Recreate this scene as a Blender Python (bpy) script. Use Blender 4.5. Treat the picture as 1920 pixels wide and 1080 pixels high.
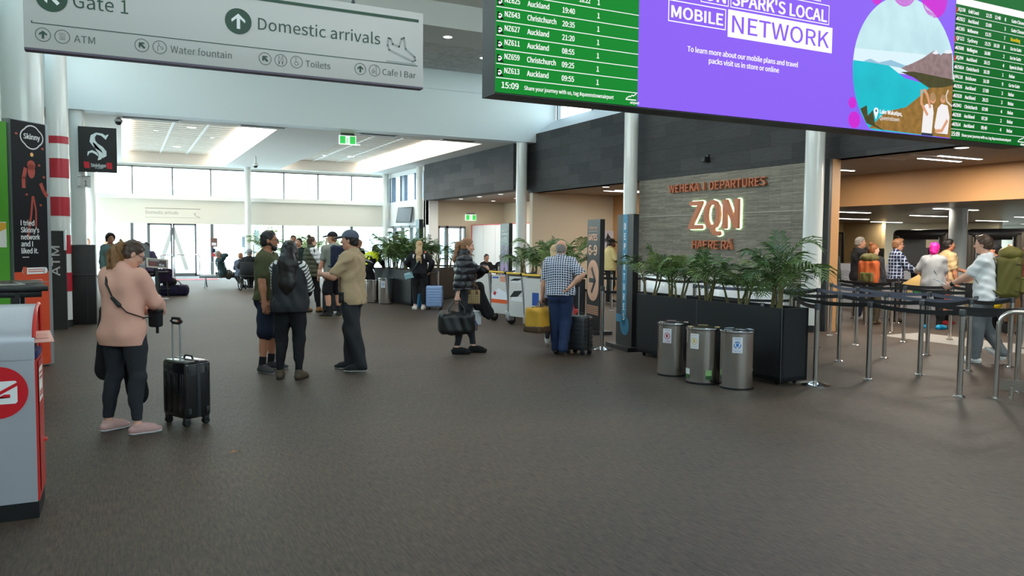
import bpy, bmesh, math, random
import numpy as np
from mathutils import Vector, Matrix, Euler

for _o in list(bpy.data.objects):
    bpy.data.objects.remove(_o)
scene = bpy.context.scene
COL = scene.collection
R = math.radians

# ------------------------------------------------------------------ camera
FPX, EYE = 1470.0, 1.62
YAW, PITCH, ROLL = R(26.45), R(3.376), R(-0.52)
def cam_axes():
    f = np.array([math.sin(YAW)*math.cos(PITCH), math.cos(YAW)*math.cos(PITCH), -math.sin(PITCH)])
    r = np.array([math.cos(YAW), -math.sin(YAW), 0.0])
    d = np.cross(f, r)
    c, s = math.cos(ROLL), math.sin(ROLL)
    return c*r+s*d, -s*r+c*d, f
_cr, _cd, _cf = cam_axes()
cam = bpy.data.cameras.new('camera')
cam.sensor_width = 36.0
cam.lens = 36.0*FPX/1920.0
cam.clip_end = 900
camo = bpy.data.objects.new('camera', cam)
COL.objects.link(camo)
m = Matrix((( _cr[0], -_cd[0], -_cf[0], 0.0), (_cr[1], -_cd[1], -_cf[1], 0.0), (_cr[2], -_cd[2], -_cf[2], EYE), (0, 0, 0, 1)))
camo.matrix_world = m
scene.camera = camo

# ------------------------------------------------------------------ world, exposure, large lights
scene.view_settings.view_transform = 'Standard'
scene.view_settings.look = 'None'
scene.view_settings.gamma = 1.0
scene.view_settings.use_curve_mapping = False
scene.view_settings.exposure = 0.32
SKY = 8.5
w = bpy.data.worlds.new('sky'); scene.world = w
w.use_nodes = True
nt = w.node_tree; nt.nodes.clear()
wo = nt.nodes.new('ShaderNodeOutputWorld'); bg = nt.nodes.new('ShaderNodeBackground')
tc = nt.nodes.new('ShaderNodeTexCoord'); sx = nt.nodes.new('ShaderNodeSeparateXYZ'); cr = nt.nodes.new('ShaderNodeValToRGB')
cr.color_ramp.elements[0].position = 0.12; cr.color_ramp.elements[0].color = (1.0, 1.0, 0.98, 1)
cr.color_ramp.elements[1].position = 0.55; cr.color_ramp.elements[1].color = (0.66, 0.82, 1.0, 1)
nt.links.new(tc.outputs['Generated'], sx.inputs[0]); nt.links.new(sx.outputs['Z'], cr.inputs[0])
nt.links.new(cr.outputs[0], bg.inputs['Color']); bg.inputs['Strength'].default_value = SKY
nt.links.new(bg.outputs[0], wo.inputs[0])

def area(name, loc, direction, sx_, sy_, power, color=(1, 1, 1), portal=False, spread=180):
    l = bpy.data.lights.new(name, 'AREA'); l.shape = 'RECTANGLE'; l.size = sx_; l.size_y = sy_
    l.energy = power; l.color = color; l.spread = R(spread)
    if portal: l.cycles.is_portal = True
    o = bpy.data.objects.new(name, l); o.location = loc
    o.rotation_euler = Vector(direction).to_track_quat('-Z', 'Y').to_euler()
    COL.objects.link(o)
    return o
# daylight through the glass of the arrivals front, of the clerestory and of the left side
area('daylight_front_low', (5.2, 36.8, 1.2), (0, -1, 0), 12.4, 2.2, 1, portal=True)
area('daylight_front_high', (5.2, 36.8, 4.1), (0, -1, 0), 12.4, 1.2, 1, portal=True)
area('daylight_clerestory', (12.45, 7.5, 6.25), (-1, 0, 0), 1.2, 29, 1, portal=True)
area('daylight_left', (-1.62, 30.0, 1.9), (1, 0, 0), 3.0, 12, 1, portal=True)
area('added_rear_portal', (5.0, -6.9, 5.6), (0, 1, 0), 12.4, 2.1, 1, portal=True)  # portal for the added, unseen rear panes
area('daylight_left_high', (-1.7, 11.8, 6.1), (1, 0, 0), 1.6, 19.5, 1, portal=True)
area('hall_fill_panel', (5.0, 14.0, 6.4), (0, 0, -1), 9.0, 5.0, 200, (1.0, 0.96, 0.90))  # added fill panel below the closed roof, brightens the hall

# ------------------------------------------------------------------ helpers
def lin(c):
    c = c/255.0
    return c/12.92 if c <= 0.04045 else ((c+0.055)/1.055)**2.4
MATS = {}
def mat(name, rgb, rough=0.55, metal=0.0, emit=0.0, noise=0.0, nscale=20.0, spec=0.5, bump=0.0, coat=0.0, sheen=0.0):
    """A procedural Principled material; rgb are sRGB 0-255; noise varies the colour, bump adds relief."""
    if name in MATS: return MATS[name]
    M = bpy.data.materials.new(name); M.use_nodes = True
    n = M.node_tree; b = n.nodes['Principled BSDF']
    c = (lin(rgb[0]), lin(rgb[1]), lin(rgb[2]), 1)
    b.inputs['Base Color'].default_value = c
    b.inputs['Roughness'].default_value = rough; b.inputs['Metallic'].default_value = metal
    b.inputs['Specular IOR Level'].default_value = spec
    if coat: b.inputs['Coat Weight'].default_value = coat
    if sheen: b.inputs['Sheen Weight'].default_value = sheen
    if emit:
        b.inputs['Emission Color'].default_value = c; b.inputs['Emission Strength'].default_value = emit
    if noise or bump:
        t = n.nodes.new('ShaderNodeTexCoord'); nz = n.nodes.new('ShaderNodeTexNoise')
        nz.inputs['Scale'].default_value = nscale; nz.inputs['Detail'].default_value = 4
        n.links.new(t.outputs['Object'], nz.inputs['Vector'])
        if noise:
            mx = n.nodes.new('ShaderNodeMix'); mx.data_type = 'RGBA'
            mx.inputs[6].default_value = tuple(max(0, v*(1-noise)) for v in c[:3])+(1,)
            mx.inputs[7].default_value = tuple(min(1, v*(1+noise)) for v in c[:3])+(1,)
            n.links.new(nz.outputs['Fac'], mx.inputs[0]); n.links.new(mx.outputs[2], b.inputs['Base Color'])
            if emit: n.links.new(mx.outputs[2], b.inputs['Emission Color'])
        if bump:
            bp = n.nodes.new('ShaderNodeBump'); bp.inputs['Strength'].default_value = bump; bp.inputs['Distance'].default_value = 0.01
            n.links.new(nz.outputs['Fac'], bp.inputs['Height']); n.links.new(bp.outputs[0], b.inputs['Normal'])
    MATS[name] = M
    return M

def math_node(n, op, a, b=None):
    q = n.nodes.new('ShaderNodeMath'); q.operation = op
    for i, v in enumerate((a, b)):
        if v is None: continue
        if isinstance(v, (int, float)): q.inputs[i].default_value = v
        else: n.links.new(v, q.inputs[i])
    return q.outputs[0]
def band(n, coord, axis, period, duty, off=0.0):
    """1 inside a stripe that repeats along axis, else 0."""
    d = n.nodes.new('ShaderNodeVectorMath'); d.operation = 'DOT_PRODUCT'
    n.links.new(coord, d.inputs[0]); d.inputs[1].default_value = axis
    v = math_node(n, 'ADD', math_node(n, 'DIVIDE', d.outputs['Value'], period), off)
    return math_node(n, 'LESS_THAN', math_node(n, 'FRACT', v), duty)
def striped(name, ca, cb, axis, period, duty, axis2=None, period2=None, cc=None, rough=0.85):
    if name in MATS: return MATS[name]
    M = mat(name, ca, rough); n = M.node_tree; b = n.nodes['Principled BSDF']
    t = n.nodes.new('ShaderNodeTexCoord').outputs['Object']
    f = band(n, t, axis, period, duty)
    mx = n.nodes.new('ShaderNodeMix'); mx.data_type = 'RGBA'
    if axis2:
        f2 = band(n, t, axis2, period2 or period, duty)
        f = math_node(n, 'MAXIMUM', f, f2)
        if cc:
            g = math_node(n, 'MAXIMUM', band(n, t, axis, period*1.0, duty*1.0, 0.5), band(n, t, axis2, period2 or period, duty, 0.5))
            mg = n.nodes.new('ShaderNodeMix'); mg.data_type = 'RGBA'
            mg.inputs[6].default_value = tuple(lin(v) for v in ca)+(1,); mg.inputs[7].default_value = tuple(lin(v) for v in cc)+(1,)
            n.links.new(g, mg.inputs[0]); n.links.new(mg.outputs[2], mx.inputs[6])
    if not (axis2 and cc): mx.inputs[6].default_value = tuple(lin(v) for v in ca)+(1,)
    mx.inputs[7].default_value = tuple(lin(v) for v in cb)+(1,)
    n.links.new(f, mx.inputs[0]); n.links.new(mx.outputs[2], b.inputs['Base Color'])
    return M

def glass(name, tint=(235, 245, 245), gloss=0.12):
    if name in MATS: return MATS[name]
    M = bpy.data.materials.new(name); M.use_nodes = True; n = M.node_tree; n.nodes.clear()
    o = n.nodes.new('ShaderNodeOutputMaterial'); a = n.nodes.new('ShaderNodeBsdfTransparent'); g = n.nodes.new('ShaderNodeBsdfGlossy')
    x = n.nodes.new('ShaderNodeMixShader'); fr = n.nodes.new('ShaderNodeFresnel'); fr.inputs['IOR'].default_value = 1.45
    a.inputs[0].default_value = tuple(lin(v) for v in tint)+(1,); g.inputs['Roughness'].default_value = 0.02
    n.links.new(math_node(n, 'MULTIPLY', fr.outputs[0], gloss*4), x.inputs[0]); n.links.new(a.outputs[0], x.inputs[1]); n.links.new(g.outputs[0], x.inputs[2])
    n.links.new(x.outputs[0], o.inputs[0])
    MATS[name] = M
    return M

def frame_of(o):
    L, rz = np.array(o.location), o.rotation_euler.z
    while o.parent is not None:
        o = o.parent; c, s_ = math.cos(o.rotation_euler.z), math.sin(o.rotation_euler.z)
        L = np.array([L[0]*c-L[1]*s_, L[0]*s_+L[1]*c, L[2]])+np.array(o.location); rz += o.rotation_euler.z
    return L, rz
class MB:
    """Collects shapes, then links them as ONE mesh object."""
    def __init__(s): s.v = []; s.f = []; s.mi = []; s.sm = []; s.cur = 0
    def add(s, vs, fs, smooth=False):
        k = len(s.v); s.v.extend([tuple(map(float, p)) for p in vs])
        for f in fs: s.f.append([i+k for i in f]); s.mi.append(s.cur); s.sm.append(smooth)
        return s
    def box(s, x0, y0, z0, x1, y1, z1):
        return s.add([(x0,y0,z0),(x1,y0,z0),(x1,y1,z0),(x0,y1,z0),(x0,y0,z1),(x1,y0,z1),(x1,y1,z1),(x0,y1,z1)],
                     [(3,2,1,0),(4,5,6,7),(0,1,5,4),(1,2,6,5),(2,3,7,6),(3,0,4,7)])
    def obox(s, c, size, rz=0.0, rx=0.0, ry=0.0, r=0.0, seg=2):
        """box of given size about c, turned, with rounded edges r"""
        bm = bmesh.new(); bmesh.ops.create_cube(bm, size=1.0)
        for v in bm.verts: v.co = Vector((v.co.x*size[0], v.co.y*size[1], v.co.z*size[2]))
        if r > 0: bmesh.ops.bevel(bm, geom=bm.edges[:], offset=r, segments=seg, profile=0.5, affect='EDGES')
        M = Matrix.Translation(Vector(c)) @ Euler((rx, ry, rz)).to_matrix().to_4x4()
        bm.verts.ensure_lookup_table()
        vs = [tuple(M @ v.co) for v in bm.verts]; idx = {v: i for i, v in enumerate(bm.verts)}
        fs = [[idx[v] for v in f.verts] for f in bm.faces]; bm.free()
        return s.add(vs, fs, r > 0)
    def prism(s, poly, z0, z1):
        n = len(poly)
        return s.add([(x, y, z0) for x, y in poly]+[(x, y, z1) for x, y in poly],
                     [list(range(n))[::-1], list(range(n, 2*n))]+[(i, (i+1) % n, n+(i+1) % n, n+i) for i in range(n)])
    def tube(s, path, r, n=8, caps=True, flat=None):
        """round bar along a path; r may be a list; flat=(w,t) gives a strap of that width and thickness"""
        P = [Vector(p) for p in path]; L = len(P); vs = []; fs = []
        up = Vector((0, 0, 1))
        for i, p in enumerate(P):
            d = (P[min(i+1, L-1)]-P[max(i-1, 0)]).normalized()
            a = d.cross(up)
            if a.length < 1e-3: a = d.cross(Vector((0, 1, 0)))
            a.normalize(); b = a.cross(d).normalized()
            rr = r[i] if isinstance(r, (list, tuple)) else r
            for k in range(n):
                t = 2*math.pi*k/n
                if flat: vs.append(p+a*math.cos(t)*flat[0]+b*math.sin(t)*flat[1])
                else: vs.append(p+(a*math.cos(t)+b*math.sin(t))*rr)
        for i in range(L-1):
            for k in range(n): fs.append((i*n+k, i*n+(k+1) % n, (i+1)*n+(k+1) % n, (i+1)*n+k))
        if caps: fs.append(list(range(n))[::-1]); fs.append([(L-1)*n+k for k in range(n)])
        return s.add(vs, fs, True)
    def lathe(s, c, prof, n=32, caps=True):
        """surface of revolution about the vertical through c; prof = [(radius, z), ...]"""
        vs = []; fs = []
        for r_, z in prof:
            for k in range(n): t = 2*math.pi*k/n; vs.append((c[0]+r_*math.cos(t), c[1]+r_*math.sin(t), c[2]+z))
        for i in range(len(prof)-1):
            for k in range(n): fs.append((i*n+k, i*n+(k+1) % n, (i+1)*n+(k+1) % n, (i+1)*n+k))
        if caps: fs.append(list(range(n))[::-1]); fs.append([(len(prof)-1)*n+k for k in range(n)])
        return s.add(vs, fs, True)
    def ball(s, c, r, n=12):
        rx, ry, rz = (r, r, r) if isinstance(r, (int, float)) else r
        vs = []; fs = []
        for i in range(n+1):
            p = math.pi*i/n
            for k in range(2*n):
                t = math.pi*k/n; vs.append((c[0]+rx*math.sin(p)*math.cos(t), c[1]+ry*math.sin(p)*math.sin(t), c[2]-rz*math.cos(p)))
        for i in range(n):
            for k in range(2*n): fs.append((i*2*n+k, i*2*n+(k+1) % (2*n), (i+1)*2*n+(k+1) % (2*n), (i+1)*2*n+k))
        return s.add(vs, fs, True)
    def wheel(s, c, r, wdt, rz=0.0, n=20):
        """disc of radius r whose axle points along heading rz"""
        a = Vector((math.cos(rz), math.sin(rz), 0)); b = Vector((0, 0, 1)); d = a.cross(b); C_ = Vector(c); vs = []; fs = []
        pr = [(r*0.35, -wdt*.35), (r*0.8, -wdt*.5), (r, -wdt*.3), (r, wdt*.3), (r*0.8, wdt*.5), (r*.35, wdt*.35)]
        for q, h in pr:
            for k in range(n): t = 2*math.pi*k/n; vs.append(C_+a*h+(b*math.sin(t)+d*math.cos(t))*q)
        for i in range(len(pr)-1):
            for k in range(n): fs.append((i*n+k, i*n+(k+1) % n, (i+1)*n+(k+1) % n, (i+1)*n+k))
        fs.append(list(range(n))[::-1]); fs.append([(len(pr)-1)*n+k for k in range(n)])
        return s.add(vs, fs, True)
    def build(s, name, mats, parent=None, local=False):
        me = bpy.data.meshes.new(name)
        v = np.array(s.v, float).reshape(-1, 3)
        if parent is not None and not local:
            L, rz = frame_of(parent)
            v = v-L; c, sn = math.cos(-rz), math.sin(-rz)
            v = np.stack([v[:, 0]*c-v[:, 1]*sn, v[:, 0]*sn+v[:, 1]*c, v[:, 2]], 1)
        me.from_pydata(v.tolist(), [], s.f)
        for m_ in (mats if isinstance(mats, (list, tuple)) else [mats]): me.materials.append(m_)
        me.polygons.foreach_set('material_index', s.mi)
        me.polygons.foreach_set('use_smooth', s.sm)
        me.update()
        if any(s.sm): me.set_sharp_from_angle(angle=R(40))
        o = bpy.data.objects.new(name, me); COL.objects.link(o)
        if parent is not None: o.parent = parent
        return o
def tag(o, label=None, cat=None, group=None, kind=None):
    if label: o['label'] = label
    if cat: o['category'] = cat
    if group: o['group'] = group
    if kind: o['kind'] = kind
    return o
def root(name, loc, label, cat, group=None, rz=0.0):
    o = bpy.data.objects.new(name, None); o.location = loc; o.rotation_euler = (0, 0, rz); o.empty_display_size = 0.1
    COL.objects.link(o)
    return tag(o, label, cat, group)
def struct(name, mb, m_, label=None, parent=None):
    o = mb.build(name, m_, parent)
    if parent is None: tag(o, label or name.replace('_', ' '), name.split('_')[0], None, 'structure')
    return o
def sroot(name, loc, label):
    o = root(name, loc, label, name.split('_')[0]); o['kind'] = 'structure'
    return o
def copy_tree(o, parent=None):
    c = o.copy(); COL.objects.link(c)
    if parent is not None: c.parent = parent
    for ch in list(o.children): copy_tree(ch, c)
    return c

# flat graphics: text and shapes laid on a face with origin o, right u, up v
_TX = {}
CAPK = None      # scales the font so that a capital is 0.715 of the size
try:
    FONT = bpy.data.fonts.load(bpy.utils.system_resource('DATAFILES', path='fonts')+'/Noto Sans CJK Regular.woff2')   # the sans serif that ships with Blender
except Exception:
    FONT = None
def text_mesh(s, bold):
    key = (s, bold)
    if key not in _TX:
        cu = bpy.data.curves.new('t', 'FONT'); cu.body = s; cu.size = 1.0; cu.resolution_u = 3; cu.offset = bold
        if FONT is not None: cu.font = FONT
        ob = bpy.data.objects.new('t', cu); COL.objects.link(ob)
        dg = bpy.context.evaluated_depsgraph_get(); ev = ob.evaluated_get(dg); me = ev.to_mesh()
        global CAPK
        if CAPK is None and s == 'H': CAPK = 0.715/max(v.co.y for v in me.vertices)
        vs = [(v.co.x*(CAPK or 1), v.co.y*(CAPK or 1)) for v in me.vertices]; fs = [list(p.vertices) for p in me.polygons]
        ev.to_mesh_clear(); bpy.data.objects.remove(ob); bpy.data.curves.remove(cu)
        _TX[key] = (vs, fs)
    return _TX[key]
text_mesh('H', 0.0); _TX.clear()
class Face:
    def __init__(s, o, u, v): s.o = Vector(o); s.u = Vector(u).normalized(); s.v = Vector(v).normalized(); s.n = s.u.cross(s.v)
    def p(s, x, y, h=0.0): return s.o+s.u*x+s.v*y+s.n*h
    def poly(s, mb, pts, h=0.002):
        mb.add([s.p(x, y, h) for x, y in pts], [list(range(len(pts)))])
    def rect(s, mb, x0, y0, x1, y1, h=0.002): s.poly(mb, [(x0, y0), (x1, y0), (x1, y1), (x0, y1)], h)
    def slab(s, mb, x0, y0, x1, y1, h0, h1):
        c = [(x0, y0), (x1, y0), (x1, y1), (x0, y1)]
        mb.add([s.p(x, y, h0) for x, y in c]+[s.p(x, y, h1) for x, y in c], [(3,2,1,0),(4,5,6,7),(0,1,5,4),(1,2,6,5),(2,3,7,6),(3,0,4,7)])
    def outline(s, mb, x0, y0, x1, y1, w_, h=0.002):
        s.rect(mb, x0, y0, x1, y0+w_, h); s.rect(mb, x0, y1-w_, x1, y1, h); s.rect(mb, x0, y0+w_, x0+w_, y1-w_, h); s.rect(mb, x1-w_, y0+w_, x1, y1-w_, h)
    def disc(s, mb, x, y, r, h=0.002, n=28, ry=None, a0=0.0, a1=2*math.pi):
        s.poly(mb, [(x+r*math.cos(a0+(a1-a0)*k/n), y+(ry or r)*math.sin(a0+(a1-a0)*k/n)) for k in range(n)], h)
    def ring(s, mb, x, y, r, w_, h=0.002, n=28, a0=0.0, a1=2*math.pi, ry=1.0):
        q = [(math.cos(a0+(a1-a0)*k/n), math.sin(a0+(a1-a0)*k/n)) for k in range(n+1)]
        vs = [s.p(x+c*r, y+t*r*ry, h) for c, t in q]+[s.p(x+c*(r-w_), y+t*(r-w_)*ry, h) for c, t in q]
        mb.add(vs, [(i, i+1, n+2+i, n+1+i) for i in range(n)])
    def stroke(s, mb, pts, w_, h=0.002, closed=False):
        P = [Vector((a, b)) for a, b in pts]
        if closed: P = P+[P[0]]
        for a, b in zip(P[:-1], P[1:]):
            d = b-a
            if d.length < 1e-6: continue
            d.normalize(); nn = Vector((-d.y, d.x))*w_*.5; e = d*w_*.25
            s.poly(mb, [tuple(a-e-nn), tuple(b+e-nn), tuple(b+e+nn), tuple(a-e+nn)], h)
    def text(s, mb, t, x, y, size, align='l', bold=0.0, sx_=1.0, h=0.003, width=None, rot=0.0):
        if bold:
            for j, (dx, dy) in enumerate(((-1, 0), (1, 0), (0, -.6), (0, .6), (-.7, -.4), (.7, .4), (-.7, .4), (.7, -.4))):
                wd = s.text(mb, t, x+dx*bold*size, y+dy*bold*size, size, align, 0.0, sx_, h+.0002*j, width, rot)
            return wd
        vs, fs = text_mesh(t, bold)
        if not vs: return 0
        x0 = min(p[0] for p in vs); x1 = max(p[0] for p in vs)
        if width: sx_ = width/((x1-x0)*size)
        wd = (x1-x0)*size*sx_
        ox = x if align == 'l' else (x-wd/2 if align == 'c' else x-wd)
        c, sn = math.cos(rot), math.sin(rot); out = []
        for a, b in vs:
            px, py = (a-x0)*size*sx_+ox-x, b*size
            out.append(s.p(x+px*c-py*sn, y+px*sn+py*c, h))
        mb.add(out, fs)
        return wd
    def arrow(s, mb, x, y, r, ang=90, w_=0.3, h=0.003):
        """arrow of half-length r that points at ang degrees"""
        c, sn = math.cos(R(ang)), math.sin(R(ang))
        T = lambda a, b: (x+a*c-b*sn, y+a*sn+b*c)
        t = r*w_
        s.poly(mb, [T(-r, -t/2), T(r*.55, -t/2), T(r*.55, t/2), T(-r, t/2)], h)
        for sg in (1, -1):
            pts = [T(r, 0), T(r-t*1.1, 0), T(r*.05-t*.55, sg*(r*.85)), T(r*.05+t*.35, sg*(r*.85+t*.1))]
            s.poly(mb, pts if sg < 0 else pts[::-1], h+0.0004)
# ------------------------------------------------------------------ setting materials
def brick_mat(name, c1, c2, mortar, axes, bw, rh, msize=0.004, rough=0.75, bump=0.4, squash=1.0):
    M = mat(name, c1, rough); n = M.node_tree; b = n.nodes['Principled BSDF']
    t = n.nodes.new('ShaderNodeTexCoord'); sp = n.nodes.new('ShaderNodeSeparateXYZ'); cb = n.nodes.new('ShaderNodeCombineXYZ')
    n.links.new(t.outputs['Object'], sp.inputs[0])
    n.links.new(sp.outputs[axes[0]], cb.inputs[0]); n.links.new(sp.outputs[axes[1]], cb.inputs[1])
    k = n.nodes.new('ShaderNodeTexBrick'); n.links.new(cb.outputs[0], k.inputs['Vector'])
    k.inputs['Scale'].default_value = 1.0; k.inputs['Brick Width'].default_value = bw; k.inputs['Row Height'].default_value = rh
    k.inputs['Mortar Size'].default_value = msize; k.inputs['Bias'].default_value = 0.0
    for i, c in (('Color1', c1), ('Color2', c2), ('Mortar', mortar)): k.inputs[i].default_value = tuple(lin(v) for v in c)+(1,)
    nz = n.nodes.new('ShaderNodeTexNoise'); nz.inputs['Scale'].default_value = 6; nz.inputs['Detail'].default_value = 8
    mp = n.nodes.new('ShaderNodeMapping'); mp.inputs['Scale'].default_value = (1, 1, 7) ; n.links.new(t.outputs['Object'], mp.inputs[0]); n.links.new(mp.outputs[0], nz.inputs['Vector'])
    mx = n.nodes.new('ShaderNodeMix'); mx.data_type = 'RGBA'; mx.blend_type = 'OVERLAY'; mx.inputs[0].default_value = 0.55
    n.links.new(k.outputs['Color'], mx.inputs[6]); n.links.new(nz.outputs['Color'], mx.inputs[7])
    bwn = n.nodes.new('ShaderNodeRGBToBW'); n.links.new(nz.outputs['Color'], bwn.inputs[0]); n.links.new(bwn.outputs[0], mx.inputs[7])
    n.links.new(mx.outputs[2], b.inputs['Base Color'])
    bp = n.nodes.new('ShaderNodeBump'); bp.inputs['Strength'].default_value = bump; bp.inputs['Distance'].default_value = 0.02
    n.links.new(bwn.outputs[0], bp.inputs['Height']); n.links.new(bp.outputs[0], b.inputs['Normal'])
    return M
def carpet_mat():
    M = mat('carpet', (92, 84, 77), 0.58, spec=0.5); n = M.node_tree; b = n.nodes['Principled BSDF']
    t = n.nodes.new('ShaderNodeTexCoord')
    def nz(scale, sc, detail):
        mp = n.nodes.new('ShaderNodeMapping'); mp.inputs['Scale'].default_value = sc; n.links.new(t.outputs['Object'], mp.inputs[0])
        q = n.nodes.new('ShaderNodeTexNoise'); q.inputs['Scale'].default_value = scale; q.inputs['Detail'].default_value = detail
        n.links.new(mp.outputs[0], q.inputs['Vector']); return q.outputs['Fac']
    a = nz(30, (1.6, 0.5, 1), 3); c = nz(0.5, (1, 1, 1), 5); d = nz(110, (1, 1, 1), 2); e = nz(90, (1.0, 0.09, 1), 2)
    f = math_node(n, 'ADD', math_node(n, 'MULTIPLY', a, 0.26), math_node(n, 'MULTIPLY', c, 0.20))
    f = math_node(n, 'ADD', f, math_node(n, 'MULTIPLY', d, 0.16)); f = math_node(n, 'ADD', f, math_node(n, 'MULTIPLY', e, 0.38))
    r_ = n.nodes.new('ShaderNodeValToRGB'); r_.color_ramp.elements[0].position = 0.36; r_.color_ramp.elements[1].position = 0.62
    r_.color_ramp.elements[0].color = tuple(lin(v) for v in (28, 24, 21))+(1,); r_.color_ramp.elements[1].color = tuple(lin(v) for v in (90, 74, 60))+(1,)
    n.links.new(f, r_.inputs[0]); n.links.new(r_.outputs[0], b.inputs['Base Color'])
    bp = n.nodes.new('ShaderNodeBump'); bp.inputs['Strength'].default_value = 0.5; bp.inputs['Distance'].default_value = 0.006
    n.links.new(d, bp.inputs['Height']); n.links.new(bp.outputs[0], b.inputs['Normal'])
    return M
WHITE = mat('white_plaster', (226, 228, 228), 0.6, noise=0.02, nscale=1.5)
WARM = mat('warm_white_board', (226, 222, 212), 0.6, noise=0.02, nscale=1.2)
CEIL = mat('ceiling_board', (206, 203, 198), 0.7, noise=0.03, nscale=1.0)
BEIGE = mat('beige_wall', (200, 188, 168), 0.65, noise=0.03, nscale=1.4)
WOOD = mat('pale_plywood', (184, 138, 92), 0.5, noise=0.06, nscale=1.1)
COLM = mat('white_column_paint', (214, 218, 216), 0.28, spec=0.5, coat=0.3)
FRAME = mat('grey_aluminium', (120, 126, 130), 0.4, 0.6)
DARKF = mat('dark_frame', (62, 66, 70), 0.45)
BLACK = mat('black_powder_coat', (21, 22, 24), 0.42)
CHAR = mat('charcoal_metal', (46, 48, 52), 0.4)
STEEL = mat('brushed_steel', (228, 222, 216), 0.19, 1.0, bump=0.02, nscale=60)
CHROME = mat('polished_chrome', (215, 215, 218), 0.08, 1.0)
RUBBER = mat('black_rubber', (20, 20, 21), 0.7)
GREYM = mat('silver_paint', (176, 178, 180), 0.35, 0.5)
GLOW = mat('white_led', (255, 246, 232), 0.5, emit=6.0)
GLOWW = mat('cool_led', (255, 252, 248), 0.5, emit=7.0)
GLASS = glass('clear_glass')
SLATE = brick_mat('dark_slate_cladding', (44, 45, 48), (64, 64, 65), (34, 34, 36), (1, 2), 1.15, 0.30, 0.004)
SLATE2 = brick_mat('grey_stacked_slate', (120, 116, 106), (150, 144, 130), (78, 75, 68), (1, 2), 0.62, 0.034, 0.0035, bump=0.6)
CARPET = carpet_mat()

# ------------------------------------------------------------------ floor, ground outside, walls
struct('floor', MB().box(-1.9, -7, -0.2, 40, 37.0, 0.0), CARPET, 'dark grey brown ribbed carpet floor')
b = MB(); b.add([(12.15, 9.2, .002), (12.75, 7.75, .002), (13.45, 8.2, .002), (12.9, 9.6, .002)], [(0, 1, 2, 3)])
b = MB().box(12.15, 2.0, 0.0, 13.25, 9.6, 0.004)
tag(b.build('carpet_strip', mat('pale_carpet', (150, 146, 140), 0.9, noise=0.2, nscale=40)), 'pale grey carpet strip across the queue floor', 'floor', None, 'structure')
struct('ground', MB().box(-120, 37.1, -0.25, 160, 420, -0.05), mat('bright_concrete', (222, 222, 220), 0.9, noise=0.05, nscale=0.3), 'pale concrete apron outside the glass front')
struct('wall_left', MB().box(-2.0, -7, 0, -1.75, 2, 7.2).box(-2.0, 2, 0, -1.75, 24, 5.2).box(-2.0, 2, 7.0, -1.75, 24, 7.2).box(-2.0, 21.6, 5.2, -1.75, 24, 7.0).box(-2.0, 24, 3.4, -1.75, 37.2, 7.2).box(-2.0, 24, 0, -1.75, 37.2, .3), mat('left_wall_paint', (188, 200, 196), 0.5))
struct('wall_rear', MB().box(-2.0, -7.3, 0, 40, -7.0, 4.5).box(11.4, -7.3, 4.5, 40, -7.0, 7.2).box(-2.0, -7.3, 6.7, 11.4, -7.0, 7.2), WHITE)
for i in range(6):  # unseen panes, added so sky light reaches sign and beam from behind
    o = sroot('window_%d' % (61+i), (-2.0+i*2.23, -7.1, 4.5), 'added unseen pane number %d high in the rear wall' % (i+1))
    MB().box(-2.0+i*2.23, -7.16, 4.5, .23+i*2.23, -7.14, 6.7).build('pane', GLASS, o)
    MB().box(-2.03+i*2.23, -7.2, 4.5, -1.97+i*2.23, -7.06, 6.7).build('window_frame', FRAME, o)
struct('roof', MB().box(-2.0, -7.3, 7.0, 13.2, 22.2, 7.2), CEIL, 'high pale ceiling over the near hall')
struct('wall_security_side', MB().box(15.2, -7.0, 2.5, 40, -6.8, 3.4), WHITE)

# beam across the hall, bulkheads and tiled ceiling
b = MB().box(-1.75, 22.2, 4.77, 11.85, 22.7, 6.06).box(-1.75, 22.24, 6.06, 12.6, 22.7, 6.14).box(-1.75, 22.2, 6.14, 12.6, 22.7, 7.0).box(11.85, 22.24, 5.05, 12.6, 22.7, 6.06)
struct('beam', b, mat('pale_blue_white_paint', (214, 222, 224), 0.5), 'deep white beam that spans the hall')
tiles = brick_mat('ceiling_tiles', (176, 176, 174), (182, 182, 180), (120, 120, 120), (0, 1), 1.6, 1.2, 0.008, bump=0.0)
struct('ceiling', MB().box(-1.75, 18.3, 6.72, 11.85, 22.2, 6.8), tiles, 'grey tiled ceiling in front of the beam')
struct('bulkhead', MB().box(-1.75, 16.86, 6.45, 11.85, 18.3, 7.0), mat('grey_bulkhead', (190, 190, 186), 0.6), 'lowered grey ceiling bulkhead with downlights')

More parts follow.
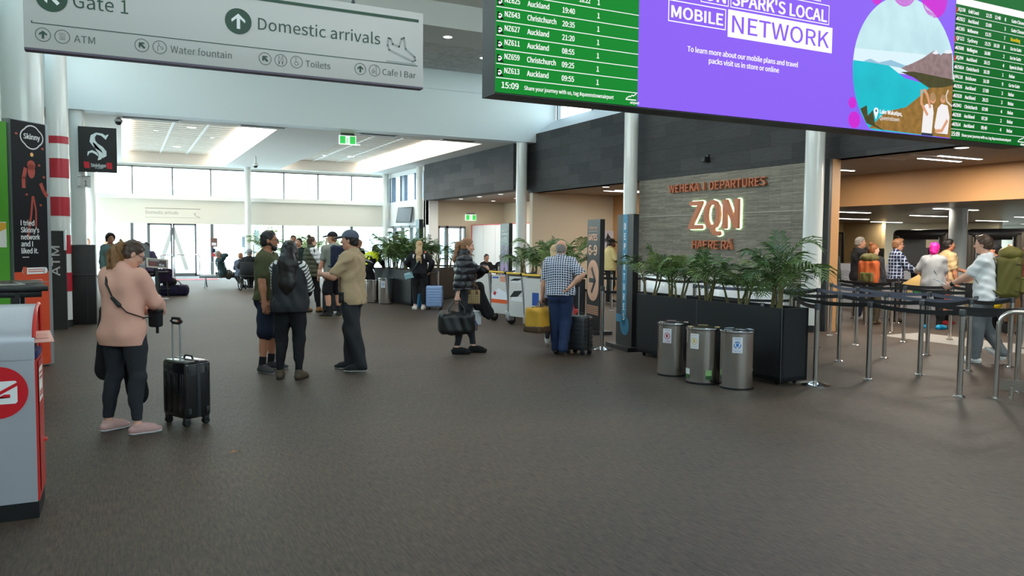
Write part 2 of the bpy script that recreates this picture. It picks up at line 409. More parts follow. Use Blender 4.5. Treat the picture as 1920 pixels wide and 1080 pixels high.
# arrivals ceiling with two recesses
RX = ((0.05, 4.05), (6.4, 10.5)); RY = (23.35, 36.35); ZC = 4.77
b = MB(); b.box(-1.75, 22.7, ZC, 12.0, RY[0], ZC+.6); b.box(-1.75, RY[1], ZC, 12.0, 37.2, ZC+.6)
for x0, x1 in ((-1.75, RX[0][0]), (RX[0][1], RX[1][0]), (RX[1][1], 12.0)): b.box(x0, RY[0], ZC, x1, RY[1], ZC+.6)
b.box(-1.75, 22.7, ZC+.6, 12.0, 37.2, ZC+.8)
struct('ceiling_arrivals', b, CEIL, 'white arrivals ceiling with two deep recesses')
slat = brick_mat('slatted_ceiling', (214, 205, 192), (206, 196, 182), (120, 110, 98), (0, 1), 30.0, 0.5, 0.05, bump=0.0)
for i, (x0, x1) in enumerate(RX):
    t = sroot('trim_%d' % (i+1), (x0, RY[0], ZC), ('left' if i == 0 else 'right')+' lit ceiling recess above the arrivals hall')
    MB().box(x0, RY[0], ZC+.46, x1, RY[1], ZC+.5).build('slat_panel', slat, t)
    g = MB()
    for k in (1, 2): xx = x0+.45+(x1-x0-.95)*k/3; g.box(xx-.035, RY[0], ZC+.44, xx+.035, RY[1], ZC+.46)
    g.build('strip', WHITE, t)
    MB().box(x0+.01, RY[0]+.1, ZC+.36, x0+.25, RY[1]-.1, ZC+.40).build('cove_light', GLOW, t)
    MB().box(x1-.55, RY[0]+.1, ZC+.36, x1-.02, RY[1]-.1, ZC+.40).build('cove_light', GLOW, t)

# arrivals glass front
YB = 37.0
b = MB().box(-2.0, YB-.1, 2.27, 11.5, YB+.15, 3.44).box(-2.0, YB-.1, 4.70, 11.5, YB+.15, 4.8).box(-2.0, YB-.1, 0, -0.94, YB+.15, 2.3)
struct('wall_back', b, WARM, 'cream header wall above the arrivals doors')
struct('trim_3', MB().box(-1.7, YB-.28, 3.30, 11.5, YB-.1, 3.48), mat('ledge_paint', (238, 238, 234), 0.4), 'white ledge under the high arrivals windows')
ups = [-1.75, -.95, .44, 2.0, 3.55, 5.1, 6.69, 8.24, 9.83, 11.48]
for i in range(len(ups)-1):
    x0, x1 = ups[i], ups[i+1]
    o = sroot('window_%d' % (i+1), ((x0+x1)/2, YB, 3.44), 'high window pane number %d from the left above the arrivals header' % (i+1))
    MB().box(x0, YB+.02, 3.44, x1, YB+.035, 4.7).build('pane', GLASS, o)
    MB().box(x1-.03, YB-.04, 3.44, x1+.03, YB+.08, 4.7).box(x0, YB-.04, 4.64, x1, YB+.08, 4.7).build('window_frame', FRAME, o)
lows = [(-.94, .42), (.42, 1.02), (2.93, 3.6), (3.6, 5.1), (5.1, 6.64), (6.64, 8.25), (8.25, 9.85), (9.85, 11.48)]
for i, (x0, x1) in enumerate(lows):
    o = sroot('window_%d' % (i+11), ((x0+x1)/2, YB, 0), 'floor height window pane number %d from the left in the arrivals front' % (i+1))
    MB().box(x0, YB+.02, .05, x1, YB+.035, 2.27).build('pane', GLASS, o)
    w_ = .09 if i in (0, 2, 6) else .045
    MB().box(x1-w_, YB-.05, 0, x1+w_*.4, YB+.08, 2.27).box(x0, YB-.05, 0, x1, YB+.08, .06).build('window_frame', FRAME, o)
MB().box(3.68, YB-.25, 0, 5.0, YB-.05, .16).build('trim_4', BLACK)
tag(bpy.data.objects['trim_4'], 'black sill box under the window beside the arrivals door', 'trim', None, 'structure')
o = sroot('door_1', (1.97, YB, 0), 'sliding glass arrivals door with two leaves')
for x0, x1 in ((1.02, 1.96), (1.98, 2.93)):
    MB().box(x0+.06, YB-.03, .12, x1-.06, YB-.015, 2.2).build('pane', GLASS, o)
    b = MB(); f = Face((x0, YB-.05, 0), (1, 0, 0), (0, 0, 1))
    b.box(x0, YB-.06, 0, x0+.07, YB, 2.26).box(x1-.07, YB-.06, 0, x1, YB, 2.26).box(x0, YB-.06, 0, x1, YB, .13).box(x0, YB-.06, 2.2, x1, YB, 2.27)
    b.build('door_frame', FRAME, o)
b = MB(); f = Face((1.0, YB-.04, 0), (1, 0, 0), (0, 0, 1))
f.stroke(b, [(.55, .75), (.98, 2.05)], .16); f.stroke(b, [(1.0, 2.05), (1.52, .3)], .16); f.ring(b, .34, 1.9, .1, .02)
b.build('door_decal', mat('frosted_film', (205, 210, 210), 0.8), o)
b = MB(); f = Face((.91, YB-.1, 2.4), (1, 0, 0), (0, 0, 1))
f.rect(b, 0, .5, 2.2, .525); f.rect(b, 0, .12, 2.2, .13); f.text(b, 'Domestic arrivals', .02, .27, .19, width=1.28)
f.stroke(b, [(2.0, .34), (1.96, .27), (2.02, .2), (2.16, .16)], .02); f.stroke(b, [(1.93, .33), (1.96, .27)], .02)
tag(b.build('lettering', mat('grey_lettering', (132, 134, 126), 0.6)), 'grey words Domestic arrivals on the cream header over the door', 'lettering')
# right hand end wall of the arrivals hall
b = MB().box(11.5, 31.0, 2.3, 11.7, 37.0, 3.42).box(11.5, 31.0, 4.58, 11.7, 37.0, 4.8).box(11.5, 30.95, 0, 11.9, 31.35, 3.42)
struct('wall_right', b, WHITE)
ys = [31.6, 32.8, 34.2, 34.75, 35.9, 36.4, 37.0]
for i in range(6):
    o = sroot('window_%d' % (i+21), (11.5, ys[i], 3.42), 'upper side window pane number %d from the near end beside the white column' % (i+1))
    dark = i in (2, 4)
    MB().box(11.58, ys[i], 3.42, 11.6, ys[i+1], 4.58).build('pane', GLASS, o)
    b = MB().box(11.5, ys[i]-.05, 3.42, 11.66, ys[i]+.05, 4.58)
    if dark: b.box(11.53, ys[i], 3.42, 11.56, ys[i+1], 4.58)
    b.build('window_frame', mat('blue_grey_frame', (84, 104, 126), 0.4), o)
o = sroot('door_2', (11.5, 33, 0), 'glazed side door in grey frame below the small screen')
MB().box(11.55, 31.4, .05, 11.57, 37, 2.25).build('pane', GLASS, o)
b = MB()
for y in (31.4, 32.1, 33.4, 34.6, 35.8, 36.9): b.box(11.5, y-.07, 0, 11.66, y+.07, 2.3)
b.box(11.5, 31.4, 2.2, 11.66, 37, 2.3).build('door_frame', mat('mid_grey_frame', (128, 132, 136), 0.4), o)
o = sroot('window_31', (-1.85, 30, .3), 'tall side glazing in the left wall')
MB().box(-1.86, 24, .3, -1.84, 37, 3.4).build('pane', GLASS, o)
b = MB()
for y in np.arange(24, 37.1, 1.3): b.box(-1.9, y-.04, .3, -1.78, y+.04, 3.4)
b.build('window_frame', FRAME, o)

for i in range(8):
    y = 2+i*2.45
    o = sroot('window_%d' % (71+i), (-1.85, y, 5.2), 'high side pane number %d in the left wall from the near end' % (i+1))
    MB().box(-1.86, y, 5.2, -1.84, y+2.45, 7.0).build('pane', GLASS, o)
    MB().box(-1.9, y-.04, 5.2, -1.78, y+.04, 7.0).build('window_frame', FRAME, o)

# ------------------------------------------------------------------ slate side wall, clerestory, lounge recesses
struct('wall_slate_near', MB().box(11.85, -7, 3.2, 12.1, 22.7, 5.05), SLATE, 'dark slate clad upper wall over the departures side')
struct('wall_slate_far', MB().box(11.3, 22.7, 3.3, 11.85, 31.0, 4.77), SLATE, 'far dark slate clad wall beside the arrivals hall')
struct('wall_departures', MB().box(11.86, 10.65, 0, 12.1, 16.6, 3.24), SLATE2, 'grey stacked slate wall with the copper letters')
struct('trim_5', MB().box(11.845, 10.65, 2.27, 11.865, 16.6, 2.283), mat('pale_joint', (168, 168, 160), 0.6), 'pale horizontal joint line in the stacked slate')
b = MB().add([(11.85, -7, 5.05), (11.85, 22.2, 5.05), (12.6, 22.2, 5.55), (12.6, -7, 5.55), (12.6, -7, 5.05), (12.6, 22.2, 5.05)], [(0, 3, 2, 1), (0, 1, 5, 4), (1, 2, 5), (0, 4, 3), (2, 3, 4, 5)])
struct('trim_6', b, mat('sill_paint', (206, 214, 222), 0.5), 'sloping white sill under the clerestory')
cs = list(np.arange(22.2, -7.1, -2.1))
for i in range(len(cs)-1):
    o = sroot('window_%d' % (41+i), (12.6, cs[i], 5.5), 'clerestory pane number %d from the beam above the slate' % (i+1))
    MB().box(12.62, cs[i+1], 5.5, 12.635, cs[i], 7.0).build('pane', GLASS, o)
    MB().box(12.58, cs[i]-.09, 5.5, 12.7, cs[i]-.0, 7.0).build('window_frame', FRAME, o)
struct('trim_7', MB().box(11.70, 10.42, 0, 11.765, 10.6, 3.2), DARKF, 'dark edge strip beside the wooden post')
struct('post', MB().box(11.77, 10.42, 0, 11.98, 10.66, 3.2), WOOD, 'pale wooden post at the end of the slate wall')
struct('ceiling_lounge', MB().box(11.86, -7, 3.2, 15.2, 22.4, 3.3).box(11.86, 22.4, 3.3, 16.0, 31.6, 3.4), mat('lounge_ceiling', (150, 138, 126), 0.7, noise=0.02, nscale=1), 'low ceiling over the queue')
struct('wall_beige', MB().box(11.86, 22.4, 0, 15.1, 22.6, 3.3), BEIGE, 'plain beige wall behind the potted palms')
struct('wall_timber', MB().box(14.95, 16.9, 0, 15.1, 22.4, 3.2).box(14.95, -7, 2.5, 15.1, 16.9, 3.2), WOOD, 'warm timber bulkhead above the screening hall')
b = MB().box(11.5, 31.4, 2.27, 15.4, 31.6, 3.4).box(11.5, 31.4, 0, 12.1, 31.6, 2.27).box(13.36, 31.4, 0, 15.4, 31.6, 2.27)
struct('wall_lounge_back', b, BEIGE, 'beige end wall of the far lounge')
struct('wall_lounge_side', MB().box(15.2, 22.6, 0, 15.4, 31.4, 3.4), BEIGE)
o = sroot('door_3', (12.7, 31.5, 0), 'glazed lounge door in a grey frame')
MB().box(12.1, 31.5, 0, 13.36, 31.52, 2.2).build('pane', GLASS, o)
MB().box(12.1, 31.4, 0, 12.16, 31.56, 2.27).box(12.42, 31.4, 0, 12.56, 31.56, 2.27).box(13.1, 31.4, 0, 13.16, 31.56, 2.27).box(13.3, 31.4, 0, 13.36, 31.56, 2.27).box(12.1, 31.4, 2.17, 13.36, 31.56, 2.27).build('door_frame', FRAME, o)
o = root('hoarding', (13.5, 26.8, 0), 'white temporary hoarding with a red top edge beside the lounge door', 'hoarding')
b = MB()
for k in range(7): b.box(13.48, 22.75+k*1.18, 0, 13.53, 22.75+k*1.18+1.165, 2.3)
b.build('panel', mat('white_hoarding', (222, 222, 224), 0.5), o)
MB().box(13.46, 22.7, 2.3, 13.55, 31.05, 2.33).box(13.46, 30.98, 0, 13.55, 31.05, 2.3).build('edge_tape', mat('red_tape', (214, 84, 92), 0.5), o)
# screening hall
struct('ceiling_screening', MB().box(15.1, -6, 2.5, 36, 27, 2.6), mat('dark_screening_ceiling', (120, 112, 100), 0.35, noise=0.06, nscale=2), 'low dark ceiling of the screening hall')
struct('wall_screening_left', MB().box(15.1, 22.4, 0, 27, 22.6, 2.5).box(26, 20.6, 0, 26.2, 22.4, 2.5), mat('sand_wall', (196, 170, 124), 0.6, noise=0.03), 'sand coloured wall at the back of the screening hall')
struct('wall_screening_back', MB().box(33.8, -6, 0, 34, 27, 2.5), mat('pale_teal_wall', (214, 226, 220), 0.5), 'pale far wall of the screening hall')
struct('wall_screening_mid', MB().box(28.2, 17.5, 0, 28.4, 24.8, 2.5), mat('cream_wall', (216, 208, 178), 0.6))

# columns
def column(x, y, z1, label, r=.172, foot=True):
    o = sroot('column', (x, y, 0), label); o['category'] = 'column'
    MB().lathe((x, y, 0), [(r, .0), (r, z1)], 40).build('shaft', COLM, o)
    if foot: MB().lathe((x, y, 0), [(r+.006, 0), (r+.006, .13)], 40).build('foot_band', BLACK, o)
    return o
column(11.45, 10.55, 7.0, 'white round column beside the wooden post')
column(11.45, 16.4, 7.0, 'white round column behind the tall departures sign')
column(11.45, 22.4, 4.77, 'white round column under the right end of the beam')
column(11.45, 31.9, 4.77, 'white round column at the far end of the slate')
column(-1.12, 12.05, 7.0, 'thick white column behind the dark advertising pylon', .238)
column(-.95, 22.45, 4.77, 'white round column under the left end of the beam')
column(-1.07, 36.2, 4.77, 'slim white column left of the arrivals door', .15)
column(5.0, 36.2, 4.77, 'slim white column in the middle of the glass front', .14)
column(11.3, 36.3, 4.77, 'slim white column in the far right corner', .15)
column(17.56, 11.85, 2.5, 'grey column inside the screening hall', .195)
c = column(-1.0, 16.4, 7.0, 'round column wrapped in red and white bands')
red = mat('red_band', (172, 24, 44), 0.35); b = MB()
for z0, z1 in ((3.30, 3.43), (2.69, 3.035), (2.01, 2.35), (1.33, 1.67), (.65, .99)): b.lathe((-1.0, 16.4, 0), [(.1775, z0), (.1775, z1)], 40, caps=False)
b.build('red_bands', red, c)

# things seen beyond the glass, far outside
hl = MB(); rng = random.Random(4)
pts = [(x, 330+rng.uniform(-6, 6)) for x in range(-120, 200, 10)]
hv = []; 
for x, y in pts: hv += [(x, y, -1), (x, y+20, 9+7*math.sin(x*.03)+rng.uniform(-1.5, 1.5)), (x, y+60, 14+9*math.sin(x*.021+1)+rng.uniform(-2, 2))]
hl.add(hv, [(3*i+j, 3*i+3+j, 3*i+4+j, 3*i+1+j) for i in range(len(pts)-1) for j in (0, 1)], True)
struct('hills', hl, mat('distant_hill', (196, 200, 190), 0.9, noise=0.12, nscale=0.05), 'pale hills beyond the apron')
def bush(x, y, h, r, label, seed):
    q = random.Random(seed); b = MB()
    for k in range(110):
        a = q.uniform(0, 6.28); rr = r*math.sqrt(q.random()); z = .3*h+q.random()*h*.7
        b.ball((x+rr*math.cos(a), y+rr*math.sin(a), z), r*q.uniform(.06, .13), 3)
    o = root('tree', (x, y, -.05), label, 'tree')
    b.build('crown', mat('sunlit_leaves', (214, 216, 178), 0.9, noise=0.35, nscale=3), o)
    MB().tube([(x, y, -.05), (x, y, h*.5)], .12).build('trunk', mat('bark', (90, 76, 60), 0.9), o)
bush(7.0, 48, 3.0, 1.6, 'sunlit tree outside behind the middle window', 1)
bush(10.2, 52, 3.2, 1.9, 'sunlit tree outside near the right window', 2)
bush(14.0, 60, 3.6, 2.4, 'sunlit tree outside at the far right of the glass front', 3)
o = root('utility_cabinet', (5.9, 42.5, -.05), 'small dark cabinet on a post outside the glass front', 'cabinet')
MB().box(5.55, 42.4, 1.2, 5.85, 42.6, 1.75).build('box', mat('cabinet_grey', (86, 92, 96), 0.6), o)
MB().box(5.66, 42.45, -.05, 5.74, 42.55, 1.2).build('post', FRAME, o)
o = root('outdoor_post', (6.35, 42.0, -.05), 'tall grey post outside beside the slim middle column', 'post')
MB().box(6.1, 41.9, -.05, 6.3, 42.1, 2.6).build('shaft', mat('post_grey', (150, 158, 158), 0.6), o)
MB().box(6.05, 41.85, 2.6, 6.35, 42.15, 2.66).build('cap', FRAME, o)
# ------------------------------------------------------------------ ceiling fixtures
def downlight(x, y, z, r, label, group, power=0.0, col=(1.0, .9, .76), em=None):
    o = root('ceiling_downlight', (x, y, z), label, 'ceiling light', group)
    MB().lathe((x, y, z), [(r*1.18, 0.0), (r*1.18, -.012), (r, -.014), (r, 0.0)], 24, caps=False).build('rim', WHITE, o)
    MB().lathe((x, y, z), [(r, -.004), (r*.98, -.006)], 24).build('lens', em or GLOWW, o)
    if power:
        l = bpy.data.lights.new('downlight_beam', 'AREA'); l.shape = 'DISK'; l.size = r*2; l.energy = power; l.color = col
        q = bpy.data.objects.new('downlight_beam', l); q.location = (0, 0, -.02); COL.objects.link(q); q.parent = o
    return o
def linear_light(x, y, z, l_, label, group, power=0.0, w_=.07, along='x', col=(1.0, .9, .76)):
    o = root('linear_ceiling_light', (x, y, z), label, 'ceiling light', group)
    dx, dy = (l_/2, w_/2) if along == 'x' else (w_/2, l_/2)
    MB().box(x-dx-.01, y-dy-.01, z-.012, x+dx+.01, y+dy+.01, z).build('housing', WHITE, o)
    MB().box(x-dx, y-dy, z-.018, x+dx, y+dy, z-.012).build('diffuser', GLOWW, o)
    if power:
        l = bpy.data.lights.new('linear_beam', 'AREA'); l.shape = 'RECTANGLE'; l.size = 2*dx; l.size_y = 2*dy; l.energy = power; l.color = col
        q = bpy.data.objects.new('linear_beam', l); q.location = (0, 0, -.03); COL.objects.link(q); q.parent = o
    return o
g = 'lights over the queue'
downlight(12.1, 8.16, 3.2, .1, 'round white downlight over the queue, right of the two linear lights', g, 20)
downlight(12.3, 18.81, 3.2, .1, 'round downlight left of the white column over the gate signs', g, 36)
downlight(12.4, 2.5, 3.2, .1, 'round downlight above the near end of the queue', g, 20)
linear_light(13.47, 9.5, 3.2, 1.15, 'long white linear light over the queue, nearer the slate wall end', g, 55)
linear_light(13.4, 9.06, 3.2, 1.15, 'long white linear light over the queue, beside the round downlight', g, 55)
linear_light(13.4, 11.8, 3.2, 1.1, 'white linear light behind the wooden post, upper of the pair', g, 20)
linear_light(13.5, 12.25, 3.2, .9, 'white linear light behind the wooden post, lower of the pair', g, 20)
linear_light(13.8, 20.2, 3.2, 1.3, 'linear light beside the round downlight near the gate signs', g, 22)
linear_light(13.9, 19.75, 3.2, 1.3, 'second linear light beside the white column near the gate signs', g, 22)
g = 'downlights of the far lounge'
for i, (x, y) in enumerate(((12.04, 28.81), (12.03, 26.98), (12.03, 25.14), (13.73, 29.4), (13.66, 27.16))):
    downlight(x, y, 3.3, .085, 'small round downlight %s in the far lounge ceiling' % ('first in the front row', 'second in the front row', 'third in the front row', 'left in the back row', 'right in the back row')[i], g, 26, (1, .93, .82))
downlight(9.6, 4.6, 7.0, .16, 'added unseen lamp in the high hall ceiling over the front of the queue', 'added lamps of the high ceiling', 150, (1, .94, .85))  # added lamp out of view, brightens the front of the queue
downlight(5.6, 3.6, 7.0, .16, 'added unseen lamp in the high hall ceiling over the bins', 'added lamps of the high ceiling', 60, (1, .94, .85))  # second added lamp out of view, fills the hall near the bins
g = 'lights of the screening hall'
for i, (x, y, l_) in enumerate(((17.5, 14.85, 1.4), (22.0, 18.6, 1.5), (26.0, 20.4, 1.6), (17.9, 12.15, 1.5), (21.3, 15.3, 1.5), (20.4, 11.3, 1.6), (24.5, 14.2, 1.6), (27.0, 17.0, 1.6), (18.5, 8.2, 1.6), (24.0, 9.8, 1.6))):
    linear_light(x, y, 2.5, l_, 'linear light in the dark screening hall ceiling, %s' % ('nearest the wooden post', 'second from the wooden post', 'third from the wooden post', 'just left of the grey column', 'left of the grey column further back', 'right of the grey column', 'behind the grey column', 'far back by the cream wall', 'near the right edge', 'far back on the right')[i], g, 26, .14)
for i, (x, y) in enumerate(((30.4, 24.0), (32.6, 24.0), (33.0, 21.9), (31.5, 18.5))):
    downlight(x, y, 2.5, .16, 'small bright light far back in the screening hall, %s' % ('leftmost', 'second from the left', 'third from the left', 'rightmost')[i], g, 60, (.9, 1, .95))
g = 'spotlights of the hall ceiling'
for i, (x, y, z) in enumerate(((7.0, 17.6, 6.45), (9.1, 20.2, 6.72), (1.2, 20.4, 6.72), (1.0, 17.6, 6.45))):
    downlight(x, y, z, .1, 'round spotlight in the %s ceiling %s' % ('bulkhead' if z < 6.6 else 'tiled', 'beside the flight board' if x > 4 else 'above the hanging sign'), g, 0)
g = 'spotlights of the arrivals ceiling'
sp = [(1.3, 25.4), (1.1, 29.0), (2.1, 27.6), (2.0, 33.6), (3.1, 25.8), (2.95, 30.0), (7.6, 26.4), (8.7, 26.0), (8.0, 29.4), (8.9, 33.6), (7.8, 33.8)]
for i, (x, y) in enumerate(sp):
    big = i in (2, 3, 8, 9)
    downlight(x, y, ZC+.46, .14 if big else .07, '%s spotlight in the %s recess, %s from the beam' % ('large' if big else 'small', 'left' if x < 5 else 'right', '%d m' % (y-22)), g, 0)
g = 'air diffusers under the beam'
for i, (x0, x1) in enumerate(((.08, 1.42), (3.0, 4.2), (6.35, 7.45), (8.95, 10.05))):
    o = root('air_diffuser', ((x0+x1)/2, 22.95, ZC), 'dark slot air diffuser under the beam, %s from the left' % ('first', 'second', 'third', 'fourth')[i], 'air vent', g)
    MB().box(x0, 22.85, ZC-.012, x1, 23.06, ZC).build('slot', mat('vent_dark', (70, 68, 66), 0.6), o)
    for xa in (x0-.05, x1): MB().box(xa, 22.82, ZC-.02, xa+.05, 23.1, ZC).build('end_cap', WHITE, o)
o = root('ceiling_vent', (12.6, 9.6, 3.2), 'square flush vent in the low ceiling over the queue', 'air vent')
MB().box(12.3, 9.2, 3.19, 12.9, 9.8, 3.2).build('grille', mat('vent_tan', (166, 152, 138), 0.6), o)
for ya in (9.17, 9.8): MB().box(12.27, ya, 3.185, 12.93, ya+.03, 3.2).build('frame_bar', WHITE, o)
EXG = mat('exit_green', (52, 190, 84), 0.5, emit=0.7); EXW = mat('exit_white', (235, 250, 238), 0.5, emit=0.7)
def exit_sign(c, label):
    x, y, z = c
    o = root('exit_sign', c, label, 'exit sign', 'green exit signs')
    MB().box(x-.25, y-.03, z-.13, x+.25, y+.03, z+.13).build('box', EXW, o)
    f = Face((x-.25, y-.03, z-.13), (1, 0, 0), (0, 0, 1)); b = MB()
    f.rect(b, .02, .02, .185, .24); f.rect(b, .315, .02, .48, .24)
    f.disc(b, .25, .17, .02); f.stroke(b, [(.25, .15), (.245, .09), (.27, .04)], .016); f.stroke(b, [(.245, .09), (.225, .04)], .016); f.stroke(b, [(.22, .12), (.28, .11)], .014)
    b.build('pictogram', EXG, o)
    MB().box(x-.2, y-.02, z+.13, x+.2, y+.02, z+.2).build('bracket', mat('bracket_grey', (120, 130, 130), .5), o)
exit_sign((6.02, 23.1, 4.57), 'green exit sign hanging under the beam')
exit_sign((13.57, 31.36, 2.65), 'green exit sign on the beige lounge wall')
def dome(x, y, z, label, stem=0.0):
    o = root('security_camera', (x, y, z), label, 'camera', 'dome cameras')
    MB().lathe((x, y, z-stem), [(.03, stem), (.04, .05), (.1, 0), (.105, -.06)], 20).build('housing', WHITE, o)
    MB().ball((x, y, z-stem-.07), (.085, .085, .075), 8).build('lens_dome', BLACK, o)
dome(4.6, 31.2, ZC, 'dome camera hanging from the middle of the arrivals ceiling', .3)
dome(-.02, 23.2, ZC, 'small dome camera left of the first air diffuser', .05)
o = root('security_camera', (11.8, 13.95, 3.55), 'small black camera on the slate above the copper letters', 'camera')
MB().obox((11.76, 13.95, 3.5), (.16, .12, .12), r=.02).build('body', BLACK, o)
MB().box(11.8, 13.92, 3.46, 11.87, 13.98, 3.62).build('bracket', CHAR, o)
# ------------------------------------------------------------------ hanging wayfinding sign
def scr(name, rgb, s=1.0):
    M = mat(name, rgb, 0.6, emit=s*.80, spec=0.08); M.node_tree.nodes['Principled BSDF'].inputs['Base Color'].default_value = (0.004, 0.004, 0.004, 1)
    return M
GREENINK = mat('dark_green_ink', (22, 66, 46), 0.5); GREYINK = mat('grey_ink', (78, 88, 82), 0.5); PALEINK = mat('pale_grey_ink', (160, 162, 160), 0.5)
SIGNW = mat('sign_white', (200, 197, 194), 0.5); INK = mat('white_ink', (240, 240, 240), 0.5)
sx0, sy0, sz0 = -.505, 5.6, 2.762
o = root('hanging_sign', (sx0+1.27, sy0, sz0), 'large white hanging direction sign with green arrows, lettering and icons', 'sign')
MB().obox((sx0+1.268, sy0+.04, sz0+.27), (2.536, .08, .54), r=.004).build('panel', SIGNW, o)
MB().box(sx0, sy0, sz0-.012, sx0+2.536, sy0+.08, sz0).build('lower_edge', mat('plum_edge', (88, 74, 96), 0.5), o)
f = Face((sx0, sy0, sz0), (1, 0, 0), (0, 0, 1))
g, k, pl = MB(), MB(), MB()
f.rect(g, .04, .469, 2.5, .490)
f.rect(g, .043, .148, 2.493, .153); f.rect(g, .040, .148, .046, .162)
f.disc(g, .15, .312, .085, .003); f.disc(g, 1.229, .312, .085, .003)
f.text(g, 'Gate 1', .263, .27, .115, width=.305); f.text(g, 'Domestic arrivals', 1.356, .275, .108, width=.85)
aw = MB()
f.arrow(aw, .15, .312, .05, 135, .42, .005); f.arrow(aw, 1.229, .312, .05, 90, .42, .005)
for x, a in ((.1, 90), (.642, 135), (1.4, 135), (2.059, 90)):
    f.ring(k, x, .085, .042, .004, .003); f.arrow(g, x, .085, .024, a, .5, .004)
IC = {x: MB() for x in (.202, .746, 1.504, 1.61, 2.164)}
for x in IC: f.ring(IC[x], x, .085, .042, .004, .003)
for x, t, w_ in ((.264, 'ATM', .115), (.81, 'Water fountain', .375), (1.672, 'Toilets', .172), (2.223, 'Cafe I Bar', .255)): k2 = MB(); f.text(k2, t, x, .06, .06, width=w_); k2.build('small_lettering', GREYINK, o)
# pictograms: people with banknote, drinking person, man and woman, wheelchair, cup and glass
k2 = IC[.202]
for dx in (-.009, .009): f.ring(k2, .202+dx, .1, .008, .002)
f.outline(k2, .188, .066, .216, .086, .002); f.ring(k2, .202, .076, .006, .002)
k2 = IC[.746]; f.ring(k2, .741, .108, .006, .002); f.stroke(k2, [(.733, .06), (.735, .09), (.742, .099), (.752, .085), (.757, .09)], .003); f.stroke(k2, [(.752, .075), (.765, .075), (.763, .09)], .003)
k2 = IC[1.504]
for dx in (-.011, .011): f.ring(k2, 1.504+dx, .11, .006, .002); f.outline(k2, 1.504+dx-.007, .075, 1.504+dx+.007, .1, .002); f.stroke(k2, [(1.504+dx, .075), (1.504+dx, .06)], .006)
k2 = IC[1.61]; f.ring(k2, 1.606, .112, .006, .002); f.stroke(k2, [(1.606, .104), (1.606, .085), (1.618, .085), (1.624, .068)], .003); f.ring(k2, 1.608, .075, .014, .003, a0=2.2, a1=6.0)
k2 = IC[2.164]; f.stroke(k2, [(2.146, .085), (2.148, .067), (2.16, .067), (2.162, .085), (2.146, .085)], .003); f.ring(k2, 2.164, .077, .006, .002)
for dx in (0, .006): f.stroke(k2, [(2.15+dx, .09), (2.153+dx, .1)], .002)
f.stroke(k2, [(2.167, .115), (2.185, .115), (2.177, .098), (2.167, .115)], .002); f.stroke(k2, [(2.177, .098), (2.177, .064)], .003); f.stroke(k2, [(2.17, .063), (2.184, .063)], .003)
ac = [(2.270, .330), (2.262, .275), (2.275, .245), (2.455, .180), (2.475, .190), (2.470, .215), (2.400, .265), (2.387, .345), (2.368, .335), (2.350, .275), (2.300, .290), (2.285, .325)]
f.stroke(pl, ac, .014, closed=True); f.rect(pl, 2.251, .156, 2.476, .167)
g.build('lettering', GREENINK, o); k.build('arrow_rings', GREYINK, o); [q_.build('icon', GREYINK, o) for q_ in IC.values()]; pl.build('aircraft_icon', PALEINK, o); aw.build('arrow', INK, o)
b = MB()
for x in (.45, 2.02): b.tube([(sx0+x, sy0+.04, sz0+.55), (sx0+x, sy0+.04, 7.0)], .006).ball((sx0+x, sy0+.04, sz0+.56), .016, 5)
b.build('hanging_wire', DARKF, o)

# ------------------------------------------------------------------ large display
X0, Y0, Z0 = 2.58, 5.5, 2.765
W_, H_ = 6.69, 2.30
o = root('video_wall', (X0+W_/2, Y0+.12, Z0), 'huge black cased display with green flight boards and a purple advertisement', 'display')
MB().box(X0, Y0+.012, Z0-.012, X0+W_, Y0+.25, Z0+H_+.02).build('casing', mat('casing_black', (20, 20, 22), 0.5), o)
for x in (1.2, 5.5): MB().tube([(X0+x, Y0+.15, Z0+H_), (X0+x, Y0+.15, 7.0)], .04).build('hanging_rod', DARKF, o)
f = Face((X0, Y0, Z0), (1, 0, 0), (0, 0, 1))
SG1, SG2, SP = scr('led_green', (12, 136, 44)), scr('led_dark_green', (4, 104, 32)), scr('led_purple', (142, 98, 246))
SW_, SY_, SR_, SK_, SM_ = scr('led_white', (255, 255, 255), 1.05), scr('led_yellow', (250, 205, 30)), scr('led_red', (214, 30, 40)), scr('led_black', (14, 18, 16)), scr('led_magenta', (206, 40, 214))
b = MB(); f.slab(b, 0, 0, 1.315, H_, -.012, 0); q = b.build('arrivals_board', SG1, o)
lw, lk = MB(), MB()
rows = [('NZ613', 'Auckland', '09:55', '1'), ('NZ659', 'Christchurch', '09:25', '1'), ('NZ611', 'Auckland', '08:55', '1'), ('NZ627', 'Auckland', '21:20', '1'), ('NZ643', 'Christchurch', '20:35', '1'), ('NZ625', 'Auckland', '19:40', '1'), ('NZ647', 'Auckland', '17:55', '1')]
for i, r_ in enumerate(rows):
    z = .108+i*.1065
    f.rect(lw, .002, z-.003, 1.313, z+.003)
    f.text(lw, r_[0], .073, z+.04, .056, bold=.02, width=.128); f.text(lw, r_[1], .268, z+.037, .056, bold=.02, width=.19 if r_[1] == 'Auckland' else .255)
    if i == 6: f.text(lw, '18:22', .735, z+.03, .056, bold=.02, width=.1)
    else: f.text(lw, r_[2], .58, z+.032, .058, bold=.02, width=.112)
    f.text(lw, r_[3], .905, z+.03, .058, bold=.02)
    f.poly(lk, [(.01, z+.012), (.068, z+.012), (.028, z+.07), (.01, z+.07)]); f.ring(lw, .032, z+.042, .017, .009, .004, 14, -2.2, 2.6); f.ring(lw, .027, z+.03, .01, .005, .004, 10)
f.text(lw, '15:09', .05, .034, .062, bold=.025, width=.145); f.text(lw, 'Share your journey with us, tag #queenstownairport', .245, .036, .042, bold=.012, width=.83)
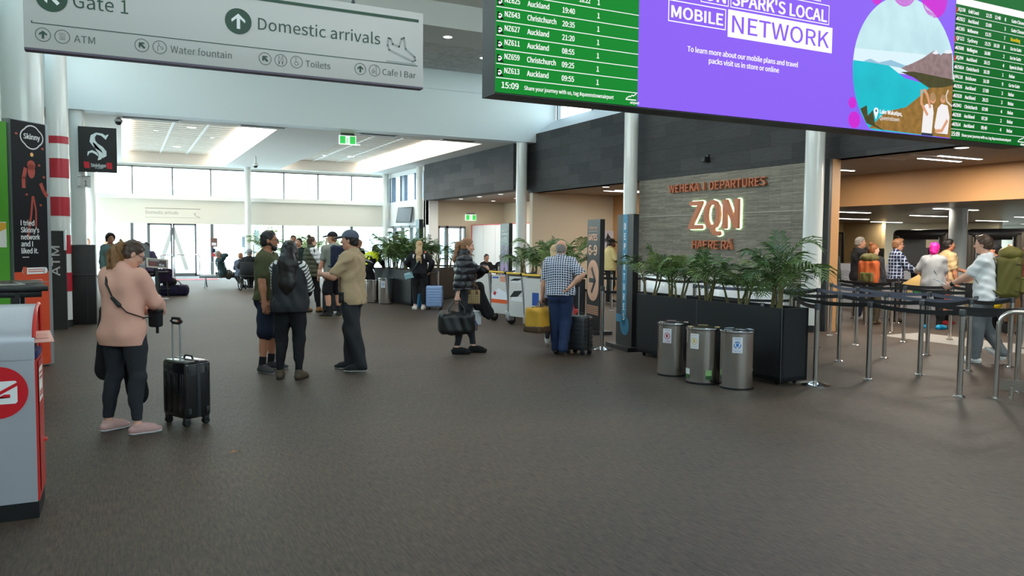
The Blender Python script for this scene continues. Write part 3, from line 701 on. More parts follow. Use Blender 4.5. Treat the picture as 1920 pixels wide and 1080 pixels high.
def mountain(mb, x, y, s, t=True):
    f.stroke(mb, [(x, y), (x+.35*s, y+.22*s), (x+.42*s, y+.15*s), (x+.6*s, y+.32*s), (x+.7*s, y+.24*s), (x+s, y+.45*s)], .07*s)
    f.rect(mb, x-.05*s, y-.12*s, x+s, y-.03*s); 
    f.text(mb, 'airport', x+.4*s, y-.4*s, .3*s, bold=.02)
mountain(lw, 1.2, .055, .1)
lw.build('lettering', SW_, q); lk.build('airline_tile', SK_, q)
b = MB(); f.slab(b, 1.315, 0, 5.377, H_, -.012, 0); q = b.build('advert', SP, o)
lw, lp, lm = MB(), MB(), MB()
f.outline(lw, 1.615, .742, 2.247, .925, .009); f.text(lw, 'MOBILE', 1.65, .78, .135, bold=.035, width=.562)
f.rect(lw, 2.27, .69, 3.566, .93); f.text(lp, 'NETWORK', 2.318, .735, .205, bold=.01, width=1.2, h=.005)
f.outline(lw, 2.295, .95, 3.517, 1.135, .008); f.text(lw, "SPARK'S LOCAL", 2.318, .975, .15, bold=.035, width=1.165)
f.outline(lw, 1.96, .95, 2.275, 1.135, .008); f.text(lw, 'ON', 2.0, .975, .15, bold=.035, width=.235)
f.outline(lw, 1.9, 1.155, 3.4, 1.33, .008)
f.text(lw, 'To learn more about our mobile plans and travel', 1.828, .512, .062, bold=.022, width=1.3)
f.text(lw, 'packs visit us in store or online', 2.066, .437, .062, bold=.022, width=.825)
lw.build('lettering', SW_, q); lp.build('purple_lettering', SP, q)
for x, z, r_ in ((3.872, .25, .055), (3.905, .085, .082), (4.16, 1.31, .075), (5.03, 1.42, .2), (4.55, 1.47, .2)): f.disc(lm, x, z, r_, .002)
lm.build('magenta_disc', SM_, q)
# lake photograph in the round frame: sky, mountains, lake, hillside, two people; clipped at the frame edge
cx, cz, rr = 4.632, .60, .775
def inside(x, z):
    return min(x, 5.372) if x > cx else x, max(z, .004)
def blob(mb, pts, h):
    out = []
    for x, z in pts:
        dx, dz = x-cx, z-cz; d = math.hypot(dx, dz)
        if d > rr and not (dx > 0 and dz < 0): x, z = cx+dx*rr/d, cz+dz*rr/d
        out.append((min(x, 5.373), max(z, .003)))
    f.poly(mb, out, h)
arc = lambda a0, a1, n=24: [(cx+rr*math.cos(R(a0+(a1-a0)*i/n)), cz+rr*math.sin(R(a0+(a1-a0)*i/n))) for i in range(n+1)]
P_ = {k_: MB() for k_ in ('photo_sky', 'photo_lake', 'photo_far_ridge', 'photo_mountain', 'photo_snow', 'photo_hillside', 'photo_scrub', 'photo_road', 'photo_shirt', 'photo_skin', 'photo_hair', 'photo_trousers', 'photo_haze')}
blob(P_['photo_sky'], arc(180, 0, 40), .002)
blob(P_['photo_haze'], [(3.86, .60), (5.38, .60), (5.38, .75), (4.9, .83), (4.3, .80), (3.87, .78)], .0025)
blob(P_['photo_lake'], [(3.86, .66), (4.35, .67), (4.62, .56), (5.38, .50)]+arc(-40, -180, 40), .003)
blob(P_['photo_far_ridge'], [(4.0, .665), (4.1, .70), (4.22, .675), (4.4, .72), (4.6, .69), (4.75, .70), (4.75, .655)], .0035)
blob(P_['photo_mountain'], [(4.55, .655), (4.72, .72), (4.88, .79), (5.0, .86), (5.08, .90), (5.16, .85), (5.26, .92), (5.38, .94), (5.38, .52), (5.0, .56), (4.7, .62)], .004)
blob(P_['photo_snow'], [(5.02, .855), (5.08, .90), (5.13, .865), (5.08, .85)], .0045); blob(P_['photo_snow'], [(5.2, .88), (5.26, .92), (5.38, .94), (5.38, .91), (5.28, .88)], .0045)
blob(P_['photo_scrub'], [(4.55, .615), (4.75, .64), (5.38, .62), (5.38, .53), (5.1, .47), (4.95, .51), (4.75, .58)], .005)
blob(P_['photo_hillside'], [(4.1, 0), (4.35, .2), (4.65, .27), (4.9, .43), (5.0, .50), (5.2, .52), (5.38, .56), (5.38, 0)], .0055)
blob(P_['photo_scrub'], [(4.0, 0), (3.98, .2), (4.07, .24), (4.09, .14), (4.16, .2), (4.2, .06), (4.35, 0)], .006)
f.stroke(P_['photo_road'], [(5.3, .5), (5.27, .44), (5.29, .38), (5.37, .34)], .018, .006)
SK1 = [(4.90, .02), (4.92, .3), (4.96, .33), (5.06, .33), (5.08, .25), (5.06, .02)]
blob(P_['photo_shirt'], SK1, .0065); blob(P_['photo_shirt'], [(5.10, .1), (5.14, .3), (5.2, .35), (5.3, .34), (5.34, .22), (5.32, .04), (5.14, .04)], .0065)
f.stroke(P_['photo_skin'], [(4.98, .22), (4.88, .33), (4.88, .46)], .035, .007); f.stroke(P_['photo_skin'], [(5.02, .3), (4.97, .42), (4.92, .47)], .035, .007); f.stroke(P_['photo_skin'], [(5.3, .18), (5.22, .07), (5.12, .06)], .035, .007)
f.disc(P_['photo_skin'], 5.06, .385, .045, .0068); f.disc(P_['photo_skin'], 5.22, .40, .042, .0068)
f.disc(P_['photo_hair'], 5.055, .41, .045, .0072); f.disc(P_['photo_hair'], 5.225, .42, .042, .0072, ry=.026)
blob(P_['photo_trousers'], [(4.9, 0), (4.9, .03), (5.08, .03), (5.08, 0)], .007)
for k_, c_ in (('photo_sky', (196, 232, 250)), ('photo_lake', (24, 190, 206)), ('photo_far_ridge', (150, 196, 220)), ('photo_mountain', (146, 122, 122)), ('photo_snow', (234, 240, 250)), ('photo_hillside', (150, 112, 52)), ('photo_scrub', (72, 70, 36)), ('photo_road', (226, 214, 200)), ('photo_shirt', (244, 240, 240)), ('photo_skin', (220, 160, 122)), ('photo_hair', (176, 140, 100)), ('photo_trousers', (50, 56, 76)), ('photo_haze', (222, 244, 252))):
    m_ = scr('led_'+k_, c_)
    if k_ in ('photo_hillside', 'photo_mountain', 'photo_scrub', 'photo_lake', 'photo_sky'):
        n = m_.node_tree; bb = n.nodes['Principled BSDF']; t = n.nodes.new('ShaderNodeTexCoord'); nz = n.nodes.new('ShaderNodeTexNoise'); nz.inputs['Scale'].default_value = 3 if k_ in ('photo_lake', 'photo_sky') else 16; nz.inputs['Detail'].default_value = 6
        mx = n.nodes.new('ShaderNodeMix'); mx.data_type = 'RGBA'; cc = [lin(v) for v in c_]
        lo, hi = (.75, 1.25) if k_ in ('photo_lake', 'photo_sky') else (.4, 1.6)
        mx.inputs[6].default_value = tuple(v*lo for v in cc)+(1,); mx.inputs[7].default_value = tuple(min(1, v*hi) for v in cc)+(1,)
        n.links.new(t.outputs['Object'], nz.inputs[0]); n.links.new(nz.outputs['Fac'], mx.inputs[0]); n.links.new(mx.outputs[2], bb.inputs['Emission Color'])
    P_[k_].build(k_, m_, q)
b = MB(); f.disc(b, 4.205, .195, .034, .008); f.poly(b, [(4.173, .185), (4.237, .185), (4.205, .11)], .008); f.text(b, 'Lake Wakatipu,', 4.26, .175, .056, bold=.02, width=.33, h=.008); f.text(b, 'Queenstown', 4.26, .115, .056, width=.29, h=.008)
b.build('caption', SW_, q)
b = MB(); f.disc(b, 4.205, .197, .014, .0085); b.build('pin_hole', scr('led_pin', (40, 120, 140)), q)
b = MB(); f.slab(b, 5.377, 0, W_, H_, -.012, 0); q = b.build('departures_board', SG2, o)
lw, lk, ly, lr = MB(), MB(), MB(), MB()
rows = [('NZ614', 'Auckland', '09:40', '4', 'Relax'), ('NZ838', 'Auckland', '07:20', '2', 'Relax'), ('NZ842', 'Christchurch', '07:00', '4', 'Relax'), ('NZ828', 'Auckland', '20:25', '3', 'Relax'), ('NZ826', 'Auckland', '17:00', '3', 'Relax'), ('VA118', 'Brisbane', '16:30', '9', 'Go to Gate'), ('NZ5654', 'Christchurch', '16:20', '1', 'Relax'), ('JQ294', 'Auckland', '16:15', '4', 'Open in 10 min'), ('NZ608', 'Wellington', '16:00', '2', 'Go to Gate'), ('QF122', 'Sydney', '15:25', '8', 'Go to Gate'), ('NZ265', 'Melbourne', '15:25', '7', 'Boarding'), ('NZ822', 'Auckland', '15:00', '3', 'Gate Closed'), ('JQ158', 'Gold Coast', '12:25', '8', 'Gate Closed')]
for i, r_ in enumerate(rows):
    z = .104+i*.1008
    f.rect(lw, 5.379, z-.0025, 6.69, z+.0025)
    f.text(lw, r_[0], 5.405, z+.034, .05, bold=.02, width=.125 if len(r_[0]) < 6 else .14); f.text(lw, r_[1], 5.585, z+.032, .05, bold=.02, width=.175 if r_[1] != 'Christchurch' else .215)
    f.text(lw, r_[2], 5.885, z+.031, .052, bold=.02, width=.1); f.text(lw, r_[3], 6.215, z+.029, .052, bold=.02)
    if r_[0] in ('QF122', 'JQ158'): f.text(lw, '16:20' if r_[0] == 'QF122' else '12:40', 6.04, z+.03, .052, bold=.02, width=.1)
    f.text(ly if r_[4] == 'Boarding' else lw, r_[4], 6.34, z+.029, .05, bold=.02, width={'Relax': .1, 'Boarding': .17, 'Go to Gate': .2}.get(r_[4], .24))
    if r_[0][:2] in ('QF', 'JQ', 'VA'): f.poly(lr if r_[0][0] != 'V' else lw, [(5.381, z+.012), (5.401, z+.012), (5.401, z+.055), (5.381, z+.075)])
    else: f.rect(lk, 5.379, z+.012, 5.403, z+.075); f.ring(lw, 5.391, z+.045, .011, .006, .004, 12, -2.2, 2.6)
f.text(lw, '15:09', 5.386, .032, .062, bold=.025, width=.135); f.text(lw, 'Share your journey with us, tag #queenstownairport', 5.556, .034, .04, bold=.012, width=.87)
mountain(lw, 6.56, .05, .11)
f.rect(lw, 5.379, .104+13*.1008, 6.69, .104+13*.1008+.075)
f.text(lw, 'Departures', 5.42, 1.56, .12, bold=.02)
lw.build('lettering', SW_, q); lk.build('airline_tile', SK_, q); ly.build('yellow_lettering', SY_, q); lr.build('red_tile', SR_, q)

# ------------------------------------------------------------------ copper letters on the slate wall
COPPER = mat('copper_paint', (190, 116, 84), 0.5, 0.1, noise=0.05, nscale=4)
def text3d(f, mb, t, x, y, size, h0, h1, **kw):
    a = MB(); f.text(a, t, x, y, size, h=h1, **kw)
    k = len(mb.v); mb.add(a.v, a.f)
    cnt = {}
    for fc in a.f:
        for p, q_ in zip(fc, fc[1:]+fc[:1]):
            e = (round(a.v[p][0], 4), round(a.v[p][1], 4), round(a.v[p][2], 4)), (round(a.v[q_][0], 4), round(a.v[q_][1], 4), round(a.v[q_][2], 4))
            cnt.setdefault(frozenset(e), []).append((p, q_))
    off = f.n*(h0-h1)
    for e, l in cnt.items():
        if len(l) == 1:
            p, q_ = Vector(a.v[l[0][0]]), Vector(a.v[l[0][1]])
            mb.add([p, q_, q_+off, p+off], [(1, 0, 3, 2)])
def wall_word(name, text, y_left, y_right, z, size, label, bold=.02, h=.09):
    o = root(name, (11.8, (y_left+y_right)/2, z), label, 'lettering', 'copper letters on the slate wall')
    f = Face((11.86, y_left, z), (0, -1, 0), (0, 0, 1)); b = MB()
    text3d(f, b, text, 0, 0, size, .02, h, width=y_left-y_right, bold=bold)
    b.build('letters', COPPER, o); return o
wall_word('wall_lettering', 'WEHEKA  I  DEPARTURES', 15.28, 12.12, 2.82, .25, 'copper words WEHEKA I DEPARTURES high on the slate wall', .006)
wall_word('wall_lettering', 'HAERE RĀ', 14.37, 13.05, 1.5, .26, 'copper words HAERE RA behind the palms on the slate wall', .008)
o = root('wall_lettering', (11.8, 13.7, 1.93), 'large halo lit copper letters ZQN on the slate wall', 'lettering', 'copper letters on the slate wall')
HALO = mat('halo_led', (226, 255, 214), 0.5, emit=2.2)
for ch, ya, yb in (('Z', 14.52, 14.03), ('Q', 13.98, 13.42), ('N', 13.36, 12.86)):
    f = Face((11.86, ya, 1.96), (0, -1, 0), (0, 0, 1)); b = MB(); hb = MB()
    vs, _ = text_mesh(ch, .05); hh = .62/(.73)
    text3d(f, b, ch, .03, 0, hh, .04, .10, width=ya-yb-.06, bold=.032); q = b.build('letter', COPPER, o)
    f2 = Face((11.86, ya, 1.96), (0, -1, 0), (0, 0, 1))
    text3d(f2, hb, ch, .03, 0, hh, .01, .03, width=ya-yb-.06, bold=.058); hb.build('halo_light', HALO, q)

# ------------------------------------------------------------------ banner and gate number on the left column
o = root('hanging_banner', (-.49, 22.15, 3.245), 'black square banner with a white letter swoosh on the white column', 'banner')
MB().box(-.915, 22.1, 3.245, -.07, 22.13, 4.353).build('panel', mat('banner_black', (26, 28, 27), 0.6), o)
f = Face((-.915, 22.1, 3.245), (1, 0, 0), (0, 0, 1)); b = MB()
def ribbon(mb, pts, ws, h=.003):
    P = [Vector(p) for p in pts]; L = []; 
    for i, p in enumerate(P):
        d = (P[min(i+1, len(P)-1)]-P[max(i-1, 0)]).normalized(); n_ = Vector((-d.y, d.x))*ws[i]/2; L.append((p-n_, p+n_))
    for (a, b_), (c, d) in zip(L[:-1], L[1:]): f.poly(mb, [tuple(a), tuple(c), tuple(d), tuple(b_)], h)
ribbon(b, [(.66, .94), (.60, .86), (.52, .93), (.40, .95), (.32, .88), (.31, .76), (.38, .66), (.50, .58), (.57, .50), (.58, .42), (.52, .36)], [.02, .1, .06, .05, .1, .13, .13, .12, .1, .07, .02])
ribbon(b, [(.33, .72), (.40, .60), (.47, .50), (.50, .42), (.46, .34), (.42, .30)], [.03, .08, .1, .1, .07, .01])
ribbon(b, [(.20, .40), (.22, .48), (.30, .51), (.38, .47), (.44, .40)], [.015, .05, .06, .06, .02])
f.text(b, 'Steinlager', .265, .13, .115, width=.34, bold=.02); f.text(b, 'PURE', .36, .085, .045, width=.15)
b.build('lettering', mat('banner_white', (226, 236, 234), 0.6), o)
for x in (.12, .62): b = MB(); f.poly(b, [(x, .1), (x+.12, .09), (x+.11, .25), (x-.01, .25)], .003); b.build('red_patch', mat('banner_red', (208, 30, 48), 0.6), o)
MB().tube([(-.93, 22.32, 4.3), (-.90, 22.14, 4.3), (-.07, 22.14, 4.3)], .012).tube([(-.93, 22.32, 3.28), (-.90, 22.14, 3.28), (-.07, 22.14, 3.28)], .012).build('arm', FRAME, o)
o = root('gate_sign', (-.77, 22.15, 2.86), 'small pale projecting sign with the gate number 1 on the white column', 'sign')
MB().box(-.88, 22.1, 2.86, -.66, 22.13, 3.15).build('panel', SIGNW, o)
f = Face((-.88, 22.1, 2.86), (1, 0, 0), (0, 0, 1)); b = MB(); f.text(b, '1', .11, .04, .19, align='c'); f.rect(b, .01, .265, .21, .285); f.ring(b, .045, .235, .014, .006); f.text(b, 'Gate', .075, .222, .04)
b.build('lettering', DARKF, o); MB().tube([(-.95, 22.32, 3.12), (-.93, 22.14, 3.12), (-.7, 22.14, 3.12)], .008).tube([(-.95, 22.32, 2.89), (-.93, 22.14, 2.89), (-.7, 22.14, 2.89)], .008).build('bracket', FRAME, o)

# ------------------------------------------------------------------ advertising pylon, green booth panel, cash machine
A_, B_ = Vector((-1.16, 11.05, 0)), Vector((-.80, 11.50, 0)); u = (B_-A_).normalized(); Wp = (B_-A_).length
f = Face(A_, u, (0, 0, 1)); mid = (A_+B_)/2
o = root('advertising_pylon', mid, 'tall dark and orange advertising pylon with white writing beside the green panel', 'pylon')
b = MB(); f.slab(b, 0, .02, Wp, 3.03, -.12, 0); b.build('body', mat('pylon_silver', (150, 156, 160), 0.4, .4), o)
b = MB(); f.rect(b, 0, 1.2, Wp-.055, 3.02, .004); b.build('poster', mat('poster_night', (12, 11, 17), 0.5, noise=0.8, nscale=9, spec=.2), o)
b = MB(); f.rect(b, 0, .03, Wp-.055, 1.2, .004); b.build('orange_field', mat('poster_orange', (216, 72, 30), 0.45), o)
b = MB(); lwd = [('I tried', 1.765, .2), ("Skinny's", 1.68, .27), ('network', 1.595, .28), ('and I', 1.51, .17), ('liked it.', 1.425, .25)]
for t, z, w_ in lwd: f.text(b, t, .11, z, .085, width=w_, bold=.03, h=.006)
f.text(b, 'Skinny', .185, 2.815, .085, width=.245, bold=.035, h=.006)
def cloud(mb, x, y, a, b_, w_):
    pts = []
    for i in range(60): t = 2*math.pi*i/60; rr_ = 1+.1*abs(math.cos(2*t))*1.2; pts.append((x+a*rr_*math.cos(t)*(.92), y+b_*rr_*math.sin(t)))
    f.stroke(mb, pts, w_, .006, True)
cloud(b, .308, 2.84, .165, .125, .016)
f.rect(b, .15, 1.17, .46, 1.25, .006); f.disc(b, .15, 1.21, .04, .006); f.disc(b, .46, 1.21, .04, .006)
f.outline(b, .2, 1.05, .41, 1.1, .004, .006); f.rect(b, .215, 1.068, .395, 1.08, .006); f.rect(b, .12, 1.375, .22, 1.383, .006)
b.build('lettering', INK, o)
b = MB(); f.disc(b, .29, 2.43, .055, .005, ry=.09); f.disc(b, .29, 2.5, .062, .005, ry=.06); f.stroke(b, [(.17, 2.23), (.17, 2.34), (.2, 2.45)], .055, .005); f.stroke(b, [(.43, 2.28), (.47, 2.2), (.52, 2.14)], .05, .005)
f.stroke(b, [(.3, 2.12), (.27, 1.9), (.21, 1.6)], .03, .005); f.stroke(b, [(.31, 2.12), (.345, 1.95), (.34, 1.75)], .025, .005)
for x, z in ((.08, 2.86), (.41, 2.51), (.48, 2.37), (.21, 2.14), (.42, 2.02), (.47, 2.72)): f.rect(b, x-.018, z-.012, x+.018, z+.012, .005)
b.build('artwork', mat('poster_red', (176, 62, 44), 0.5), o)
b = MB(); f.disc(b, .3, 2.63, .025, .007); b.build('lamp_motif', mat('poster_amber', (250, 190, 110), 0.5), o)
b = MB(); f.rect(b, .12, 1.16, .18, 1.26, .007); f.rect(b, .2, 1.22, .42, 1.23, .007); f.rect(b, .2, 1.195, .44, 1.205, .007); b.build('small_print', mat('poster_orange2', (206, 84, 50), 0.5), o)
ug = Vector((.945, .327, 0)); G0 = A_-ug*.60
f = Face(G0, ug, (0, 0, 1))
o = root('green_booth', G0+ug*.31, 'tall lime green booth panel at the left edge', 'booth')
b = MB(); f.slab(b, .02, 0, .56, 2.98, -.06, 0); b.build('panel', mat('lime_green', (74, 158, 16), 0.45), o)
b = MB(); f.rect(b, .2, 1.50, .53, 1.80, .006); b.build('notice', mat('paper', (232, 230, 222), 0.7), o)
b = MB(); f.poly(b, [(.38, 1.64), (.53, 1.72), (.53, 1.79), (.4, 1.79)], .008); b.build('notice_print', mat('notice_yellow', (224, 170, 50), 0.7), o)

o = root('cash_machine', (-.8, 16.75, 0), 'black cash machine cabinet standing in front of the banded column', 'cash machine')
MB().obox((-.72, 16.95, .745), (.55, .62, 1.49), r=.015).build('cabinet', mat('atm_black', (22, 22, 23), 0.4), o)
MB().obox((-.72, 16.63, .93), (.5, .03, .02), r=.004).build('shelf', CHAR, o)
MB().box(-.955, 16.61, .0, -.945, 16.645, 1.49).box(-.6, 16.625, .05, -.595, 16.645, .92).build('seam', DARKF, o)
MB().box(-1.12, 15.9, 0, -.89, 16.1, 1.74).build('side_panel', mat('atm_dark', (34, 34, 33), 0.5), o)
MB().box(-.915, 15.89, 1.4, -.885, 16.1, 1.76).build('light_edge', mat('pale_edge', (206, 212, 216), 0.4), o)
f = Face((-1.12, 15.9, 0), (1, 0, 0), (0, 0, 1)); b = MB(); f.text(b, 'ATM', .135, .95, .17, rot=math.pi/2, width=.52, bold=.02)
b.build('lettering', mat('atm_grey', (190, 190, 186), 0.5), o)

# ------------------------------------------------------------------ departure pylons
TEAL = mat('teal_print', (40, 128, 164), 0.5); PEACH = mat('peach_print', (226, 172, 142), 0.5); LILAC = mat('lilac_print', (196, 164, 216), 0.5)
PYL = mat('pylon_black', (20, 21, 23), 0.45); PYS = mat('pylon_side', (48, 50, 53), 0.35)
def pylon(A, B, depth, h, label, base=.06):
    A = Vector((*A, 0)); B = Vector((*B, 0)); u = (B-A).normalized(); Wd = (B-A).length; f = Face(A, u, (0, 0, 1))
    o = root('departures_pylon', (A+B)/2, label, 'pylon', 'black direction pylons')
    b = MB(); f.slab(b, 0, base, Wd, h, -depth, 0); b.build('body', PYL, o)
    b = MB(); f.slab(b, -.12, 0, Wd+.12, base, -depth-.12, .12); b.build('base_plate', PYL, o)
    return o, f, Wd
o, f, Wd = pylon((6.91, 10.22), (6.82, 9.67), .09, 2.05, 'black pylon with DEPARTURES running down a teal stripe')
b = MB(); f.rect(b, .20, .36, .36, 2.05, .002); f.disc(b, .31, .36, .15, .002); f.rect(b, 0, .40, .25, .52, .002); b.build('stripe', TEAL, o)
b = MB(); 
for r_ in (.13, .10, .07, .04): f.ring(b, .31, .36, r_, .007, .004, 24, -math.pi, .6)
for z in (.43, .46, .49): f.rect(b, 0, z, .2, z+.005, .004)
b.build('stripe_lines', mat('teal_dark', (20, 76, 102), 0.5), o)
b = MB()
for i, ch in enumerate('DEPARTURES'): f.text(b, ch, .28, 1.82-i*.153, .135, align='c', bold=.04, h=.005, sx_=.72)
b.build('lettering', INK, o)
o, f, Wd = pylon((7.62, 12.24), (7.51, 11.65), .09, 2.03, 'black pylon with GATES 6-9 and a peach arrow to the right')
b = MB(); f.text(b, 'INTERNATIONAL', .06, 1.86, .055, width=.42, bold=.03); f.rect(b, .06, 1.82, .48, 1.826, .003); f.text(b, 'GATES', .06, 1.66, .15, width=.42, bold=.05); f.text(b, '6-9', .07, 1.4, .235, width=.4, bold=.05)
n_ = 16
f.poly(b, [(.3+.27*math.cos(math.pi*i/n_), 1.06+.25*math.sin(math.pi*i/n_)) for i in range(n_+1)]+[(.3-.27*math.cos(math.pi*i/n_), .82-.25*math.sin(math.pi*i/n_)) for i in range(n_+1)], .003)
for i in range(5): f.rect(b, .03, .33+i*.034, .57, .355+i*.034, .003)
b.build('lettering', PEACH, o)
b = MB(); f.rect(b, .12, .90, .36, .98, .005); f.stroke(b, [(.25, 1.15), (.41, .94), (.25, .73)], .075, .005); b.build('arrow', PYL, o)
o, f, Wd = pylon((8.78, 18.35), (8.62, 17.52), .09, 2.08, 'pylon with DOMESTIC GATES 2-5 and a lilac arrow to the left')
b = MB(); f.rect(b, 0, .06, Wd-.02, 2.08, .002); b.build('grey_face', PYS, o)
b = MB(); f.text(b, 'DOMESTIC', .1, 1.86, .09, width=.6, bold=.04, h=.004); f.rect(b, .1, 1.8, .7, 1.82, .004); f.text(b, 'GATES', .1, 1.62, .15, width=.6, bold=.05, h=.004); b.build('lettering', INK, o)
b = MB(); f.text(b, '2-5', .12, 1.33, .26, width=.56, bold=.05, h=.004)
f.poly(b, [(.41+.38*math.cos(math.pi*i/n_), .88+.27*math.sin(math.pi*i/n_)) for i in range(n_+1)]+[(.41-.38*math.cos(math.pi*i/n_), .55-.27*math.sin(math.pi*i/n_)) for i in range(n_+1)], .004)
b.build('lilac_print', LILAC, o)
b = MB(); f.rect(b, .3, .67, .66, .77, .006); f.stroke(b, [(.47, .95), (.25, .72), (.47, .49)], .1, .006); b.build('arrow', PYS, o)
o, f, Wd = pylon((7.9, 22.4), (7.78, 21.75), .12, 2.25, 'far pylon with white writing on a pale blue face beside the blond woman')
b = MB(); f.rect(b, 0, .06, Wd-.02, 2.25, .002); b.build('blue_face', mat('pale_blue_print', (126, 156, 170), 0.45), o)
b = MB()
for i, ch in enumerate('DEPARTURES'): f.text(b, ch, .3, 1.95-i*.16, .14, align='c', bold=.03, h=.005, sx_=.8)
b.build('lettering', INK, o)
# ------------------------------------------------------------------ bins
LIDT = mat('bin_top_dark', (60, 60, 58), 0.35, 0.8)
def bin_(x, y, r, h, label, kind, ang, group='waste bins at the planter'):
    o = root('waste_bin', (x, y, 0), label, 'bin', group, ang)
    c = (0, 0, 0)
    MB().lathe(c, [(r-.004, .0), (r, .02), (r, h-.03)], 48).build('body', STEEL, o, True)
    MB().lathe(c, [(r+.003, 0), (r+.003, .022)], 48).build('base_ring', BLACK, o, True)
    MB().lathe(c, [(r+.006, h-.03), (r+.010, h-.02), (r+.006, h), (r*.94, h+.004), (r*.62, h-.012)], 48, caps=False).build('rim', CHROME, o, True)
    MB().lathe(c, [(r*.62, h-.012), (r*.6, h-.05), (.01, h-.05)], 32).build('opening', BLACK, o, True)
    def label_on(name, u0, u1, z0, z1, m_, off=.002, n=8):
        b = MB(); vs = []
        for i in range(n+1):
            t = (u0+(u1-u0)*i/n)/r-math.pi/2
            for z in (z0, z1): vs.append(((r+off)*math.cos(t), (r+off)*math.sin(t), z))
        b.add(vs, [(2*i, 2*i+2, 2*i+3, 2*i+1) for i in range(n)]); return b.build(name, m_, o, True)
    if kind is None: return o
    ink = {'red': mat('bin_red', (190, 40, 62), 0.5), 'yellow': mat('bin_yellow', (214, 178, 40), 0.5), 'blue': mat('bin_blue', (30, 116, 190), 0.5)}[kind]
    label_on('label', -.055, .055, h-.24, h-.065, mat('bin_label', (226, 222, 228), 0.4))
    b = MB(); T = lambda a, z: ((r+.004)*math.cos(a/r-math.pi/2), (r+.004)*math.sin(a/r-math.pi/2), z)
    zc = h-.152; n = 24
    def arcq(a0, a1, r0, r1):
        m_ = 10
        vs = [T(r_*math.cos(a0+(a1-a0)*i/m_), zc+r_*math.sin(a0+(a1-a0)*i/m_)) for i in range(m_+1) for r_ in (r0, r1)]
        b.add(vs, [(2*i, 2*i+1, 2*i+3, 2*i+2) for i in range(m_)])
    if kind == 'blue':
        for j in range(3): arcq(R(90+120*j-46), R(90+120*j+46), .03, .040)
    else: arcq(0, math.pi, .032, .039); arcq(math.pi, 2*math.pi, .032, .039)
    q = [(-.012, -.018), (.012, -.018), (.014, .014), (-.014, .014)]
    b.add([T(a, zc+z) for a, z in q], [(0, 1, 2, 3)]); b.add([T(-.018, zc+.018), T(.018, zc+.018), T(.018, zc+.022), T(-.018, zc+.022)], [(0, 1, 2, 3)])
    f_ = Face((0, 0, 0), (1, 0, 0), (0, 0, 1))
    t_ = {'red': ('Rubbish', 'Landfill'), 'yellow': ('Recycle', 'Plastics'), 'blue': ('Recycle', 'Paper & cups')}[kind]
    for tt, zz in ((t_[0], h-.09), (t_[1], h-.225)):
        a = MB(); f_.text(a, tt, 0, zz, .02, align='c', width=.075 if tt == t_[1] else .06)
        b.add([T(v[0], v[2]) for v in a.v], a.f)
    b.build('label_print', ink, o, True)
    for a in (.4, 2.2, 4.0):
        b = MB(); p = [(r*.66, -.05), (r*.92, -.06), (r*.92, .06), (r*.66, .05)]
        b.add([(x_*math.cos(a)-y_*math.sin(a), x_*math.sin(a)+y_*math.cos(a), h+.006) for x_, y_ in p], [(0, 1, 2, 3)])
        b.build('top_sticker', mat('sticker_'+kind, {'red': (214, 190, 190), 'yellow': (222, 196, 140), 'blue': (196, 214, 226)}[kind], .5), o, True)
    if kind == 'yellow':
        for u0, u1, nm, cc in ((-.16, -.06, 'sponsor_label', (226, 226, 220)), (.14, .21, 'round_label', (150, 190, 120))):
            label_on(nm, u0, u1, .105, .17, mat(nm, cc, .5)); label_on(nm, u0, u1, .06, .104, mat('label_green', (40, 90, 40), .5))
    return o
bin_(6.19, 6.73, .187, .655, 'steel bin with a blue recycling triangle label, nearest of the three', 'blue', R(-42))
bin_(6.06, 7.15, .195, .65, 'steel bin with a yellow label, middle of the three by the planter', 'yellow', R(-72))
bin_(6.07, 7.72, .19, .65, 'steel bin with a red rubbish label, furthest of the three by the planter', 'red', R(-62))
bin_(6.06, 19.45, .2, .66, 'steel bin with a white label beside the far planter', 'blue', R(-40), 'far steel bins')
bin_(5.86, 19.95, .2, .60, 'plain steel bin beside the person in the yellow vest', None, 0, 'far steel bins')
bin_(5.62, 20.5, .2, .60, 'plain steel bin furthest from the far planter end', None, 0, 'far steel bins')

# ------------------------------------------------------------------ planters and palms
SOIL = mat('soil_mulch', (64, 52, 42), 0.95, noise=0.4, nscale=30, bump=0.6)
PLANT = mat('planter_charcoal', (26, 28, 31), 0.45)
def planter(P0, P1, depth, h, label, joint=None, cast=.05, group='black planter boxes'):
    """box whose visible long face runs from P0 to P1; the body lies on the right of that direction"""
    A = Vector((*P0, 0)); B = Vector((*P1, 0)); u = (B-A).normalized(); L = (B-A).length; f = Face(A, u, (0, 0, 1))
    o = root('planter_box', (A+B)/2-f.n*depth/2, label, 'planter', group)
    b = MB(); t = .03
    f.slab(b, 0, cast, L, h, -t, 0); f.slab(b, 0, cast, L, h, -depth, -depth+t)
    f.slab(b, 0, cast, t, h, -depth, 0); f.slab(b, L-t, cast, L, h, -depth, 0); f.slab(b, 0, cast, L, cast+.05, -depth, 0)
    b.build('box', PLANT, o)
    b = MB(); f.slab(b, t, h-.09, L-t, h-.05, -depth+t, -t); b.build('soil', SOIL, o)
    for x in (.12, L-.12):
        for d in (-.07, -depth+.07): MB().wheel(f.p(x, .026, d), .026, .03, 0.6).build('castor', RUBBER, o)
    b = MB()
    for x in ([joint] if joint else [])+[L-.0]: f.slab(b, x-.006, cast, x, h+.002, .0, .004)
    b.build('edge_trim', FRAME, o)
    return o, f, L
LEAF = [mat('palm_green', (98, 126, 62), 0.38, noise=0.35, nscale=5), mat('palm_deep_green', (70, 102, 54), 0.38, noise=0.3, nscale=5), mat('palm_light_green', (136, 154, 88), 0.4, noise=0.3, nscale=5)]
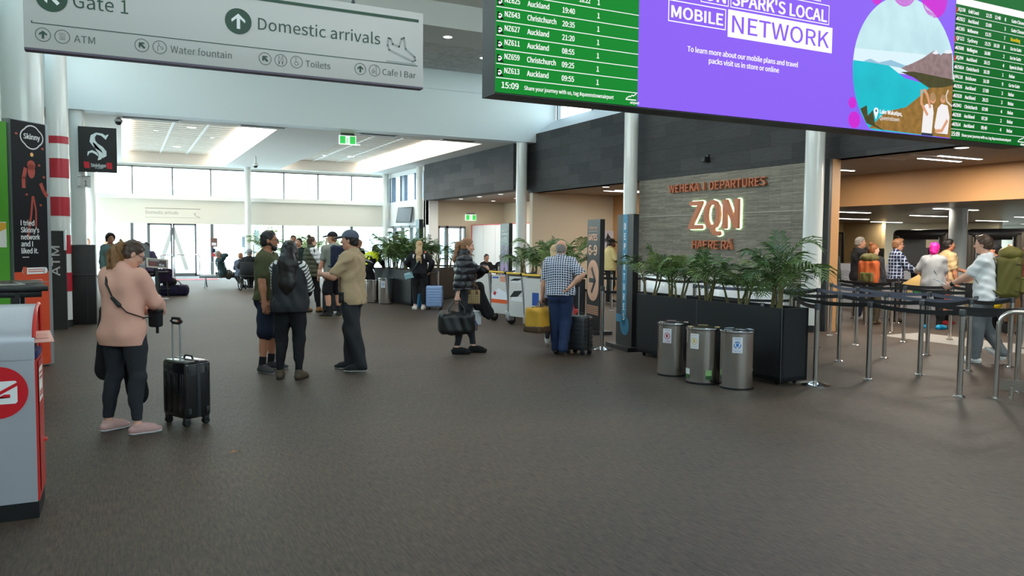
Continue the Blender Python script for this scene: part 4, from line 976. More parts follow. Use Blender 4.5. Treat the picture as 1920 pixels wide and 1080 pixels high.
STEM = mat('palm_stem', (108, 98, 56), 0.7, noise=0.3, nscale=12)
def frond_mesh(seed, L=.85, pairs=17, droop=.5, wl=.38, lw=.036, name='frond', m_=0):
    """one pinnate palm leaf rising from the origin towards +x"""
    q = random.Random(seed); b = MB(); path = []
    for i in range(13):
        t = i/12; path.append(Vector((L*.72*math.sin(t*1.35), 0, L*(.92*t-droop*t*t*1.05))))
    b.tube(path, [.009*(1-.75*i/12) for i in range(13)], 5)
    for i in range(pairs):
        t = .22+.78*i/(pairs-1); k = t*12; j = min(int(k), 11); p = path[j].lerp(path[j+1], k-j); d = (path[j+1]-path[j]).normalized()
        ln = wl*(math.sin(math.pi*(.18+.77*t))**.7)*q.uniform(.85, 1.1)
        for s_ in (-1, 1):
            side = Vector((0, s_, 0)); dr = (side*.80+d*(.50+.35*t)+Vector((0, 0, .22))).normalized()
            m1 = p+dr*ln*.5; e = p+dr*ln+Vector((0, 0, -ln*q.uniform(.18, .5))); w_ = lw*(.7+.5*math.sin(math.pi*t)); wv = d*w_/2
            mid = Vector((0, 0, -w_*.25))
            b.add([p-wv*.5, p+wv*.5, m1+wv, m1+mid, m1-wv, e], [(0, 1, 2, 3), (0, 3, 4), (3, 2, 5), (4, 3, 5)], False)
    o = b.build(name, LEAF[m_], None); me = o.data; bpy.data.objects.remove(o); return me
FR = [frond_mesh(1, .85, 12, .45, m_=0), frond_mesh(2, .95, 13, .6, m_=1), frond_mesh(3, .7, 10, .35, m_=2), frond_mesh(4, 1.0, 13, .8, .42, m_=0), frond_mesh(5, .8, 11, .2, .36, m_=1)]
def broad_mesh(seed, L=.34, w_=.1, n_='leaf', m_=1):
    b = MB(); q = random.Random(seed); N = 6; vs = []
    for i in range(N+1):
        t = i/N; ww = w_*math.sin(math.pi*(.06+.9*t))**.8/2; x = L*t; z = L*(.35*t-.45*t*t); vs += [(x, -ww, z+.25*ww), (x, 0, z), (x, ww, z+.25*ww)]
    b.add(vs, [(3*i+j, 3*i+j+1, 3*i+4+j, 3*i+3+j) for i in range(N) for j in (0, 1)], True)
    o = b.build(n_, LEAF[m_], None); me = o.data; bpy.data.objects.remove(o); return me
BL = [broad_mesh(1), broad_mesh(2, .42, .06, m_=2), broad_mesh(3, .5, .05, m_=0)]
def plant(x, y, z, h, label, seed, kind='palm', n=8, s=1.0, group='potted palms', nm='potted_palm'):
    """stems with leaves, planted at height z, top leaves near z+h"""
    q = random.Random(seed); o = root(nm, (x, y, z), label, 'plant', group)
    b = MB(); tips = []
    ns = 3 if kind != 'rosette' else 1
    for i in range(ns):
        a = q.uniform(0, 6.28); hh = h*q.uniform(.36, .55); p = Vector((.07*math.cos(a), .07*math.sin(a), 0)); e = p+Vector((.10*math.cos(a), .10*math.sin(a), hh))
        b.tube([p, p.lerp(e, .5)+Vector((.01, 0, 0)), e], [.018, .014, .010], 6); tips.append((p, e))
    b.build('stem', STEM, o, True)
    for i in range(n):
        p, e = tips[i % ns]; c = p.lerp(e, q.uniform(.5, 1.0) if kind != 'broad' else q.uniform(.3, 1.0))
        me = (q.choice(FR) if kind == 'palm' else BL[0] if kind == 'broad' else q.choice(BL[1:]))
        l = bpy.data.objects.new('frond' if kind == 'palm' else 'leaf', me); COL.objects.link(l); l.parent = o
        l.location = c; sc = s*h*q.uniform(.55, .85)*(1 if kind == 'palm' else 1.1)
        l.scale = (sc, sc, sc)
        l.rotation_euler = (q.uniform(-.2, .2), q.uniform(-.45, .25) if kind == 'palm' else q.uniform(-1.2, .2), 6.283*i/n+q.uniform(-.35, .35))
    return o
o, f, L = planter((6.66, 9.34), (6.68, 6.55), .41, .89, 'long black planter box on castors behind the three bins', 1.33)
ords = ('at the far end', 'second', 'third', 'fourth', 'fifth', 'sixth', 'seventh', 'eighth', 'at the near end')
for i in range(9):
    t = .15+(L-.3)*i/8; p = f.p(t, .83, -.2+.08*(-1)**i)
    hh = (.70, .80, .80, .66, .70, .64, .78, .76, 1.12)[i]
    plant(p.x, p.y, p.z, hh, 'kentia palm %s in the long planter behind the bins' % (ords[i] if i in (0, 8) else ords[i]+' from the far end'), 20+i, 'palm', 13, 1.05)
for t, z in ((1.02, .93), (2.42, .93)):
    p = f.p(t, .84, -.06); o = root('plant_tag', p, 'small black notice stuck in the soil, %s in the long planter' % ('further' if t < 2 else 'nearer'), 'tag', 'plant tags')
    b = MB(); f.slab(b, t-.035, .84, t+.035, .93, -.062, -.058); b.build('card', BLACK, o)
    b = MB(); f.slab(b, t-.004, .80, t+.004, .84, -.062, -.058); b.build('stake', BLACK, o)
    b = MB()
    for z in (.915, .90, .885, .87): f.rect(b, t-.026, z, t+.022, z+.004, -.056)
    b.build('print', INK, o)
# far planters
oa, fa, La = planter((6.12, 20.7), (6.40, 18.5), .5, .89, 'black planter box behind the far steel bins')
ob, fb, Lb = planter((7.05, 18.9), (9.0, 20.9), .4, .89, 'black planter box right of the blond woman')
oc, fc, Lc = planter((7.78, 15.9), (7.74, 13.3), .5, .89, 'dark planter box behind the luggage trolleys')
od, fd, Ld = planter((6.72, 12.35), (6.80, 11.68), .26, .9, 'dark planter box end behind the man in the checked shirt')
for i in range(9):
    p = fa.p(.2+(La-.4)*i/8, .83, -.25); kind = ('broad' if i == 1 else 'palm')
    plant(p.x, p.y, p.z, (.95, 1.35, 1.0, 1.1, .9, 1.05, .95, 1.0, .8)[i], '%s %d from the back in the planter behind the far bins' % ('tall broad leaved plant' if kind == 'broad' else 'bushy palm', i+1), 50+i, kind, 13 if kind == 'palm' else 26, 1.05 if kind == 'palm' else .8)
for i in range(8):
    p = fb.p(.2+(Lb-.4)*i/7, .83, -.2)
    plant(p.x, p.y, p.z, (.95, .75, .95, .6, .85, .7, .8, .7)[i], 'spiky potted plant %d from the left behind the woman in the puffer jacket' % (i+1), 80+i, 'rosette' if i % 2 else 'palm', 12, .9)
for i in range(7):
    p = fc.p(.15+(Lc-.3)*i/6, .83, -.25)
    plant(p.x, p.y, p.z, (.75, .95, .8, .95, .85, .95, 1.05)[i], 'palm %d from the back in the planter behind the trolleys' % (i+1), 100+i, 'palm', 10, 1.0)
p = fd.p(.2, .85, -.13); plant(p.x, p.y, p.z, .92, 'broad leaved palm in front of the beige wall behind the bald man', 124, 'palm', 9, .95)
for i, (x, y, z, h) in enumerate(((5.2, 33.5, 0, 2.4), (6.3, 33.8, 0, 2.3), (7.2, 33.0, 0, 2.2), (8.3, 34.0, 0, 1.9))):
    o = plant(x, y, .45, h-.45, 'large potted palm against the glass front, %s from the left' % ('first', 'second', 'third', 'fourth')[i], 140+i, 'palm', 12, .75, 'palms by the glass front')
    MB().lathe((x, y, 0), [(.2, 0), (.26, .5), (.24, .5), (.22, .42)], 24).build('pot', CHAR, o)

# ------------------------------------------------------------------ queue posts and belts
def post(x, y, label, h=.94, wide=False):
    o = root('queue_post', (x, y, 0), label, 'post', 'steel queue posts')
    MB().lathe((0, 0, 0), [(.03, .01), (.03, h-.07)], 20).build('tube', STEEL, o, True)
    MB().lathe((0, 0, 0), [(.034, h-.07), (.034, h-.005), (.03, h)], 20).build('head', CHAR, o, True)
    if wide: MB().lathe((0, 0, 0), [(.17, 0), (.17, .012), (.06, .035), (.032, .05)], 32).build('base', CHROME, o, True)
    else: MB().lathe((0, 0, 0), [(.062, 0), (.062, .008), (.045, .018), (.032, .022)], 24).build('base', CHROME, o, True)
    return o
grid = {0: (8.02, [5.32, 6.47, 7.65]), 1: (8.91, [5.25, 6.44, 7.68, 8.85]), 2: (9.77, [6.38, 7.63, 8.85]), 3: (10.61, [6.36, 7.56, 8.82]), 4: (11.72, [7.51, 8.79]), 5: (12.75, [7.45, 8.67, 9.82, 11.06]), 6: (13.5, [11.0]), 7: (14.4, [10.97, 12.07]), 8: (15.2, [12.03])}
rown = ('front', 'second', 'third', 'fourth', 'fifth', 'sixth', 'seventh', 'eighth', 'ninth'); pn = ('nearest the handrail', 'second from the handrail', 'third from the handrail', 'fourth from the handrail')
for k_, (x, ys_) in grid.items():
    for j, y in enumerate(ys_): post(x, y, 'steel queue post in the %s row, %s' % (rown[k_], pn[j] if len(ys_) > 1 else 'standing alone'))
post(11.62, 10.05, 'steel queue post just in front of the wooden post'); post(11.3, 9.95, 'steel queue post beside the white column foot')
post(7.15, 6.48, 'steel queue post with a wide chrome foot behind the near planter end', .94, True)
post(6.5, 9.99, 'single chrome post with a wide foot beside the DEPARTURES pylon', .96, True)
for x, y, t in ((8.7, 14.6, 'behind the far end of the long planter'), (9.4, 12.9, 'behind the middle palms of the long planter'), (9.9, 11.6, 'behind the near palms of the long planter'), (10.4, 15.6, 'beside the man in the pale yellow shirt'), (8.6, 10.4, 'behind the DEPARTURES end of the long planter'), (10.6, 10.2, 'between the long planter and the slate wall'), (8.3, 22.3, 'behind the spiky plants'), (9.2, 21.9, 'behind the woman in the puffer jacket'), (10.2, 21.4, 'behind the lilac arrow pylon'), (7.0, 18.2, 'left of the lilac arrow pylon')):
    post(x, y, 'steel queue post '+t)
BELT = mat('black_belt', (18, 18, 20), 0.7); BELTB = mat('grey_blue_belt', (84, 88, 104), 0.7)
def belt(a, b_, label, m_=BELT, z=.905, sag=.03):
    A = Vector((*a, z)); B = Vector((*b_, z)); d = (B-A).normalized(); A = A+d*.034; B = B-d*.034; n_ = Vector((-d.y, d.x, 0))*.0012
    vs = []
    for i in range(9):
        t = i/8; p = A.lerp(B, t); p.z -= sag*4*t*(1-t)
        for hh, s_ in ((-.025, -1), (.025, -1), (.025, 1), (-.025, 1)): vs.append(p+n_*s_+Vector((0, 0, hh)))
    mb = MB().add(vs, [(4*i+j, 4*i+(j+1) % 4, 4*i+4+(j+1) % 4, 4*i+4+j) for i in range(8) for j in range(4)], True)
    return tag(mb.build('queue_belt', m_), label, 'belt', 'retractable queue belts')
seg = ('between the two posts nearest the handrail', 'between the second and third posts', 'between the third and fourth posts')
for k_, (x, ys_) in grid.items():
    for j in range(len(ys_)-1):
        belt((x, ys_[j]), (x, ys_[j+1]), '%s queue belt of the %s row, %s' % ('grey blue' if k_ in (2, 3) else 'black', rown[k_], seg[j]), BELTB if k_ in (2, 3) else BELT)
belt((8.02, 5.32), (8.91, 5.25), 'black queue belt that closes the near end of the front two rows')
belt((8.02, 7.65), (7.15, 6.48), 'black queue belt from the front row to the wide footed post')
belt((9.77, 6.38), (10.61, 6.36), 'black queue belt that closes the near end of the third and fourth rows')
belt((8.91, 6.44), (9.77, 6.38), 'black queue belt that runs across behind the handrail')
belt((10.61, 8.82), (11.3, 9.95), 'grey blue queue belt towards the white column', BELTB)
belt((9.77, 8.85), (8.91, 8.85), 'black queue belt behind the near palms')
belt((11.72, 8.79), (11.62, 10.05), 'black queue belt in front of the wooden post')
belt((13.5, 11.0), (12.75, 11.06), 'black queue belt beside the dark backpack')
belt((14.4, 10.97), (13.5, 11.0), 'black queue belt in front of the man in black')
belt((15.2, 12.03), (14.4, 12.07), 'black queue belt behind the man in black')
belt((14.4, 10.97), (14.4, 9.8), 'black queue belt beside the woman with pink hair', sag=.02); post(14.4, 9.8, 'steel queue post beside the woman with pink hair')
belt((14.4, 9.8), (14.3, 8.6), 'black queue belt in front of the man in the tan shirt'); post(14.3, 8.6, 'steel queue post behind the walking man')
belt((14.3, 8.6), (14.2, 7.2), 'black queue belt behind the green backpack'); post(14.2, 7.2, 'steel queue post at the right edge behind the green backpack')
PP = [(8.7, 14.6), (9.4, 12.9), (9.9, 11.6), (10.6, 10.2)]
for i in range(3):
    belt(PP[i], PP[i+1], 'black upper queue belt behind the palms, %s stretch' % ('far', 'middle', 'near')[i]); belt(PP[i], PP[i+1], 'black lower queue belt behind the palms, %s stretch' % ('far', 'middle', 'near')[i], z=.62)
belt((10.4, 15.6), (8.7, 14.6), 'black queue belt behind the DEPARTURES pylon'); belt((8.6, 10.4), (9.77, 8.85), 'grey blue queue belt behind the long planter', BELTB)
belt((8.3, 22.3), (9.2, 21.9), 'black queue belt behind the spiky plants'); belt((9.2, 21.9), (10.2, 21.4), 'black queue belt behind the lilac arrow pylon')
# handrail
o = root('handrail', (8.5, 5.1, 0), 'brushed steel hoop handrail with a toe board at the right edge', 'handrail')
A = Vector((8.31, 5.11, 0)); d = Vector((.55, -.835, 0)).normalized(); L = 1.25; pth = [A, A+Vector((0, 0, .78))]
for i in range(1, 9): a = math.pi/2*i/8; pth.append(A+d*.15*(1-math.cos(a))+Vector((0, 0, .78+.15*math.sin(a))))
pth += [A+d*(L-.15)+Vector((0, 0, .93))]
for i in range(1, 9): a = math.pi/2*i/8; pth.append(A+d*(L-.15+.15*math.sin(a))+Vector((0, 0, .78+.15*math.cos(a))))
pth.append(A+d*L)
MB().tube(pth, .025, 14).build('hoop', STEEL, o)
f = Face(A, d, (0, 0, 1)); b = MB(); f.slab(b, .03, .1, L-.03, .21, -.008, .008); b.build('toe_board', STEEL, o)
MB().tube([A+d*.14+Vector((0, 0, 0)), A+d*.14+Vector((0, 0, .13))], .018, 12).build('stop_peg', STEEL, o)
for t in (0, L): b = MB(); p = A+d*t; b.lathe(p, [(.075, 0), (.075, .008)], 24); b.build('foot_plate', STEEL, o)
# bright low counter in front of the slate wall
o = root('low_counter', (11.6, 13.6, 0), 'low white glossy counter along the foot of the slate wall', 'counter')
MB().obox((11.62, 13.55, .42), (.34, 4.7, .84), r=.02).build('body', mat('gloss_white', (236, 238, 240), 0.15, coat=.5), o)
MB().obox((11.60, 13.55, .86), (.42, 4.8, .04), r=.01).build('top', WHITE, o)
# ------------------------------------------------------------------ soft shapes: blended solids turned into one closed surface
def surface_nets(F, org, h):
    S = F < 0
    nx, ny, nz = F.shape
    c = np.zeros((nx-1, ny-1, nz-1), np.int8)
    for i in (0, 1):
        for j in (0, 1):
            for k in (0, 1): c += S[i:nx-1+i, j:ny-1+j, k:nz-1+k]
    act = (c > 0) & (c < 8)
    ids = np.full(act.shape, -1, np.int64); I = np.argwhere(act); ids[act] = np.arange(len(I))
    P = np.zeros((len(I), 3)); N = np.zeros(len(I))
    cor = [(0,0,0),(1,0,0),(0,1,0),(1,1,0),(0,0,1),(1,0,1),(0,1,1),(1,1,1)]
    val = [F[I[:, 0]+a, I[:, 1]+b, I[:, 2]+d] for a, b, d in cor]
    for a, b in ((0,1),(2,3),(4,5),(6,7),(0,2),(1,3),(4,6),(5,7),(0,4),(1,5),(2,6),(3,7)):
        va, vb = val[a], val[b]; m_ = (va < 0) != (vb < 0); t = np.where(m_, va/np.where(m_, va-vb, 1), 0)
        pa, pb = np.array(cor[a], float), np.array(cor[b], float)
        P += np.where(m_[:, None], pa+(pb-pa)*t[:, None], 0); N += m_
    V = (I+P/N[:, None])*h+org
    quads = []
    for ax in range(3):
        A = np.moveaxis(S, ax, 0); D = np.moveaxis(ids, ax, 0)
        a0, a1 = A[:-1, 1:-1, 1:-1], A[1:, 1:-1, 1:-1]
        e = np.argwhere(a0 != a1)
        if not len(e): continue
        x, y, z = e[:, 0], e[:, 1], e[:, 2]
        q = np.stack([D[x, y, z], D[x, y+1, z], D[x, y+1, z+1], D[x, y, z+1]], 1)
        fl = ~a0[x, y, z]
        if ax == 1: fl = ~fl
        q[fl] = q[fl][:, ::-1]
        quads.append(q)
    return V, np.concatenate(quads)
class Soft:
    """Blend of round cones, ellipsoids and rounded boxes (negative inside)."""
    def __init__(s): s.it = []; s.cuts = []; s.nz = None
    def cone(s, a, b, ra, rb, k=.02, flat=None): s.it.append(('c', np.array(a, float), np.array(b, float), ra, rb, k, flat)); return s
    def ell(s, c, r, k=.02, M=None): s.it.append(('e', np.array(c, float), np.array(r, float), M, k)); return s
    def box(s, c, hs, r, k=.01, M=None): s.it.append(('b', np.array(c, float), np.array(hs, float), r, M, k)); return s
    def sub(s, c, r, k=.01, M=None): s.it.append(('s', np.array(c, float), np.array(r, float), M, k)); return s
    def cut(s, p, n): s.cuts.append((np.array(p, float), np.array(n, float)/np.linalg.norm(n))); return s     # keeps the side against n
    def bounds(s):
        lo = np.full(3, 9.0); hi = -lo
        for t in s.it:
            if t[0] == 'c': r = max(t[3], t[4])*(max(1, t[6][1]) if t[6] else 1); a, b = np.minimum(t[1], t[2])-r, np.maximum(t[1], t[2])+r
            elif t[0] == 'e': r = max(t[2]) if t[3] is not None else t[2]; a, b = t[1]-r, t[1]+r
            elif t[0] == 'b': r = np.linalg.norm(t[2]) if t[4] is not None else t[2]; a, b = t[1]-r, t[1]+r
            else: continue
            lo, hi = np.minimum(lo, a), np.maximum(hi, b)
        return lo, hi
    def mesh(s, h, fold=0.0, fs=9.0, seed=0, ridge=None):
        lo, hi = s.bounds(); pad = .05
        for p, n in s.cuts:                                   # shrink the grid with axis-aligned cuts
            ax = int(np.argmax(np.abs(n)))
            if abs(n[ax]) > .999: 
                if n[ax] > 0: hi[ax] = min(hi[ax], p[ax])
                else: lo[ax] = max(lo[ax], p[ax])
        lo = lo-pad; hi = hi+pad
        n = np.ceil((hi-lo)/h).astype(int)+1
        F = np.full(n, 1.0)
        ax = [lo[i]+h*np.arange(n[i]) for i in range(3)]
        for t in s.it:
            if t[0] == 'c': r = max(t[3], t[4])*(max(1, t[6][1]) if t[6] else 1); a, b = np.minimum(t[1], t[2])-r, np.maximum(t[1], t[2])+r; k = t[5]
            elif t[0] in 'es': r = max(t[2]) if t[3] is not None else t[2]; a, b = t[1]-r, t[1]+r; k = t[4]
            else: r = np.linalg.norm(t[2]) if t[4] is not None else t[2]; a, b = t[1]-r, t[1]+r; k = t[5]
            i0 = np.clip(np.floor((a-k-.03-lo)/h).astype(int), 0, n-1); i1 = np.clip(np.ceil((b+k+.03-lo)/h).astype(int)+1, 1, n)
            if np.any(i1 <= i0): continue
            X, Y, Z = np.meshgrid(ax[0][i0[0]:i1[0]], ax[1][i0[1]:i1[1]], ax[2][i0[2]:i1[2]], indexing='ij')
            p = np.stack([X, Y, Z], -1)
            if t[0] == 'c':
                A, B, ra, rb, fl = t[1], t[2], t[3], t[4], t[6]; q = p-A; d = B-A
                if fl: w_ = np.array(fl[0], float); w_ /= np.linalg.norm(w_); g = 1/fl[1]-1; q = q+(q@w_)[..., None]*w_*g; d = d+(d@w_)*w_*g
                tt = np.clip((q@d)/max(d@d, 1e-9), 0, 1); D = np.linalg.norm(q-tt[..., None]*d, axis=-1)-(ra+(rb-ra)*tt)
            elif t[0] in 'es':
                q = p-t[1]
                if t[3] is not None: q = q@t[3]
                k0 = np.linalg.norm(q/t[2], axis=-1); k1 = np.linalg.norm(q/t[2]**2, axis=-1); D = k0*(k0-1)/np.maximum(k1, 1e-6)
            else:
                q = p-t[1]
                if t[4] is not None: q = q@t[4]
                e = np.abs(q)-t[2]+t[3]; D = np.linalg.norm(np.maximum(e, 0), axis=-1)+np.minimum(e.max(-1), 0)-t[3]
            sl = F[i0[0]:i1[0], i0[1]:i1[1], i0[2]:i1[2]]
            if t[0] == 's': u = np.maximum(k-np.abs(sl+D), 0)/k; sl[...] = np.maximum(sl, -D)+u*u*k*.25
            else: u = np.maximum(k-np.abs(sl-D), 0)/k; sl[...] = np.minimum(sl, D)-u*u*k*.25
        X, Y, Z = np.meshgrid(*ax, indexing='ij')
        if fold:
            q = np.random.RandomState(seed); W = 0
            for i in range(5):
                d = q.normal(size=3)*np.array([1, 1, .55]); d = d/np.linalg.norm(d)*fs*q.uniform(.6, 1.7); W = W+np.sin(d[0]*X*6.28+d[1]*Y*6.28+d[2]*Z*6.28+q.uniform(0, 6.28))
            F = F+W*fold/2.2
        if ridge: F = F+ridge[0]*np.abs(np.sin(np.pi*(Z+ridge[2]*(X+Y))/ridge[1]))*-1+ridge[0]*.5
        for p0, nn in s.cuts: F = np.maximum(F, (X-p0[0])*nn[0]+(Y-p0[1])*nn[1]+(Z-p0[2])*nn[2])
        F[0] = F[-1] = 1; F[:, 0] = F[:, -1] = 1; F[:, :, 0] = F[:, :, -1] = 1
        return surface_nets(F, lo, h)
    def build(s, name, m_, parent=None, h=.01, scale=1.0, **kw):
        V, Q = s.mesh(h, **kw)
        me = bpy.data.meshes.new(name); V = V*scale
        me.vertices.add(len(V)); me.vertices.foreach_set('co', V.ravel().astype(np.float32))
        me.loops.add(Q.size); me.loops.foreach_set('vertex_index', Q.ravel().astype(np.int32))
        me.polygons.add(len(Q)); me.polygons.foreach_set('loop_start', np.arange(0, Q.size, 4, dtype=np.int32))
        me.polygons.foreach_set('use_smooth', np.ones(len(Q), bool))
        me.update(calc_edges=True); me.validate(); me.materials.append(m_)
        o = bpy.data.objects.new(name, me); COL.objects.link(o)
        if parent is not None: o.parent = parent
        return o
def unit(v): v = np.array(v, float); return v/max(np.linalg.norm(v), 1e-9)
def rotv(v, axis, deg):
    return np.array(Matrix.Rotation(R(deg), 3, Vector(axis)) @ Vector(v))
def ik(a, c, l1, l2, pole):
    """middle joint between a and c for limb lengths l1, l2, bent towards pole"""
    a, c, pole = np.array(a, float), np.array(c, float), np.array(pole, float); d = c-a; L = np.linalg.norm(d); dn = d/L
    if L > (l1+l2)*.998: c = a+dn*(l1+l2)*.998; L = (l1+l2)*.998
    x = (l1*l1-l2*l2+L*L)/(2*L); y = math.sqrt(max(l1*l1-x*x, 0)); p = pole-(pole@dn)*dn
    return a+dn*x+unit(p)*y, c

# ------------------------------------------------------------------ people
SKIN = {'fair': mat('skin_fair', (226, 172, 148), 0.5, noise=0.05, nscale=14), 'light': mat('skin_light', (214, 156, 128), 0.5, noise=0.05, nscale=14), 'tan': mat('skin_tan', (188, 126, 96), 0.5, noise=0.05, nscale=14), 'olive': mat('skin_olive', (172, 118, 90), 0.5, noise=0.05, nscale=14), 'brown': mat('skin_brown', (112, 72, 54), 0.5, noise=0.05, nscale=14)}
def cloth(name, rgb, rough=.85, **kw): return mat('cloth_'+name, rgb, rough, noise=kw.pop('noise', .08), nscale=kw.pop('nscale', 60), spec=.3, **kw)
HAIRM = {'dark': mat('hair_dark', (30, 24, 22), 0.45, noise=.3, nscale=40), 'brown': mat('hair_brown', (74, 52, 38), 0.45, noise=.3, nscale=40), 'auburn': mat('hair_auburn', (146, 88, 48), 0.45, noise=.3, nscale=40), 'blond': mat('hair_blond', (190, 158, 116), 0.45, noise=.25, nscale=40), 'grey': mat('hair_grey', (132, 126, 120), 0.5, noise=.25, nscale=40), 'pink': mat('hair_pink', (226, 20, 140), 0.5, noise=.15, nscale=40), 'sandy': mat('hair_sandy', (150, 104, 70), 0.45, noise=.3, nscale=40), 'curl': mat('hair_curl', (136, 98, 60), 0.5, noise=.45, nscale=24)}
EYEW = mat('eye_white', (230, 226, 220), .3); EYED = mat('eye_dark', (36, 28, 24), .3); LIPS = mat('lips', (176, 98, 90), .45); LENS = mat('spectacle_frame', (30, 28, 30), .3)
class Person:
    def __init__(s, label, x, y, rel, H=1.72, sex='m', fat=1.0, skin='light', h=.011, head=(0, 0, 0), lean=0.0, side=0.0, twist=0.0, pelvis=None,
                 feet=None, hands=None, poles=None, curl=(.5, .5), palms=(None, None), shoe=None, group=None, seat=False, knees=None, hunch=0.0, face=True, bare=False):
        s.S = H/1.75; s.h = h/s.S; s.sex = sex; s.fat = fat; f_ = sex == 'f'
        view = math.atan2(x, y); hd = view+R(rel); s.loc = (x, y, 0); s.rz = -hd
        s.P = np.array(pelvis if pelvis is not None else (0, 0, .955), float)
        Rm = Euler((-R(lean), R(side), 0)).to_matrix(); Rt = Euler((0, 0, -R(twist))).to_matrix()
        s.r, s.f, s.u = (np.array(Rt @ Rm @ Vector(v)) for v in ((1, 0, 0), (0, 1, 0), (0, 0, 1)))
        s.pr, s.pf = np.array((1., 0, 0)), np.array((0, 1., 0))
        T = lambda a, b, c: s.P+s.r*a+s.f*b+s.u*c
        s.T = T
        sw = (.138 if f_ else .160)*(1+.35*(fat-1))
        s.sh = [T(-sw, -.01+hunch*.4, .448), T(sw, -.01+hunch*.4, .448)]
        s.neck = T(0, -.015+hunch*.5, .50)
        hy, hp, hr = head
        up = unit(s.u+np.array((0, 0, .6))); fw = unit(s.f-(s.f@up)*up); rt = np.cross(fw, up)
        fw = rotv(fw, up, -hy); rt = rotv(rt, up, -hy); fw, up = rotv(fw, rt, -hp), rotv(up, rt, -hp); rt, up = rotv(rt, fw, hr), rotv(up, fw, hr)
        s.hf, s.hu, s.hr = fw, up, rt
        s.hc = s.neck+s.u*.045+up*.125+fw*.022+s.f*.01
        hip = [s.P+s.pr*-.088+np.array((0, 0, -.035)), s.P+s.pr*.088+np.array((0, 0, -.035))]
        s.hip = hip
        feet = feet or [(-.10, .02, -8), (.10, 0, 10)]
        s.feet = [tuple(ft)+(0, 0)[:max(0, 5-len(ft))] if len(ft) < 5 else ft for ft in feet]
        s.feet = [(ft+(0, 0, 0, 0, 0))[:5] if isinstance(ft, tuple) else ft for ft in feet]
        s.ank, s.kn, s.fd = [], [], []
        for i in (0, 1):
            fx, fy, toe, lift, pit = s.feet[i]; d = np.array((math.sin(R(toe)), math.cos(R(toe)), 0)); s.fd.append(d)
            a = np.array((fx, fy, .085+lift))-d*.03
            kp = d*.9+np.array((0, .25, 0)) if knees is None else np.array(knees[i], float)
            k_, a = ik(hip[i], a, .42, .42, kp); s.kn.append(k_); s.ank.append(a)
        hands = hands or [(-.25, .03, .78), (.25, .03, .78)]; poles = poles or [(-.5, -.8, -.2), (.5, -.8, -.2)]
        s.el, s.wr, s.hd = [], [], []
        for i in (0, 1):
            e, w_ = ik(s.sh[i], hands[i], .285, .255, poles[i]); s.el.append(e); s.wr.append(w_); s.hd.append(unit(w_-e))
        s.curl = curl; s.palms = palms
        s.obj = None; s.skin = SKIN[skin]; s.kids = []
        b = Soft(); s.torso(b, -.008); s.limbs(b, 0, legs=False)
        for i in (0, 1): s.leg(b, i, 0 if bare else -.008)
        nk = .050 if f_ else .058
        b.cone(s.neck-s.u*.03, s.hc-s.hu*.06-s.hf*.015, nk*1.12, nk*.98, .03)
        s.headshape(b)
        for i in (0, 1): s.hand(b, i)
        for i in (0, 1): s.foot(b, i, -.007)
        s.obj = b.build('person', s.skin, None, s.h, s.S)
        s.obj.location = s.loc; s.obj.rotation_euler = (0, 0, s.rz)
        tag(s.obj, label, 'person', group)
        if face: s.faceparts()
    def H(s, a, b, c): return s.hc+s.hr*a+s.hf*b+s.hu*c
    def W(s, p):
        """a point of the figure's own frame in the world"""
        p = np.array(p, float)*s.S; c, sn = math.cos(s.rz), math.sin(s.rz)
        return Vector((s.loc[0]+p[0]*c-p[1]*sn, s.loc[1]+p[0]*sn+p[1]*c, p[2]))
    def M(s): return np.stack([s.r, s.f, s.u], 1)
    def HM(s): return np.stack([s.hr, s.hf, s.hu], 1)
    def torso(s, b, e, low=True):
        T, M, F_ = s.T, s.M(), s.fat
        fm = s.sex == 'f'
        if low: b.ell(T(0, -.005, .0), ((.172 if fm else .165)*F_+e, (.118 if fm else .112)*F_+e, .125+e), .05, M)
        b.ell(T(0, .0+.03*(F_-1), .14), ((.128 if fm else .145)*F_**1.3+e, (.098 if fm else .103)*F_**1.6+e, .15+e), .06, M)
        b.ell(T(0, -.005, .325), ((.142 if fm else .163)*F_+e, (.108 if fm else .118)*F_+e, .175+e), .06, M)
        b.cone(s.sh[0]-s.u*.02, s.sh[1]-s.u*.02, .050+e, .050+e, .05)
        b.cone(T(0, -.02, .488), s.sh[0], .050+e, .040+e, .05); b.cone(T(0, -.02, .488), s.sh[1], .050+e, .040+e, .05)
        b.ell(T(-.07, -.055, .38), (.07+e, .05+e, .1+e), .05, M); b.ell(T(.07, -.055, .38), (.07+e, .05+e, .1+e), .05, M)
        if fm:
            for x in (-.07, .07): b.ell(T(x, .085, .335), (.064+e, .058+e, .066+e), .035, M)
        else:
            for x in (-.075, .075): b.ell(T(x, .07, .37), (.075+e, .042+e, .065+e), .04, M)
        if low:
            for x in (-.08, .08): b.ell(s.P+np.array((x, -.06, -.06)), (.088+e, .075*F_+e, .095+e), .04)
    def limbs(s, b, e, arms=True, legs=True, kk=1.0):
        w_ = .90 if s.sex == 'f' else 1.0
        if arms:
            for i in (0, 1):
                b.ell(s.sh[i]-s.u*.012, (.052*w_+e,)*3, .04); s.arm(b, i, e)
        if legs:
            for i in (0, 1): s.leg(b, i, e)
